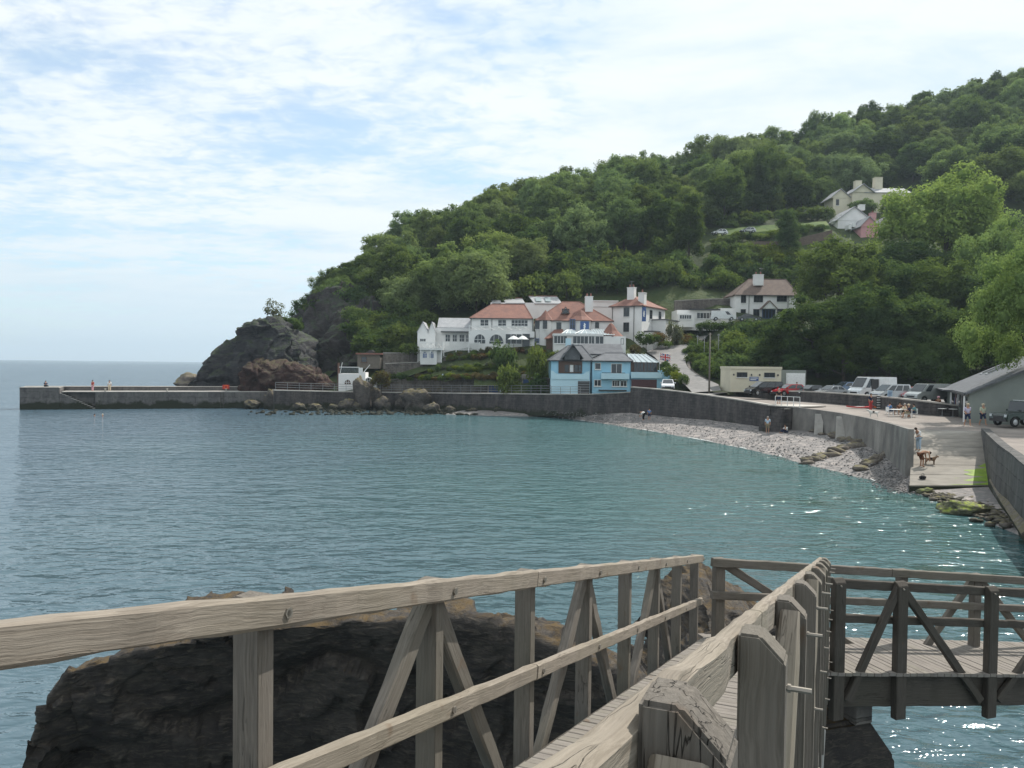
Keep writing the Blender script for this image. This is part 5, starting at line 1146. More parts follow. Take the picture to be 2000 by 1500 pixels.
# --- left wings
b = Bld('hotel_wing', 'long white hotel wing with slate roof and a row of tall windows', 890, 692, 137, cat='hotel wing')
b.pbox('wall', 'render_white', 848, 919, 641, 715, 0, 6); b.gable_y('slate_pale', b.x(855), b.x(917), .2, 6, b.z(641.5), b.z(621), .15, fill='render_white')
m = MB(); m.box(b.x(862), b.x(918), -1.4, -.01, b.z(649.5), b.z(647.5)); m.build('verandah_roof', 'slate', b.r)
for p0, p1 in ((870, 878.5), (884, 892), (897.5, 906), (910.5, 916)): b.pwin(p0, p1, 654, 667, 0, cols=2)
b = Bld('hotel_wing', 'small white hotel wing with zigzag sunlit gable roofs', 832, 693, 136, cat='hotel wing')
b.pbox('wall', 'render_white', 815, 850, 648, 715, 0, 5)
for p0, p1 in ((815, 836), (836, 850)): b.gable_x('slate_pale', b.x(p0), b.x(p1), 0, 5, b.z(648), b.z(630), .15, fill='render_white')
b.pwin(820.5, 831, 662, 667, 0, cols=3, rows=1)
# --- garden pavilion
b = Bld('garden_pavilion', 'white pavilion with two blue arched windows under a lattice railed deck', 842, 706, 132, cat='pavilion')
b.pbox('wall', 'render_white', 821, 853, 684, 712, .0, 3); b.pbox('deck', 'trim_white', 819.5, 865, 681.5, 683.8, -.4, 3.6); b.pbox('rear_wall', 'render_white', 853, 861, 684, 712, 1, 3)
for pc in (829.5, 843): b.arch(pc, 686.5, 699, 3.6, 0, 'trim_white', 'door_blue')
b.balustrade(b.x(820), b.x(864.5), -.35, b.z(681.5), b.z(669), 4)
for p in (821, 841, 862): b.pbox('pillar', 'trim_white', p, p+1.2, 684, 708, -.38, -.25)
b = Bld('terrace_fence', 'white lattice fence along the terrace in front of the slate roofed wing', 905, 690, 133.5, cat='fence'); b.balustrade(b.x(866), b.x(936), 0, b.z(684), b.z(669), 7, cross=False, name='fence_panels')
for p_ in (866, 890, 914, 936): b.pbox('pillar', 'trim_white', p_, p_+1.5, 668, 700, -.1, .1)
# --- beach hut by the path
b = Bld('beach_hut', 'small flat white beach building with glass balustrade beside the path', 690, 764, 131.5, cat='beach hut')
b.pbox('wall', 'render_white', 661, 708, 730, 768, 0, 4); b.pbox('side_wall', 'render_white', 714, 736, 742, 768, -.4, 3); b.pbox('chimney', 'trim_brown', 658.5, 660.8, 709, 765, 0, .8)
b.pbox('glass_balustrade', 'glass_clear', 663, 699.5, 718, 729.5, .1, .14); b.pbox('handrail', 'trim_white', 662, 701, 716.5, 718, .06, .2); b.pbox('gate', 'trim_white', 700, 708, 718, 730, .08, .16)
b.arch(721, 737, 750, 6.5, -.42, 'trim_white', 'glass'); b.arch(679, 741, 751, 6, 0, 'trim_white', 'trim_brown')
b.pbox('porch', 'render_white', 708.1, 714, 727, 768, -.2, 2.5); b.pwin(729, 734, 744.5, 750, -.4, cols=1, rows=1, frame='trim_dark')
m = MB(); m.tube([(b.x(664), .1, b.z(729)), (b.x(668), .1, b.z(708))], .06, 4); m.tube([(b.x(708), .1, b.z(729)), (b.x(722), .1, b.z(712))], .06, 4); m.build('awning_pole', 'trim_white', b.r)
# --- sheds and garden walls
b = Bld('garden_shed', 'brown timber garden shed on the terrace behind the beach hut', 722, 714, 137, cat='shed')
b.pbox('wall', 'timber', 698, 742, 693, 720, 0, 3); b.pbox('roof', 'tile_red', 695.5, 746, 689.5, 692.5, -.5, 3.4); b.pwin(706, 716, 697, 707, 0, cols=1, frame='trim_brown')
def gwall(name, pts, D, mat, label, th=.5, cap='concrete', cat='garden wall'):
    """pts: (px, py_top, py_bottom, depth)"""
    rows = []
    for px, qt, qb, D in pts: p = at(px, qb, D); t = at(px, qt, D); rows.append((p.x, p.y, p.z-.8, t.z))
    return wall_strip(name, catmull(rows, 5), th, mat, label, cat, cap)
gwall('garden_wall', [(738, 742, 768, 132), (860, 741, 768, 129.5), (953, 740, 768, 126.5)], 0, 'gardenwall', 'long brown stone garden wall behind the path railing', cap='gardenwall')
gwall('garden_wall', [(978, 738, 768, 126), (1019, 737, 768, 124.5)], 0, 'gardenwall', 'short garden wall between the two blue doors')
gwall('garden_wall', [(1035, 738, 768, 123.8), (1076, 740, 768, 121.5)], 0, 'gardenwall', 'garden wall joining the blue house to the blue door')
gwall('terrace_wall', [(752, 711, 736, 134), (800, 709, 736, 133.5), (862, 709, 732, 132.5)], 0, 'gardenwall', 'grey stone terrace wall under the white pavilion')
gwall('terrace_wall', [(748, 690, 712, 137), (821, 690, 712, 136)], 0, 'gardenwall', 'brown terrace wall between the shed and the pavilion')
gwall('terrace_wall', [(866, 716, 736, 131.5), (960, 716, 736, 130.5), (1070, 716, 736, 128.5)], 0, 'gardenwall', 'low stone terrace wall crossing the flower garden')
gwall('terrace_wall', [(866, 697, 712, 133), (960, 696, 712, 132.2), (1080, 694, 712, 131)], 0, 'gardenwall', 'upper stone terrace wall below the hotel arches')
gwall('bank_wall', [(1400, 485, 505, 183), (1470, 472, 492, 184), (1530, 470, 490, 184), (1625, 449, 480, 184.5)], 0, 'tile_brown', 'long brown brick wall below the upper lawn', cap=None)
gwall('bank_wall', [(1318, 588, 603, 153), (1380, 585, 602, 154), (1432, 584, 602, 155)], 0, 'gardenwall', 'grey wall behind the low white annexe')
gwall('bank_wall', [(1400, 751, 762, 112), (1355, 728, 742, 119), (1342, 712, 728, 123), (1346, 700, 715, 127)], 0, 'gardenwall', 'curved stone wall holding the grassy bank inside the road bend', th=-.4, cap=None)
for px, D, lab in ((964, 126.2, 'blue garden door in a pale stone surround'), (1027, 124, 'narrow blue garden door half hidden by the shrubs')):
    b = Bld('garden_door', lab, px, 767, D, cat='door'); w = 9 if px < 1000 else 5.5
    b.box('surround', 'concrete', -(w+3)*b.k, (w+3)*b.k, 0, .5, -.4, b.z(731)); b.box('door', 'door_blue', -w*b.k, w*b.k, -.06, -.004, .05, b.z(741))
# --- blue house
b = Bld('blue_house', 'pale blue seafront house with slate roofs, balconies, sunroom and dark garage doors', 1150, 771, 117.8)
b.pbox('wall', 'render_blue', 1076, 1154.5, 703, 790, 0, 8); b.pbox('lower_wall', 'render_paleblue', 1074.5, 1150, 741, 790, -1.3, -.005)
b.hip('slate', b.x(1075), b.x(1156), 0, 8, b.z(704), b.z(674), b.x(1112), b.x(1140), .3, cap='slate')
b.gable_x('slate', b.x(1098.5), b.x(1134.5), -1.2, 3, b.z(698), b.z(674.5), .3, 'dormer_roof'); b.pbox('dormer', 'slate', 1101, 1131, 690, 703, -1.0, 2); m = MB(); m.prism([(b.x(1101), b.z(690)), (b.x(1131), b.z(690)), (b.x(1116.5), b.z(677))], -1.0, 2, 'y'); m.build('dormer_gable', 'slate', b.r)
b.pbox('loggia', 'trim_brown', 1090, 1136, 706, 729.5, -.14, -.004)
for p0, p1 in ((1102, 1110), (1112, 1119), (1120.5, 1128), (1129, 1134)): b.pwin(p0, p1, 713, 727, -.14, cols=1, rows=1, frame='trim_brown', sill=False, name='glazed_door', glass='glass' if p0 != 1112 else 'cloth_white')
m = MB(); P = [(b.x(1074.5), b.z(741)), (b.x(1149), b.z(741)), (b.x(1149), b.z(725)), (b.x(1143), b.z(726)), (b.x(1137), b.z(731)), (b.x(1128), b.z(730.5)), (b.x(1090), b.z(730.5)), (b.x(1084), b.z(730)), (b.x(1079), b.z(725)), (b.x(1074.5), b.z(724))]; m.prism(P, -1.42, -1.3, 'y'); m.build('balcony_parapet', 'render_paleblue', b.r)
g = b.pbox('garage_door', 'trim_dark', 1127, 1149.5, 744, 769.5, -1.36, -1.302)
for i in range(5): b.pbox('slat', 'metal_grey', 1127, 1149.5, 745+i*5, 746.2+i*5, -1.385, -1.362, parent=g)
m = MB(); m.tube([(b.x(1153), -.12, b.z(706)), (b.x(1153), -.12, b.z(771))], .06, 5); m.build('drainpipe', 'trim_dark', b.r)
b.pbox('wall', 'render_blue', 1155.5, 1229.5, 703, 790, -.6, 7); b.hip('slate', b.x(1157), b.x(1229), -.6, 7, b.z(704), b.z(688.5), b.x(1186), b.x(1224), .35, cap='slate')
for p0, p1, q0, q1, cc in ((1161, 1171, 709.5, 720.5, 1), (1192.5, 1212, 710.5, 728, 2), (1160, 1172, 742, 753, 2), (1195, 1208, 743, 753, 3), (1211, 1222, 743, 753, 2)): b.pwin(p0, p1, q0, q1, -.6, cols=cc, rows=1, frame='trim_white')
b.pbox('balcony', 'render_paleblue', 1172, 1226, 728.5, 739.5, -1.4, -.605); b.pbox('balcony_rail', 'trim_dark', 1173, 1218, 727, 728.2, -1.38, -1.3); b.pbox('bench', 'trim_dark', 1168, 1222, 760.5, 762.5, -.95, -.62)
b.gable_y('slate', b.x(1140), b.x(1222), 4, 11, b.z(692), b.z(671), .2, 'rear_roof'); b.pbox('chimney', 'render_paleblue', 1108.5, 1119, 659, 680, 5, 6.2)
# sunroom
b.pbox('wall', 'render_blue', 1229.8, 1283, 724.5, 790, -1.0, 6); b.pbox('terrace_wall', 'render_blue', 1283.2, 1311, 722, 790, -.9, 5)
for p0, p1, cc in ((1237, 1255, 3), (1257, 1281, 4)): b.pwin(p0, p1, 707.5, 724, -.3, cols=cc, rows=1, frame='trim_brown', sill=False)
b.pbox('sunroom_frame', 'trim_brown', 1231, 1283, 706, 724.5, -.28, 4); b.pbox('parapet', 'render_paleblue', 1229.6, 1290, 725.5, 737, -1.25, -1.005); b.pbox('handrail', 'trim_dark', 1229, 1284, 724.3, 725.3, -1.2, -1.05)
xa, xb = b.x(1230), b.x(1285); m = MB(); m.add([(xa, -.5, b.z(706)), (xb, -.5, b.z(706.5)), (b.x(1264), 2, b.z(690.5)), (b.x(1228), 2.4, b.z(689.5)), (xb, 4, b.z(706)), (xa, 4.2, b.z(705))], [(0, 1, 2, 3), (1, 4, 2), (4, 5, 3, 2)]); o = m.build('glass_roof', 'glass_roof', b.r); m = MB()
for i in range(6): t = i/5; m.tube([(xa+(xb-xa)*t, -.52, b.z(705.6)), (b.x(1228)+(b.x(1264)-b.x(1228))*t, 2.1, b.z(689.4))], .05, 4)
m.build('glazing_bar', 'trim_white', o)
b.pbox('garage_door', 'maroon', 1230.5, 1280, 739.5, 758, -1.06, -1.004)
# --- white pub house, corner towards the camera
b = Bld('pub_house', 'white corner pub with red hipped roof, twin white chimneys and hanging sign panel', 1253, 658, 136, radians(-33), 'pub')
k = b.k; w1, d1 = 55*k/cos(radians(33)), 64*k/sin(radians(33)); zt = b.z(597)
b.box('wall', 'render_white', -w1, 0, 0, d1, -3, zt); b.hip('tile_red', -w1, 0, 0, d1, zt, b.z(575), -w1*.5-.05, -w1*.5+.05, .35)
m = MB(); rx = -w1*.5; m.add([(-w1-.35, -.35, zt+.02), (.35, -.35, zt+.02), (.35, d1+.35, zt+.02), (-w1-.35, d1+.35, zt+.02), (rx, w1*.5, b.z(574)), (rx, d1-w1*.5, b.z(576))], [(0, 1, 4), (1, 2, 5, 4), (2, 3, 5), (3, 0, 4, 5)]); m.build('main_roof', 'tile_red', b.r)
for zz in ((600.5, 617), (630, 647)): b.window(-w1*.58, -w1*.42, b.z(zz[1]), b.z(zz[0]), 0, cols=2, rows=2, frame='trim_dark')
side = Matrix.Translation((.0, 0, 0)) @ Matrix.Rotation(pi/2, 4, 'Z')
for t0, q0, q1 in ((.33, 604, 620), (.72, 604, 620), (.5, 637, 651)): b.window(d1*t0, d1*t0+.95, b.z(q1), b.z(q0), -.0, cols=2, rows=2, frame='trim_dark', face=side)
sg = b.box('sign_panel', 'door_blue', .03, .75, -.03, .06, b.z(628), b.z(600)); emblem(sg, .39, b.z(613), .6, -.035)
for xx in (-w1*.96, -w1*.25): m = MB(); m.tube([(xx, -.08, zt-.1), (xx, -.08, -2)], .05, 5); m.build('drainpipe', 'trim_dark', b.r)
m = MB(); m.tube([(-w1*.5, 2, b.z(560)), (-w1*.5, 2, b.z(545))], .03, 4); m.tube([(-w1*.5-.5, 2, b.z(547)), (-w1*.5+.5, 2, b.z(547))], .02, 4); m.build('aerial', 'metal_grey', b.r)
b.chimney(-w1*.62, -w1*.4, 1.6, 2.7, zt+.6, b.z(557), pots=2); b.chimney(-w1*.12-.5, -w1*.12+.6, 1.0, 2.1, zt, b.z(569), pots=1)
b.box('side_extension', 'render_white', .02, 2.6, d1*.42, d1, -3, b.z(623)); b.box('flat_roof', 'slate', -.0+.03, 2.8, d1*.4, d1+.2, b.z(622.8), b.z(621))
b.box('porch', 'render_white', .02, 1.6, d1*.1, d1*.4, -3, b.z(648)); b.box('porch_roof', 'slate', .03, 1.8, d1*.08, d1*.4, b.z(647.5), b.z(645.5))
# --- low annexe and garage
b = Bld('pub_annexe', 'low white flat roofed annexe with a glazed front behind the parked van', 1370, 630, 148, cat='annexe')
b.pbox('wall', 'render_white', 1322, 1408, 606, 645, 0, 5); b.pbox('fascia', 'trim_dark', 1345, 1412, 603.5, 606, -.5, 5.2); b.pwin(1361, 1404, 611, 622, 0, cols=7, rows=1); b.pbox('wing', 'render_white', 1405.2, 1435, 602, 645, -.8, 5.4); b.pbox('curved_bay', 'render_white', 1320, 1352, 615, 640, -1.6, -.01); b.pwin(1324, 1346, 617, 624, -1.6, cols=5, rows=1)
# --- right white house
b = Bld('white_house', 'white two storey house with brown hipped roof and small gabled porch', 1435, 625, 151)
b.pbox('wall', 'render_white', 1436, 1553, 575, 640, 0, 7); b.hip('tile_brown', b.x(1435), b.x(1556), 0, 7, b.z(576), b.z(541), b.x(1472), b.x(1545), .35, cap='tile_brown'); b.chimney(b.x(1476), b.x(1494), 1.2, 2.4, b.z(556), b.z(533), pots=2)
for p0, p1, q0, q1, cc in ((1447, 1455.5, 578, 591, 2), (1472, 1488.5, 577.5, 589.5, 3), (1517, 1535, 575.5, 588, 3), (1447, 1455.5, 604.5, 614, 2), (1471.5, 1482, 604, 618, 2), (1518, 1535, 603, 611, 3)): b.pwin(p0, p1, q0, q1, cols=cc, frame='trim_dark')
b.gable_x('tile_brown', b.x(1484), b.x(1512), -1.4, 0, b.z(603), b.z(589), .15, 'porch_roof', 'trim_white'); b.pwin(1486, 1510, 605, 621, -.9, cols=4, rows=1, frame='door_blue', name='porch_door', sill=False)
def pipes(b, xs, q0, q1, y=-.09, mat='trim_dark'):
    for px in xs: m = MB(); m.tube([(b.x(px), y, b.z(q0)), (b.x(px), y, b.z(q1))], .055, 5); m.build('drainpipe', mat, b.r)
pipes(b, (1462, 1538), 577, 624); m = MB(); m.tube([(b.x(1490), 1.8, b.z(533)), (b.x(1490), 1.8, b.z(520))], .03, 4); m.tube([(b.x(1486), 1.8, b.z(522)), (b.x(1495), 1.8, b.z(523))], .02, 4); m.build('aerial', 'metal_grey', b.r)
# --- cottages up the hill
b = Bld('cream_house', 'cream gabled house with two square chimneys high on the hillside', 1690, 418, 205)
b.pbox('wall', 'render_cream', 1664, 1776, 376, 440, 0, 8); b.gable_x('slate_pale', b.x(1664), b.x(1704), -.2, 8, b.z(376), b.z(361), .5, fill='render_cream'); b.gable_y('slate_pale', b.x(1690), b.x(1776), .2, 8, b.z(377), b.z(362), .4)
b.pbox('wing', 'render_cream', 1630, 1664, 385, 440, 1, 7); b.gable_x('slate_pale', b.x(1625), b.x(1664), .9, 7, b.z(386), b.z(369), .4, fill='render_cream'); b.pwin(1636, 1641, 389, 400, 1, cols=1, frame='trim_dark'); b.pwin(1730, 1740, 382, 394, 0, cols=2, frame='trim_dark')
b.chimney(b.x(1679.5), b.x(1692), 3, 4.4, b.z(366), b.z(347), 'render_cream', 0); b.chimney(b.x(1718), b.x(1733), 3, 4.6, b.z(370), b.z(340), 'render_cream', 0)
b = Bld('white_cottage', 'white gable ended cottage with bright dormers below the cream house', 1668, 455, 192)
b.pbox('wall', 'render_white', 1636, 1700, 430, 480, 0, 9); b.gable_x('slate_pale', b.x(1633), b.x(1702), -.1, 9, b.z(431), b.z(405), .4, fill='render_white'); b.chimney(b.x(1679), b.x(1690), .4, 1.5, b.z(410), b.z(398), pots=0)
for p_, q_ in ((1632, 432), (1640, 426), (1649, 420)): b.pbox('dormer', 'trim_white', p_, p_+5, q_-4, q_+3, 1.5, 3)
b = Bld('pink_cottage', 'pink rendered cottage with grey roof beside the white gable ended cottage', 1695, 470, 186)
b.pbox('wall', 'render_pink', 1681, 1714, 442, 490, 0, 7); b.gable_x('slate_pale', b.x(1679), b.x(1715), -.1, 7, b.z(443), b.z(424), .3, fill='render_pink'); b.chimney(b.x(1699), b.x(1710), -.15, 1, b.z(445), b.z(415), 'render_pink', 1)
b.pbox('end_wall', 'render_grey', 1714.2, 1742, 442, 490, .4, 7); b.gable_x('slate_pale', b.x(1712), b.x(1744), .3, 7, b.z(443), b.z(425), .3, fill='render_grey')
for p_, q_ in ((1664, 440), (1672, 436)): b.pbox('dormer', 'trim_white', p_, p_+6, q_-3, q_+5, 2, 4)
b = Bld('hill_house', 'house with a pale slate roof half hidden by trees at the top of the lane', 2010, 440, 200)
b.pbox('wall', 'render_white', 1962, 2070, 415, 470, 0, 9); b.hip('slate_pale', b.x(1958), b.x(2075), 0, 9, b.z(416), b.z(385), b.x(1978), b.x(2050), .3, cap='slate')
# --- cream block by the car park
b = Bld('toilet_block', 'cream flat roofed block with two high windows and a blue sign', 1475, 757, 104, cat='toilet block')
b.pbox('wall', 'render_cream', 1426.5, 1525.5, 717, 766, 0, 5); b.pbox('fascia', 'render_cream', 1425.5, 1526.5, 716, 721, -.12, 5.1)
for p0, p1 in ((1439.5, 1458), (1493, 1512)): b.pwin(p0, p1, 728.5, 736, 0, cols=2, rows=1, frame='trim_dark')
sg = b.pbox('sign', 'door_blue', 1463.5, 1481, 736, 744, -.06, -.004)
for i in range(2): b.pbox('lettering', 'trim_white', 1465, 1479.5-i*3, 737.6+i*3.2, 739+i*3.2, -.075, -.062, parent=sg)
for px in (1432.5, 1467, 1483, 1518.5):
    m = MB(); m.lathe([(.0, -.14), (.09, -.12), (.1, .05), (.05, .12), (0, .13)], 8, (b.x(px), -.1, b.z(732))); m.build('wall_lamp', 'trim_dark', b.r)
b.pbox('side_wall', 'render_sage', 1526.8, 1577, 722, 766, .6, 5); b.pbox('garage_frame', 'trim_white', 1538, 1575, 728, 764, .5, .595); g = b.pbox('garage_door', 'cloth_white', 1540, 1572.5, 730.5, 764, .44, .495)
for i in range(6): b.pbox('panel', 'trim_white', 1540.5, 1572, 731+i*5, 735.4+i*5, .415, .438, parent=g)
# --- kiosk at the head of the slip
def kiosk():
    f0 = at(1893, 768, 66); f0.z = 0; bk = at(1848, 757, 84); d = Vector((bk.x-f0.x, bk.y-f0.y, 0)); L = d.length; rz = atan2(d.y, d.x)-pi/2; z0 = 3.3
    b = Bld('kiosk', 'sage green beach kiosk with grey slate roof, skylights and a shuttered front', 1893, 812, 66, rz, 'kiosk'); b.r.location = (f0.x, f0.y, z0)
    ze = at(1893, 768, 66).z - z0; W_ = 13.0; zr = ze + W_/2*math.tan(radians(26)); b.box('wall', 'render_sage', 0.02, W_, 0, L, -.5, ze)
    b.gable_x('slate', 0, W_, 0, L, ze, zr, .45, fill='render_sage'); m = MB()
    for i, t in enumerate((.62, .80)):
        s = math.tan(radians(26)); x0, x1 = W_/2*.42, W_/2*.72; y0 = L*t; m = MB(); m.add([(x0, y0, ze+x0*s+.24), (x1, y0, ze+x1*s+.24), (x1, y0+1.1, ze+x1*s+.24), (x0, y0+1.1, ze+x0*s+.24), (x0, y0, ze+x0*s), (x1, y0, ze+x1*s), (x1, y0+1.1, ze+x1*s), (x0, y0+1.1, ze+x0*s)], [(0, 1, 2, 3), (0, 4, 5, 1), (1, 5, 6, 2), (2, 6, 7, 3), (3, 7, 4, 0)]); o = m.build('skylight', 'metal_pale', b.r); m = MB(); m.add([(x0+.15, y0+.12, ze+x0*s+.26+.15*s), (x1-.15, y0+.12, ze+x1*s+.26-.15*s), (x1-.15, y0+.98, ze+x1*s+.26-.15*s), (x0+.15, y0+.98, ze+x0*s+.26+.15*s)], [(0, 1, 2, 3)]); m.build('pane', 'glass', o)
    # open left front with hatch, posters and canopy
    for i, (a, c_, mt) in enumerate(((1.2, 3.4, 'glass'), (4.2, 5.4, 'trim_dark'), (6.2, 8.6, 'glass'), (9.4, 10.4, 'maroon'), (11.2, 13.5, 'glass'))): b.box('shutter' if mt != 'glass' else 'hatch', mt, -.05, .012, a, c_, .9 if mt == 'glass' else .05, 2.05)
    for i in range(7): b.box('poster', ('trim_white', 'door_blue', 'maroon', 'cloth_white')[i % 4], -.045, .01, 1.0+i*1.9, 1.0+i*1.9+.4, 1.0, 1.7)
    b.box('canopy', 'slate', -1.0, .0, L*.55, L+.3, ze-.1, ze+.02); b.box('fascia', 'trim_dark', -.42, -.36, -.4, L+.4, ze-.22, ze-.06)
    for i, y in enumerate((0.1, L*.55)): b.box('post', 'trim_white', -.4, -.28, y, y+.12, -.3, ze-.2)
kiosk()
# ---------------------------------------------------------------- railings, low walls, poles, flag
def railing(name, line, h, n, label, rails=(.35, .68, 1.0), mat='metal_grey'):
    L = np.array([tuple(p) for p in line], float); o0 = Vector(L[0]); root = empty(name, o0, 0, label, 'railing'); s = np.r_[0, np.cumsum(np.linalg.norm(np.diff(L, axis=0), axis=1))]
    def P(d): return Vector([np.interp(d, s, L[:, k]) for k in range(3)]) - o0
    for i in range(n+1): p = P(s[-1]*i/n); m = MB(); m.tube([p, p+Vector((0, 0, h))], .035, 5); m.build('post', mat, root)
    for r in rails: m = MB(); m.tube([P(s[-1]*i/40)+Vector((0, 0, h*r)) for i in range(41)], .03, 5); m.build('rail', mat, root)
    return root
T1 = dens(WL1); railing('path_railing', [(x, y+.5, z+.14) for x, y, a, z in T1], 1.15, 26, 'long grey metal railing along the seaside path')
T2 = dens(WL2)[:9]; railing('path_railing', [(x, y+.3, z+.14) for x, y, a, z in T2], 1.0, 3, 'short railing in front of the blue house garage')
lp = [on(1514, 793, 3.62), on(1562, 796, 3.62)]; railing('landing_railing', lp, 1.05, 4, 'white railing on the landing above the beach steps', (.5, 1.0), 'trim_white')
# landing and beach steps in the gap between the two sea walls
def beach_steps():
    a, c = Vector(WL3[-1][:2]), Vector(WL4[0][:2]); u = (c-a); L = u.length; u.normalize(); w = Vector((-u.y, u.x)); rz = atan2(u.y, u.x)
    root = empty('beach_steps', (a.x, a.y, 0), rz, 'dark stone steps climbing from the shingle to the promenade landing', 'steps')
    m = MB(); m.box(.0, L+.1, .05, 3.2, -.5, 3.58); m.build('landing', 'seawall', root); m = MB(); m.box(-.2, L+.6, -.12, 4.5, 3.585, 3.7); m.build('landing_slab', 'concrete_pale', root); n = 13
    for i in range(n):
        m = MB(); x1 = L*.95-(L*.9)*i/n*1.0; m.box(x1-L*.9/n-.02, x1, -1.35, .04, .4, 3.4-i*.18); m.build('step', 'seawall', root)
        m = MB(); m.box(x1-L*.9/n-.02, x1+.02, -1.37, .03, 3.404-i*.18, 3.45-i*.18); m.build('tread', 'concrete', root)
    m = MB(); m.prism([(0, .5), (L*1.0, .5), (L*1.0, 3.5), (L*.85, 3.5), (0, 1.4)], -1.75, -1.4, 'y'); m.build('side_wall', 'seawall', root)
beach_steps()
for px, lab in ((1603, 'sloping stone buttress nearest the beach steps'), (1645, 'second sloping buttress from the beach steps')):
    i = int(np.argmin([abs(project(r[0], r[1], 2)[0]-px) for r in dens(WL4)])); r = dens(WL4)[i]; o = empty('buttress', (r[0], r[1], 0), radians(-25), lab, 'buttress'); m = MB(); m.prism([(.3, .6), (-1.5, .6), (-.2, 3.1), (.3, 3.1)], -.35, .35, 'x'); m.build('stone', 'gardenwall', o, bevel=.05); m = MB(); m.prism([(-1.52, .62), (-1.42, .55), (-.12, 3.12), (-.22, 3.16)], -.4, .4, 'x'); m.build('capping', 'concrete', o)
PWALL = [(p.x, p.y, 2.9, z) for p, z in ((on(1412, 771, 3.7), 4.75), (on(1515, 781, 3.62), 4.72), (on(1590, 786, 3.6), 4.75), (on(1690, 795, 3.55), 4.72), (on(1800, 809, 3.45), 4.6), (on(1872, 813, 3.4), 4.3))]
wall_strip('car_park_wall', dens(PWALL, 6), .35, 'seawall', 'long dark stone wall between the promenade and the parked cars', 'wall', 'concrete')
def pole(px, py0, py1, D, r, label, name='telegraph_pole', mat='timber_dark', cat='pole'):
    a, t = at(px, py0, D), at(px, py1, D); o = empty(name, a, 0, label, cat); m = MB(); m.tube([(0, 0, -.6), (0, 0, t.z-a.z)], r, 7, r*.75); m.build('shaft', mat, o, smooth=True); m = MB(); m.box(-.25, .25, -.05, .05, t.z-a.z-.25, t.z-a.z-.12); m.build('cross_arm', mat, o); return o
pole(1385, 762, 650, 104, .13, 'tall wooden telegraph pole at the foot of the road', mat='timber')
for i, (px, q0, q1, D, lab) in enumerate(((1375, 705, 658, 128, 'thin pole nearest the road on the grassy bank'), (1403, 700, 652, 127, 'thin grey pole right of the telegraph pole on the bank'), (1362, 690, 655, 131, 'short thin pole at the bend of the road'))): pole(px, q0, q1, D, .06, lab, 'thin_pole', 'metal_grey')
def flag():
    a = at(1288, 722, 117.2); t = at(1288, 690, 117.2); o = empty('flag', a, 0, 'union flag flying from a white pole on the blue house terrace', 'flag'); h = t.z-a.z; m = MB(); m.tube([(0, 0, -1.5), (0, 0, h+.1)], .035, 6); m.build('flagpole', 'trim_white', o)
    Wd, Hd = 1.55, .95; 
    def cloth(name, polys, mat, off):
        m = MB()
        for P in polys:
            # subdivide along x for the ripple
            xs = sorted(p[0] for p in P); n = 10
            for i in range(n):
                x0, x1 = xs[0]+(xs[-1]-xs[0])*i/n, xs[0]+(xs[-1]-xs[0])*(i+1)/n; q = clip(clip(P, x0, 1), x1, -1)
                if len(q) > 2:
                    k = len(m.v); m.v += [(.05+u*Wd, wv(u)+off, h-Hd+v*Hd-.22*u) for u, v in q]; m.f.append(tuple(range(k, k+len(q))))
        return m.build(name, mat, o, fix=False)
    def wv(u): return .14*sin(u*7)*u
    def clip(P, x, sg):
        out = []
        for i in range(len(P)):
            a_, b_ = P[i], P[(i+1) % len(P)]; ia, ib = sg*(a_[0]-x) >= 0, sg*(b_[0]-x) >= 0
            if ia: out.append(a_)
            if ia != ib: t_ = (x-a_[0])/(b_[0]-a_[0]); out.append((x, a_[1]+(b_[1]-a_[1])*t_))
        return out
    def diag(w):
        d = w*.5; return [[(0, 0), (d, 0), (1, 1-2*d), (1, 1), (1-d, 1), (0, 2*d)], [(0, 1), (0, 1-2*d), (1-d, 0), (1, 0), (1, 2*d), (d, 1)]]
    plain('flag_blue', (.02, .04, .22), .8); plain('flag_red', (.55, .03, .04), .8)
    cloth('field', [[(0, 0), (1, 0), (1, 1), (0, 1)]], 'flag_blue', 0)
    for sg in (-1, 1):
        cloth('white_saltire', diag(.2), 'cloth_white', sg*.008); cloth('red_saltire', diag(.07), 'flag_red', sg*.014); cloth('white_cross', [[(.4, 0), (.6, 0), (.6, 1), (.4, 1)], [(0, .34), (1, .34), (1, .66), (0, .66)]], 'cloth_white', sg*.02); cloth('red_cross', [[(.44, 0), (.56, 0), (.56, 1), (.44, 1)], [(0, .4), (1, .4), (1, .6), (0, .6)]], 'flag_red', sg*.026)
flag()
# ---------------------------------------------------------------- garden planting
def plantpx(kind, px, py, D, w, label, group=None, hgt=None, cat='shrub'):
    p = at(px, py, D)
    if cat == 'plant': p = hit(px, py, 118, 150) or p
    s = w*D/FPX/4.2; o = plant(shrub_p[kind], (p.x, p.y, p.z-.25), s, rnd.uniform(0, 6), label, group, cat=cat); o.scale = (s, s, s if hgt is None else hgt*D/FPX/2.9); return o
plantpx('d', 980, 735, 128.5, 48, 'dense dark clipped tree dome beside the terrace parasols', hgt=70, cat='tree'); plantpx('g', 1047, 742, 121.6, 50, 'bushy green tree beside the blue house gable', hgt=74, cat='tree'); plantpx('g', 993, 768, 121.2, 48, 'leafy shrub overhanging the path between the blue doors', hgt=62); plantpx('d', 1050, 768, 119.6, 44, 'dark shrub against the blue house wall', hgt=40)
plantpx('r', 745, 752, 128, 40, 'russet feathery bush beside the white beach hut', hgt=34); plantpx('g', 800, 690, 134.5, 40, 'low green bush left of the pavilion', hgt=24); plantpx('l', 1088, 700, 127, 34, 'lime green bush behind the blue house roof', hgt=20)
rs_ = random.Random(5)
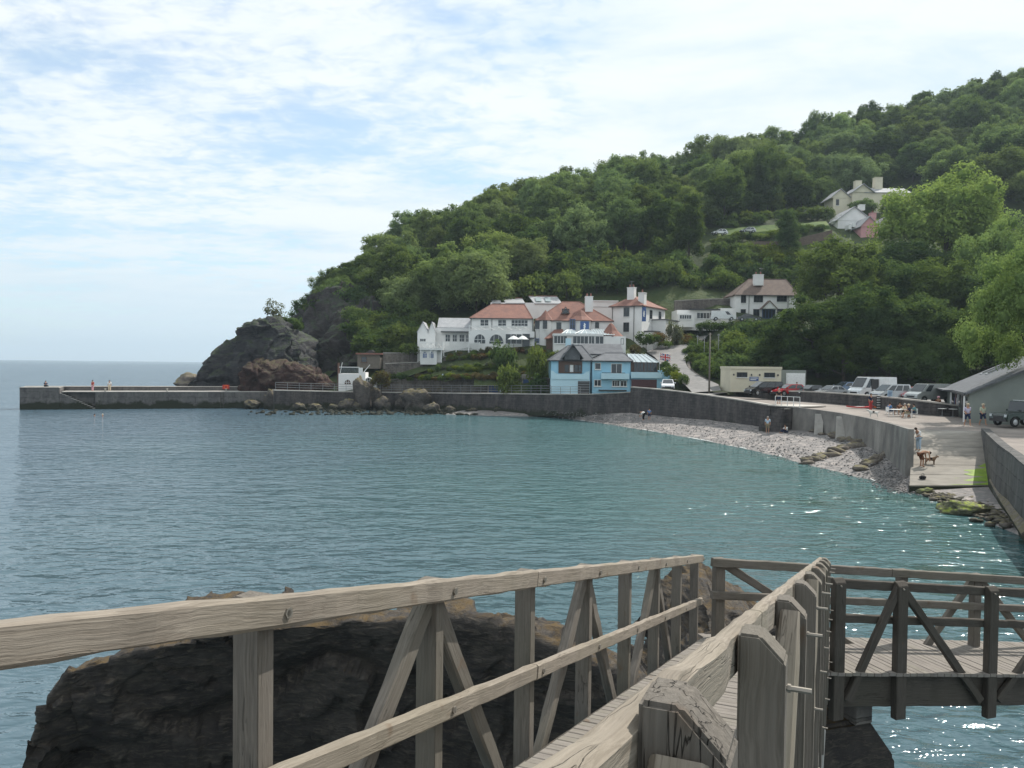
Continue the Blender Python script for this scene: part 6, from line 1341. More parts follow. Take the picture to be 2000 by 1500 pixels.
for lab, kind, poly, st, w in (('low flowering garden plant on the hotel terraces', 'flgsf', [(868, 693), (960, 690), (962, 700), (868, 702)], 8, (9, 17)), ('low yellow green garden plant on the middle terrace', 'lgls', [(820, 726), (868, 714), (1060, 712), (1060, 722), (868, 722)], 9, (10, 18)), ('low garden plant above the long garden wall', 'lgrd', [(760, 738), (860, 734), (1040, 732), (1040, 741), (860, 742)], 9, (10, 20)), ('terrace plant below the hotel arches', 'gsf', [(900, 684), (1080, 682), (1080, 690), (900, 690)], 10, (8, 15))):
    for px, py in fill(poly, st, len(lab)):
        D = np.interp(py, [680, 690, 700, 715, 730, 745], [135, 134, 132, 130.6, 129.6, 129]); plantpx(rs_.choice(kind), px, py+3, D, rs_.uniform(*w), lab, lab.replace('plant', 'plants'), rs_.uniform(8, 15), 'plant')
for px, py, D, k_, w, h in ((1262, 672, 132, 'd', 40, 26), (1285, 668, 134, 'f', 34, 24), (1318, 668, 138, 's', 30, 44), (1330, 672, 140, 'r', 44, 26), (1300, 676, 136, 'l', 26, 16), (1350, 668, 143, 'g', 30, 20), (1240, 690, 130, 'r', 26, 22), (1322, 742, 112, 'l', 24, 24), (1310, 735, 114, 'd', 30, 26), (1335, 748, 110, 'g', 26, 22), (1300, 718, 117, 'd', 22, 18)):
    plantpx(k_, px, py, D, w, 'mixed garden shrub along the road up to the pub', 'shrubs along the road to the pub', h)
scatter('ggd', fill([(1338, 690), (1360, 672), (1420, 700), (1420, 745), (1370, 735)], 15, 3), .4, .8, 'rough grass tuft and bramble on the bank inside the road bend', 'brambles on the road bank', cat='bramble')
for px, w, h in ((1372, 30, 18), (1392, 34, 20), (1415, 32, 18), (1438, 34, 20), (1458, 30, 18), (1480, 34, 22), (1502, 36, 24), (1525, 36, 26)):
    plantpx(rs_.choice('gd'), px, 644, 142.5, w, 'dense hedge shrub below the parked cars in front of the white house', 'hedge below the white house', h)
# parasols on the hotel terrace
for px, lab in ((1003, 'white parasol nearest the hotel arches'), (1021, 'white parasol beside the terrace steps')):
    p = at(px, 684, 132.5); o = empty('parasol', p, 0, lab, 'parasol'); m = MB(); m.lathe([(1.0, 1.75), (1.02, 1.82), (.5, 2.2), (.03, 2.42)], 8); m.build('canopy', 'cloth_white', o); m = MB(); m.tube([(0, 0, -.8), (0, 0, 2.4)], .03, 5); m.build('pole', 'timber', o)
# ---------------------------------------------------------------- vehicles
def paint(name, c, metal=.0, rough=.25): return plain('paint_'+name, c, rough, metal, .5, .6)
for nm, c, me_ in (('black', (.008, .009, .011), 0), ('red', (.42, .012, .02), 0), ('silver', (.50, .51, .52), .5), ('white', (.74, .75, .75), 0), ('blue', (.16, .22, .32), .4), ('grey', (.34, .36, .35), .2), ('green', (.012, .028, .02), 0), ('darkgrey', (.07, .075, .08), .4)): paint(nm, c, me_)
plain('tyre', (.012, .012, .012), .9); plain('alloy', (.45, .46, .47), .35, .8); plain('lamp_glass', (.62, .66, .68), .08); plain('bumper', (.03, .03, .032), .6); plain('tail_lamp', (.35, .02, .02), .2)
TYPES = {  # length, width, height, belt, cabin base front/back, roof front/back, nose height, tail
    'hatch': (4.0, 1.72, 1.47, .92, .27, -.48, .03, -.36, .68), 'sedan': (4.5, 1.78, 1.43, .92, .20, -.40, .02, -.22, .66), 'mpv': (4.7, 1.82, 1.76, 1.0, .35, -.49, .12, -.44, .78),
    'van': (5.9, 2.0, 2.5, 1.2, .42, -.495, .27, -.49, .95), 'midvan': (5.0, 1.92, 1.96, 1.12, .36, -.492, .2, -.485, .88), 'jeep': (4.1, 1.79, 1.98, 1.12, .09, -.495, .06, -.49, 1.02)}
def car(name, kind, col, label, p, rz, cat='car', group=None, dark_rear=False, open_door=False, s=1.0):
    L, Wd, Hh, belt, cf, cb, rf, rb, nose = TYPES[kind]; o = empty(name, p, rz, label, cat, group); o.scale = (s, s, s); w = Wd/2; pt = 'paint_'+col; h = L/2
    wr = .33 if kind not in ('van', 'jeep') else .37; fx, rx = L*.31, -L*.30; gz = .22 if kind != 'jeep' else .38
    def arch(xc): return [(xc+(wr+.07)*cos(a), wr+(wr+.07)*sin(a)) for a in np.linspace(pi, 0, 9) if wr+(wr+.07)*sin(a) > gz]
    P = [(-h, gz+.1), (-h+.06, gz)] + arch(rx) + arch(fx) + [(h-.12, gz), (h, gz+.16), (h-.02, nose*.78), (h-.10, nose), (L*cf+.12 if cf < .4 else L*cf, belt-.03), (L*cf, belt), (L*cb, belt), (-h+.03, belt*.9 if kind != 'sedan' else belt*.97), (-h, belt*.7)]
    bm = bmesh.new(); n = len(P); st = [(-w, .0), (-w*.97, 1), (w*.97, 1), (w, 0)]
    m = MB(); m.prism([(x, z) for x, z in P], -w, w, 'y'); body = m.build('body', pt, o, bevel=.045)
    zb, zr = belt-.01, Hh; wb, wt = w*.95, w*(.80 if kind in ('hatch', 'sedan', 'mpv') else .9)
    A = [(L*cf, zb), (L*rf, zr-.04), (L*rf-.18, zr), (L*rb+.12, zr), (L*rb, zr-.05), (L*cb, zb)]; m = MB(); k = len(A)
    yy = [wb if i in (0, 5) else wt for i in range(k)]
    m.v += [(x, -yy[i], z) for i, (x, z) in enumerate(A)] + [(x, yy[i], z) for i, (x, z) in enumerate(A)]; m.f += [tuple(range(k)), tuple(range(k, 2*k))] + [(i, (i+1) % k, k+(i+1) % k, k+i) for i in range(k)]
    m.build('cabin', pt, o, bevel=.03)
    def lerp(a, b_, t): return tuple(a[i]+(b_[i]-a[i])*t for i in range(len(a)))
    def pane(nm, a, b_, t0, t1, e0, off, mat='glass'):          # windscreen / rear glass between cabin corner points
        q0, q1 = lerp(a, b_, t0), lerp(a, b_, t1); ya, yb = wb+(wt-wb)*t0-e0, wb+(wt-wb)*t1-e0; m = MB(); m.add([(q0[0]+off, -ya, q0[1]+.02), (q0[0]+off, ya, q0[1]+.02), (q1[0]+off, yb, q1[1]+.02), (q1[0]+off, -yb, q1[1]+.02)], [(0, 1, 2, 3)]); m.build(nm, mat, o)
    pane('windscreen', A[0], A[1], .08, .96, .1, .03); pane('rear_window', A[5], A[4], .12, .9, .12, -.03)
    ws = [(.04, .30), (.32, .60), (.62, .90)] if kind in ('mpv',) else ([(.06, .2)] if kind == 'van' else ([(.05, .24)] if kind == 'midvan' else [(.05, .45), (.48, .86)]))
    if kind == 'jeep': ws = [(.04, .30), (.34, .58), (.62, .95)]
    for t0, t1 in ws:
        for sg in (-1, 1):
            z0, z1 = zb+.06, zb+(zr-zb)*.84; y0, y1 = sg*(wb+.012), sg*(wb+(wt-wb)*.84+.014)
            f0, f1 = lerp(A[0], A[1], .1)[0], lerp(A[0], A[1], .84)[0]; r0, r1 = lerp(A[5], A[4], .1)[0], lerp(A[5], A[4], .84)[0]
            m = MB(); m.add([(f0+(r0-f0)*t0-.05, y0, z0), (f0+(r0-f0)*t1, y0, z0), (f1+(r1-f1)*t1, y1, z1), (f1+(r1-f1)*t0-.08, y1, z1)], [(0, 1, 2, 3)]); m.build('side_window', 'glass', o)
    if open_door: m = MB(); m.box(L*.02, L*.20, w*.93, w+.012, .45, Hh-.25); m.build('open_doorway', 'bumper', o); m = MB(); m.box(-L*.17, L*.015, w+.02, w+.08, .42, Hh-.24); m.build('sliding_door', pt, o)
    for sg in (-1, 1):
        m = MB(); m.box(h-.16, h+.012, sg*w*.9-.19 if sg > 0 else sg*w*.9, sg*w*.9 if sg > 0 else sg*w*.9+.19, nose*.74, nose*.93); m.build('headlight', 'lamp_glass', o); m = MB(); m.box(-h-.012, -h+.1, sg*w*.78-.1, sg*w*.78+.1, belt*.66, belt*.86); m.build('tail_lamp', 'tail_lamp', o)
        m = MB(); m.box(L*cf-.25, L*cf-.08, min(sg*(wb+.02), sg*(wb+.24)), max(sg*(wb+.02), sg*(wb+.24)), belt+.02, belt+.18); m.build('mirror', pt, o, bevel=.03)
    m = MB(); m.box(h-.06, h+.03, -w*.9, w*.9, gz+.02, gz+.24); m.build('bumper', 'bumper', o); m = MB(); m.box(h-.05, h+.02, -w*.5, w*.5, nose*.6, nose*.8); m.build('grille', 'bumper', o)
    for x in (fx, rx):
        for sg in (-1, 1):
            m = MB(); m.v, m.f = [], []; prof = [(wr*.62, -.1), (wr*.96, -.1), (wr, -.06), (wr, .06), (wr*.96, .1), (wr*.62, .1)]
            nn = 14
            for r, y in prof:
                for j in range(nn): m.v.append((x+r*cos(2*pi*j/nn), sg*(w-.09)+y, wr+r*sin(2*pi*j/nn)))
            for i in range(5):
                for j in range(nn): m.f.append((i*nn+j, i*nn+(j+1) % nn, (i+1)*nn+(j+1) % nn, (i+1)*nn+j))
            t = m.build('wheel', 'tyre', o); m = MB(); m.v = [(x, sg*(w+.0), wr)] + [(x+wr*.63*cos(2*pi*j/10), sg*(w-.02), wr+wr*.63*sin(2*pi*j/10)) for j in range(10)]; m.f = [(0, 1+j, 1+(j+1) % 10) for j in range(10)]; m.build('rim', 'alloy', t)
    if kind == 'jeep':
        q = MB(); q.tube([(-h-.12, 0, .95), (-h-.02, 0, .95)], .36, 12); q.build('spare_wheel', 'tyre', o); q = MB(); q.box(L*rb+.1, L*rf-.3, -wt*.96, wt*.96, Hh+.01, Hh+.05); q.build('roof_panel', 'paint_white', o)
    return o
def park(px, D, z=None, **k): p = at(px, 760, D); return Vector((p.x, p.y, CPZ+.004 if z is None else z))
A_ = lambda d: pi + radians(d)
car('people_carrier', 'mpv', 'black', 'black people carrier parked in front of the cream block', park(1493, 99), A_(14), 'car')
car('hatchback', 'hatch', 'red', 'red hatchback parked just right of the black people carrier', park(1541, 97.5), A_(16), 'car')
car('saloon_car', 'sedan', 'darkgrey', 'dark grey saloon parked between the red hatchback and the silver saloon', park(1583, 96.5), A_(20), 'car')
car('saloon_car', 'sedan', 'silver', 'silver saloon parked to the left of the tall white van', park(1622, 94.5), A_(20), 'car')
car('hatchback', 'hatch', 'blue', 'slate blue hatchback showing behind the silver saloon', park(1650, 101, CPZ+.3), A_(22), 'car')
car('delivery_van', 'van', 'white', 'tall white van with its side door open', park(1704, 94.5), A_(22), 'van', open_door=True)
car('people_carrier', 'mpv', 'silver', 'silver people carrier parked in front of the tall white van', park(1740, 89.5), A_(20), 'car')
car('hatchback', 'hatch', 'red', 'bright red hatchback squeezed between the silver people carrier and the grey van', park(1779, 90), A_(22), 'car')
car('panel_van', 'midvan', 'grey', 'grey panel van parked beside the kiosk', park(1815, 84), A_(18), 'van')
pj = at(1992, 822, 62.2); car('off_road_car', 'jeep', 'green', 'dark green boxy off road car against the sage kiosk wall', (pj.x, pj.y, 3.25), A_(12), 'car')
p = at(1304, 760, 108.5); car('hatchback', 'hatch', 'white', 'white car parked at the corner of the blue house', (p.x, p.y, 4.4), radians(-100), 'car')
def ground_car(px, py, kind, col, label, a, nm='hatchback', cat='car', D=None, dz=0.05):
    p = hit(px, py) if D is None else at(px, py, D); car(nm, kind, col, label, (p.x, p.y, p.z+dz), A_(a), cat, s=.9)
ground_car(1412, 627, 'midvan', 'white', 'white van parked in front of the low pub annexe', 172, 'panel_van', 'van', 144.5); ground_car(1462, 628, 'sedan', 'darkgrey', 'dark saloon parked in front of the white house', 170, 'saloon_car', 'car', 145.5)
ground_car(1405, 464, 'hatch', 'white', 'white car at the left end of the upper lawn', 10, D=186, dz=.6); ground_car(1460, 460, 'hatch', 'silver', 'silver car parked along the upper lawn above the brick wall', 10, D=187.5, dz=.6)
ground_car(1606, 420, 'hatch', 'white', 'white car parked beside the cream house', 160, D=200, dz=.4); ground_car(1582, 424, 'hatch', 'darkgrey', 'dark car under the trees left of the cream house', 170, D=201, dz=.4)

# ---------------------------------------------------------------- people and dogs
for nm, c in (('skin', (.42, .24, .16)), ('hair_dark', (.03, .02, .015)), ('hair_grey', (.38, .36, .33)), ('cl_white', (.75, .75, .73)), ('cl_navy', (.02, .03, .07)), ('cl_black', (.012, .012, .014)), ('cl_red', (.42, .05, .05)), ('cl_pink', (.60, .33, .38)), ('cl_blue', (.10, .22, .45)),
              ('cl_khaki', (.26, .22, .14)), ('cl_lilac', (.50, .46, .58)), ('cl_sage', (.42, .45, .34)), ('cl_brown', (.15, .06, .03)), ('cl_sand', (.62, .52, .38)), ('cl_skyblue', (.45, .58, .70)), ('fur_black', (.015, .014, .013)), ('fur_tan', (.20, .13, .08)), ('fur_white', (.62, .6, .56)), ('orange', (.75, .16, .03)), ('cl_teal', (.08, .25, .27))): plain(nm, c, .85, 0, .25)
def skin_mesh(name, V, E, R, root=0, sub=1):
    me = bpy.data.meshes.new(name); bm = bmesh.new(); lay = bm.verts.layers.skin.verify(); vs = [bm.verts.new(v) for v in V]
    for v, r in zip(vs, R): v[lay].radius = (r, r) if not isinstance(r, tuple) else r
    vs[root][lay].use_root = True
    for a, b_ in E: bm.edges.new((vs[a], vs[b_]))
    bm.to_mesh(me); bm.free(); o = bpy.data.objects.new('tmp', me); COL.objects.link(o); sk = o.modifiers.new('s', 'SKIN'); sk.use_smooth_shade = True; su = o.modifiers.new('u', 'SUBSURF'); su.levels = su.render_levels = sub
    dg = bpy.context.evaluated_depsgraph_get(); out = bpy.data.meshes.new_from_object(o.evaluated_get(dg)); bpy.data.objects.remove(o); bpy.data.meshes.remove(me); out.name = name; return out
JN = ['pelvis', 'waist', 'chest', 'neck', 'head0', 'head1', 'sl', 'el', 'wl', 'hl', 'sr', 'er', 'wr', 'hr', 'hipl', 'kl', 'al', 'tl', 'hipr', 'kr', 'ar', 'tr']
BE = [(0, 1), (1, 2), (2, 3), (3, 4), (4, 5), (2, 6), (6, 7), (7, 8), (8, 9), (2, 10), (10, 11), (11, 12), (12, 13), (0, 14), (14, 15), (15, 16), (16, 17), (0, 18), (18, 19), (19, 20), (20, 21)]
BR = [.13, .12, .135, .055, .085, .075, .06, .045, .034, .04, .06, .045, .034, .04, .085, .058, .042, .04, .085, .058, .042, .04]
def pose(kind, sp=0):
    # x right, y forward (the way the person faces), z up; standing height 1.72
    J = {'pelvis': (0, 0, .93), 'waist': (0, 0, 1.08), 'chest': (0, .01, 1.30), 'neck': (0, .02, 1.46), 'head0': (0, .035, 1.55), 'head1': (0, .03, 1.65), 'sl': (-.19, 0, 1.38), 'el': (-.25, -.03, 1.12), 'wl': (-.24, .07, .89), 'hl': (-.235, .10, .80),
         'sr': (.19, 0, 1.38), 'er': (.25, -.03, 1.12), 'wr': (.24, .07, .89), 'hr': (.235, .10, .80), 'hipl': (-.10, 0, .86), 'kl': (-.11, .02, .48), 'al': (-.11, 0, .08), 'tl': (-.12, .15, .035), 'hipr': (.10, 0, .86), 'kr': (.11, .02, .48), 'ar': (.11, 0, .08), 'tr': (.12, .15, .035)}
    if kind == 'walk': J.update(kl=(-.11, .17, .50), al=(-.11, .22, .09), tl=(-.12, .36, .06), kr=(.11, -.04, .47), ar=(.11, -.24, .12), tr=(.12, -.12, .035), el=(-.25, -.14, 1.14), wl=(-.23, -.08, .92), hl=(-.23, -.05, .84), er=(.25, .06, 1.12), wr=(.22, .22, .96), hr=(.22, .27, .89))
    if kind == 'sit': J.update({k: (v[0], v[1], v[2]-.45) for k, v in J.items() if k in ('pelvis', 'waist', 'chest', 'neck', 'head0', 'head1', 'sl', 'sr', 'el', 'er')}); J.update(hipl=(-.11, .04, .47), hipr=(.11, .04, .47), kl=(-.12, .44, .50), kr=(.12, .44, .50), al=(-.12, .46, .09), ar=(.12, .46, .09), tl=(-.12, .60, .04), tr=(.12, .60, .04), el=(-.26, .06, .70), er=(.26, .06, .70), wl=(-.18, .30, .66), wr=(.18, .30, .66), hl=(-.15, .38, .66), hr=(.15, .38, .66))
    if kind == 'ground': J.update({k: (v[0], v[1], v[2]-.80) for k, v in J.items() if k in ('pelvis', 'waist', 'chest', 'neck', 'head0', 'head1', 'sl', 'sr', 'el', 'er')}); J.update(pelvis=(0, 0, .13), hipl=(-.11, .06, .13), hipr=(.11, .06, .13), kl=(-.14, .38, .42), kr=(.14, .38, .42), al=(-.13, .62, .08), ar=(.13, .62, .08), tl=(-.13, .76, .04), tr=(.13, .76, .04), chest=(0, .08, .50), neck=(0, .13, .66), head0=(0, .17, .75), head1=(0, .18, .85), sl=(-.19, .09, .58), sr=(.19, .09, .58), el=(-.25, .22, .38), er=(.25, .22, .38), wl=(-.14, .40, .42), wr=(.14, .40, .42), hl=(-.09, .46, .42), hr=(.09, .46, .42))
    if kind == 'bend': J.update(pelvis=(0, -.12, .90), hipl=(-.1, -.1, .84), hipr=(.1, -.1, .84), waist=(0, .04, .98), chest=(0, .28, 1.0), neck=(0, .43, .98), head0=(0, .52, .97), head1=(0, .60, .93), sl=(-.19, .36, .97), sr=(.19, .36, .97), el=(-.2, .42, .70), er=(.2, .42, .70), wl=(-.14, .46, .46), wr=(.14, .48, .46), hl=(-.12, .47, .37), hr=(.12, .49, .37), kl=(-.11, .04, .46), kr=(.11, .04, .46))
    if kind == 'lean': J.update(chest=(0, .10, 1.26), neck=(0, .20, 1.40), head0=(0, .27, 1.47), head1=(0, .32, 1.55), sl=(-.19, .12, 1.34), sr=(.19, .12, 1.34), el=(-.23, .22, 1.10), er=(.23, .22, 1.10), wl=(-.18, .40, .98), wr=(.18, .40, .98), hl=(-.16, .48, .95), hr=(.16, .48, .95))
    return [J[k] for k in JN]
PC = {}
def person(px, py, z, yaw, kind, top, bottom, label, hair='hair_dark', D=None, s=1.0, legs='long', sleeves=True, hat=None, group=None, p=None):
    """yaw: the way the person faces, 0 = away from the camera, 180 = towards it"""
    p = p if p is not None else (on(px, py, z) if D is None else at(px, py, D)); o = empty('person', p, -radians(yaw), label, 'person', group); o.scale = (s, s, s)
    def get(key, f):
        if key not in PC: PC[key] = f()
        return PC[key]
    def mk(part, idx, grow, mat):
        P = pose(kind); mp = {j: i for i, j in enumerate(idx)}; E = [(mp[a], mp[b_]) for a, b_ in BE if a in mp and b_ in mp]; return skin_mesh(part, [P[i] for i in idx], E, [BR[i]*grow(i) for i in idx])
    full = list(range(22)); bm_ = get((kind, 'body'), lambda: mk('body', full, lambda i: 1.0, None)).copy(); link('body', bm_, 'skin', o)
    ti = [0, 1, 2, 6, 7, 10, 11] if sleeves else [0, 1, 2, 6, 10]
    if top: link('shirt', get((kind, 'shirt', sleeves), lambda: mk('shirt', ti, lambda i: 1.22 if i < 3 else 1.3, None)).copy(), top, o)
    bi = {'long': [0, 14, 15, 16, 18, 19, 20], 'short': [0, 14, 15, 18, 19], 'dress': [0, 14, 15, 18, 19]}[legs]
    link('trousers' if legs == 'long' else 'shorts', get((kind, legs), lambda: mk('trousers', bi, lambda i: 1.16 if i in (0, 14, 18) else 1.45, None)).copy(), bottom, o)
    P = pose(kind); h0, h1 = Vector(P[4]), Vector(P[5]); d = (h1-h0).normalized(); fw = Vector((0, 1, 0)) - d*d.y; fw = fw.normalized() if fw.length > .1 else Vector((0, 0, -1)); c = h0.lerp(h1, .62)
    m = MB(); V, F = ico(2); rr = .108 if not hat else .115
    for v in V:
        q = Vector(v); m.v.append(tuple(c + q*rr*(1.0 if q.dot(fw) < .35 or q.dot(d) > .45 else .72) + d*.01))
    m.f = [tuple(f) for f in F]; link('hair' if not hat else 'cap', m.mesh('hair', True), hat or hair, o)
    m = MB(); nb = c + fw*.10 - d*.03; m.tube([nb-fw*.03+d*.03, nb+fw*.012-d*.01], .016, 5, .012); m.build('nose', 'skin', o)
    if hat: m = MB(); m.lathe([(.0, 0), (.165, 0), (.165, .012), (0, .02)], 10, tuple(c+d*.05)); m.build('brim', hat, o)
    return o
# on the pier
pr, PA, pu, pw_, pk, zt_, zp_ = PIER
def pierpt(px, back, z): return PA + pu*((px-38)*pk) + pw_*back + Vector((0, 0, z))
person(0, 0, 0, 120, 'sit', 'cl_navy', 'cl_black', 'person in dark clothes sitting on the seaward end of the pier', p=pierpt(78, 2.6, zp_-.30), legs='long')
person(0, 0, 0, 200, 'stand', 'cl_red', 'cl_pink', 'person in red and pink walking on the pier', 'hair_dark', p=pierpt(168, 1.6, zt_+.12))
person(0, 0, 0, 160, 'stand', 'cl_white', 'cl_sand', 'person in a white shirt standing near the pier steps', 'hair_dark', p=pierpt(199, 2.2, zt_+.12))
lb = empty('lifebuoy_housing', pierpt(433, 3.3, zt_+.12), atan2(pu.y, pu.x), 'red lifebuoy housing against the pier parapet', 'lifebuoy')
m = MB(); m.box(-.55, .55, -.15, .15, .25, .98); m.build('housing', 'cl_red', lb, bevel=.05); m = MB(); m.tube([(.32*cos(a), -.17, .62+.28*sin(a)) for a in np.linspace(0, 2*pi, 15)], .05, 6); m.build('ring', 'orange', lb); m = MB(); m.box(-.05, .05, -.05, .05, 0, .26); m.build('post', 'metal_grey', lb)
# swimmers in the bay
for px, lab, hr in ((184, 'swimmer with dark hair in the water below the pier steps', 'hair_dark'), (200, 'swimmer with a pale cap beside the dark haired swimmer', 'cl_sand')):
    p = on(px, 813, 0.); person(0, 0, 0, 90 if px > 190 else 60, 'stand', 'cl_navy', 'cl_navy', lab, hr, p=(p.x, p.y, -1.38))
# on the beach
person(1257, 821, .95, 250, 'bend', 'cl_white', 'cl_black', 'person in white and black bending over on the shingle below the dark wall', D=None); person(1268, 820, .95, 190, 'stand', 'cl_blue', 'cl_navy', 'child in blue standing beside the bending person on the shingle', s=.85, legs='short')
person(1499, 846, 1.0, 200, 'stand', 'cl_skyblue', 'cl_khaki', 'person in a pale blue shirt standing at the foot of the beach steps', 'hair_grey', legs='short'); person(1536, 846, 1.05, 250, 'ground', 'cl_white', 'cl_navy', 'person in a white top sitting on the shingle by the steps')
# on the promenade
person(1521, 790, 3.72, 180, 'stand', 'cl_black', 'cl_navy', 'person leaning over the landing railing above the beach steps', 'hair_grey', legs='short')
p = at(1556, 760, 99.5); person(0, 0, 0, 170, 'stand', 'cl_black', 'cl_navy', 'person in dark clothes behind the red hatchback', p=(p.x, p.y, CPZ))
person(1700, 802, 3.5, 150, 'stand', 'cl_navy', 'cl_red', 'person in navy top and red trousers beside the paddle boards')
T_ = [(1737, 812, 80, 'cl_blue', 'cl_navy', 'person in blue sitting at the left end of the promenade table', None), (1757, 812, 200, 'cl_brown', 'cl_khaki', 'person in a brown top sitting at the far side of the promenade table', None), (1766, 815, 150, 'cl_sand', 'cl_black', 'person with fair hair sitting at the near side of the promenade table', None),
      (1775, 817, 290, 'cl_navy', 'cl_khaki', 'person in navy sitting with their back to the kiosk', 'cl_sand'), (1785, 816, 280, 'cl_teal', 'cl_navy', 'person in teal sitting at the kiosk end of the table', None)]
for px, py, yaw, tp, bt, lab, hat in T_:
    person(px, py, 3.3, yaw, 'sit', tp, bt, lab, 'hair_grey' if 'fair' in lab else 'hair_dark', hat=hat, legs='short')
    q = on(px, py, 3.3); ch = empty('chair', q, -radians(yaw), 'white chair under the ' + lab.replace('sitting ', '').replace(' of the promenade table', ' of the table'), 'chair', 'chairs round the promenade table'); m = MB(); m.box(-.22, .22, -.2, .22, .37, .40); m.build('seat', 'trim_white', ch); m = MB(); m.box(-.22, .22, -.24, -.2, .40, .82); m.build('backrest', 'trim_white', ch)
    for sx in (-.19, .19):
        for sy in (-.2, .19): m = MB(); m.tube([(sx, sy, 0), (sx, sy, .37)], .02, 5); m.build('leg', 'trim_white', ch)
q = on(1752, 815, 3.3); tb = empty('table', q, .2, 'white table among the seated group on the promenade', 'table'); m = MB(); m.box(-.7, .7, -.4, .4, .68, .72); m.build('table_top', 'trim_white', tb)
for sx in (-.6, .6):
    for sy in (-.32, .32): m = MB(); m.tube([(sx, sy, 0), (sx, sy, .68)], .025, 5); m.build('leg', 'trim_white', tb)
person(1832, 810, 3.4, 180, 'stand', 'cl_brown', 'cl_black', 'person in a long dark outfit and pale cap in front of the kiosk', hat='cl_pink')
person(1889, 832, 3.2, 185, 'walk', 'cl_lilac', 'cl_navy', 'walker in a pale lilac shirt and navy shorts on the promenade', 'hair_grey', hat='cl_sand', legs='short', s=1.04)
person(1919, 831, 3.2, 175, 'walk', 'cl_sage', 'cl_navy', 'walker in a sage top and dark shorts beside the lilac shirted walker', hat='cl_sand', legs='short', s=1.02)
def onslip(px, py):                                       # a point on the sloping slip
    a, b_ = SLB; c, d_ = SLT; n_ = (b_-a).cross(c-a); r = ray(px, py); o_ = Vector((0, 0, CAMZ)); t = (a-o_).dot(n_)/r.dot(n_); return o_+r*t
person(0, 0, 0, 250, 'lean', 'cl_white', 'cl_skyblue', 'person in white top and pale trousers leaning by the slipway edge', p=onslip(1794, 880), sleeves=True)
person(0, 0, 0, 80, 'bend', None, 'cl_brown', 'bare backed person in brown shorts bending to a dog on the slipway', p=onslip(1800, 912), legs='short')
def dog(p, yaw, mat, patch, label, s=1.0):
    o = empty('dog', p, -radians(yaw), label, 'dog'); o.scale = (s, s, s)
    V = [(0, -.28, .46), (0, 0, .44), (0, .24, .47), (0, .38, .60), (0, .47, .68), (0, .62, .64), (-.08, .26, .34), (-.08, .26, .18), (-.08, .28, .02), (.08, .26, .34), (.08, .25, .18), (.08, .27, .02), (-.09, -.28, .36), (-.09, -.34, .2), (-.09, -.30, .02), (.09, -.28, .36), (.09, -.36, .2), (.09, -.33, .02), (0, -.42, .50), (0, -.58, .62)]
    E = [(0, 1), (1, 2), (2, 3), (3, 4), (4, 5), (2, 6), (6, 7), (7, 8), (2, 9), (9, 10), (10, 11), (0, 12), (12, 13), (13, 14), (0, 15), (15, 16), (16, 17), (0, 18), (18, 19)]; R = [.11, .12, .13, .08, .085, .04, .05, .032, .03, .05, .032, .03, .07, .035, .03, .07, .035, .03, .035, .015]
    link('body', skin_mesh('body', V, E, R, 1), mat, o)
    for sx in (-1, 1): m = MB(); m.add([(sx*.03, .42, .74), (sx*.09, .44, .74), (sx*.07, .42, .84), (sx*.06, .40, .74)], [(0, 1, 2), (1, 3, 2), (3, 0, 2)]); m.build('ear', patch, o)
    m = MB(); V2, F2 = ico(2); m.v = [(v[0]*.135, .02+v[1]*.16, .49+v[2]*.11) for v in V2]; m.f = [tuple(f) for f in F2]; m.build('saddle_patch', patch, o, smooth=True)
dog(onslip(1817, 908), 100, 'fur_tan', 'fur_black', 'brown dog with dark ears beside the bending person', .85); dog(on(1706, 815.5, 3.42), 285, 'fur_white', 'fur_black', 'black and white dog at the edge of the promenade', .95)
bk_ = onslip(1802, 936); m = MB(); V2, F2 = ico(2); m.v = [(v[0]*.26, v[1]*.16, .12+v[2]*.13) for v in V2]; m.f = [tuple(f) for f in F2]; o = empty('bag', bk_, .3, 'black bag dropped at the wet foot of the slipway', 'bag'); m.build('sack', 'cl_black', o, smooth=True); m = MB(); m.tube([(-.12, 0, .2), (-.05, 0, .36), (.06, 0, .36), (.12, 0, .2)], .015, 5); m.build('strap', 'cl_black', o)
# boards, signs and bits in front of the car park wall
def board(px, py, z, L, yaw, mat, label, mat2='cl_white'):
    p = on(px, py, z); o = empty('paddle_board', (p.x, p.y, z+.02), yaw, label, 'paddle board'); m = MB(); n = 16; top, bot = [], []
    for i in range(n+1): t = -1+2*i/n; w = .40*(1-abs(t)**2.6)+.02; top.append((t*L/2, w, .06+.12*abs(t)**3))
    for i in range(n+1): m.v += [(top[i][0], -top[i][1], top[i][2]), (top[i][0], top[i][1], top[i][2]), (top[i][0], top[i][1]*.9, top[i][2]+.13), (top[i][0], -top[i][1]*.9, top[i][2]+.13)]
    for i in range(n):
        for k in range(4): m.f.append((4*i+k, 4*i+(k+1) % 4, 4*i+4+(k+1) % 4, 4*i+4+k))
    m.f += [(0, 1, 2, 3), (4*n, 4*n+1, 4*n+2, 4*n+3)]; m.build('hull', mat, o, smooth=False); m = MB(); m.box(-.5, .4, -.22, .22, .19, .215); m.build('deck_pad', mat2, o)
board(1680, 798, 3.52, 3.1, .15, 'cl_red', 'red and white paddle board lying on the promenade'); board(1722, 799, 3.48, 1.9, -.1, 'orange', 'orange kayak shell lying beside the striped sign', 'cl_red')
def striped():
    p = on(1716, 799, 3.5); o = empty('striped_sign', p, .3, 'black and white striped board standing against the car park wall', 'sign'); m = MB(); m.box(-.27, .27, -.03, .03, 0, 1.35); m.build('panel', 'cl_black', o)
    for i in range(5): m = MB(); m.box(-.265, .265, -.045, -.032, .12+i*.25, .24+i*.25); m.build('stripe', 'trim_white', o)
striped()
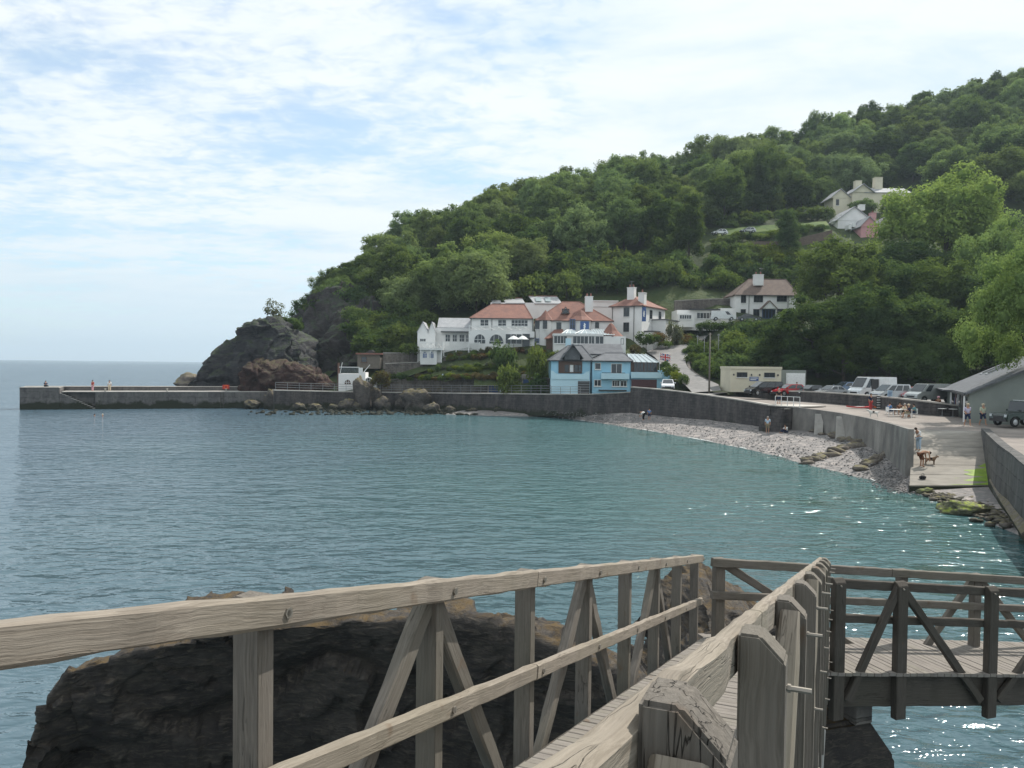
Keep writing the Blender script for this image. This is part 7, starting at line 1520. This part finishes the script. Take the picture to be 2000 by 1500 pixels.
p = on(1737, 800, 3.5); o = empty('notice_board', p, .1, 'pale blue notice on a post by the car park wall', 'sign'); m = MB(); m.tube([(0, 0, 0), (0, 0, 2.0)], .04, 6); m.build('post', 'metal_pale', o); m = MB(); m.box(-.26, .26, -.07, -.04, 1.15, 1.95); m.build('panel', 'cl_skyblue', o)
for i in range(4): m = MB(); m.box(-.2, .2-.05*i, -.085, -.072, 1.75-i*.14, 1.80-i*.14); m.build('lettering', 'door_blue', o)
p = on(1850, 812, 3.4); o = empty('litter_bin', p, 0, 'red bin with a black lid in front of the kiosk', 'bin'); m = MB(); m.lathe([(.2, 0), (.24, .1), (.25, .75), (.2, .8)], 12); m.build('drum', 'cl_red', o); m = MB(); m.lathe([(.27, .8), (.27, .88), (.1, 1.02), (.0, 1.03)], 12); m.build('lid', 'cl_black', o)
for i, (px, py) in enumerate(((1840, 813), (1861, 814))):
    q = on(px, py, 3.38); ch = empty('cafe_table', q, .4*i, ('small white cafe table left of the red bin', 'small white cafe table between the red bin and the kiosk')[i], 'table'); m = MB(); m.lathe([(.0, .68), (.36, .68), (.36, .71), (0, .72)], 12); m.build('table_top', 'trim_white', ch); m = MB(); m.tube([(0, 0, .03), (0, 0, .68)], .03, 6); m.build('stem', 'metal_grey', ch); m = MB(); m.lathe([(.22, 0), (.2, .03), (0, .04)], 10); m.build('base', 'metal_grey', ch)
# weathered red hut footings beside the brick wall on the hill, and a boat on the lawn
p = at(1583, 500, 184); o = empty('lean_to', p, .1, 'rusty red lean to roof below the cottages beside the dark round tree', 'lean to'); m = MB(); m.add([(-4, 0, 0), (4.2, 0, .6), (3.6, 4, 1.6), (-3.4, 4, 1.2), (-4, 0, -.15), (4.2, 0, .45), (3.6, 4, 1.45), (-3.4, 4, 1.05)], [(0, 1, 2, 3), (4, 7, 6, 5), (0, 4, 5, 1), (1, 5, 6, 2), (2, 6, 7, 3), (3, 7, 4, 0)]); m.build('roof', 'tile_red', o); m = MB(); m.box(-3.4, 3.4, .5, 3.5, -2.5, .3); m.build('wall', 'tile_brown', o)

# ---------------------------------------------------------------- thin sea haze
def haze():
    m = bpy.data.materials.new('haze'); m.use_nodes = True; n, l = nodes(m.node_tree); n.remove(n['Principled BSDF']); v = n.new('ShaderNodeVolumePrincipled')
    v.inputs['Color'].default_value = (.72, .87, 1, 1); v.inputs['Density'].default_value = .00019; v.inputs['Anisotropy'].default_value = .2
    l.new(v.outputs[0], n['Material Output'].inputs['Volume']); b = MB(); b.box(-6000, 6000, -320, 9000, -8, 190)
    tag(b.build('haze', m), kind='stuff')
haze()
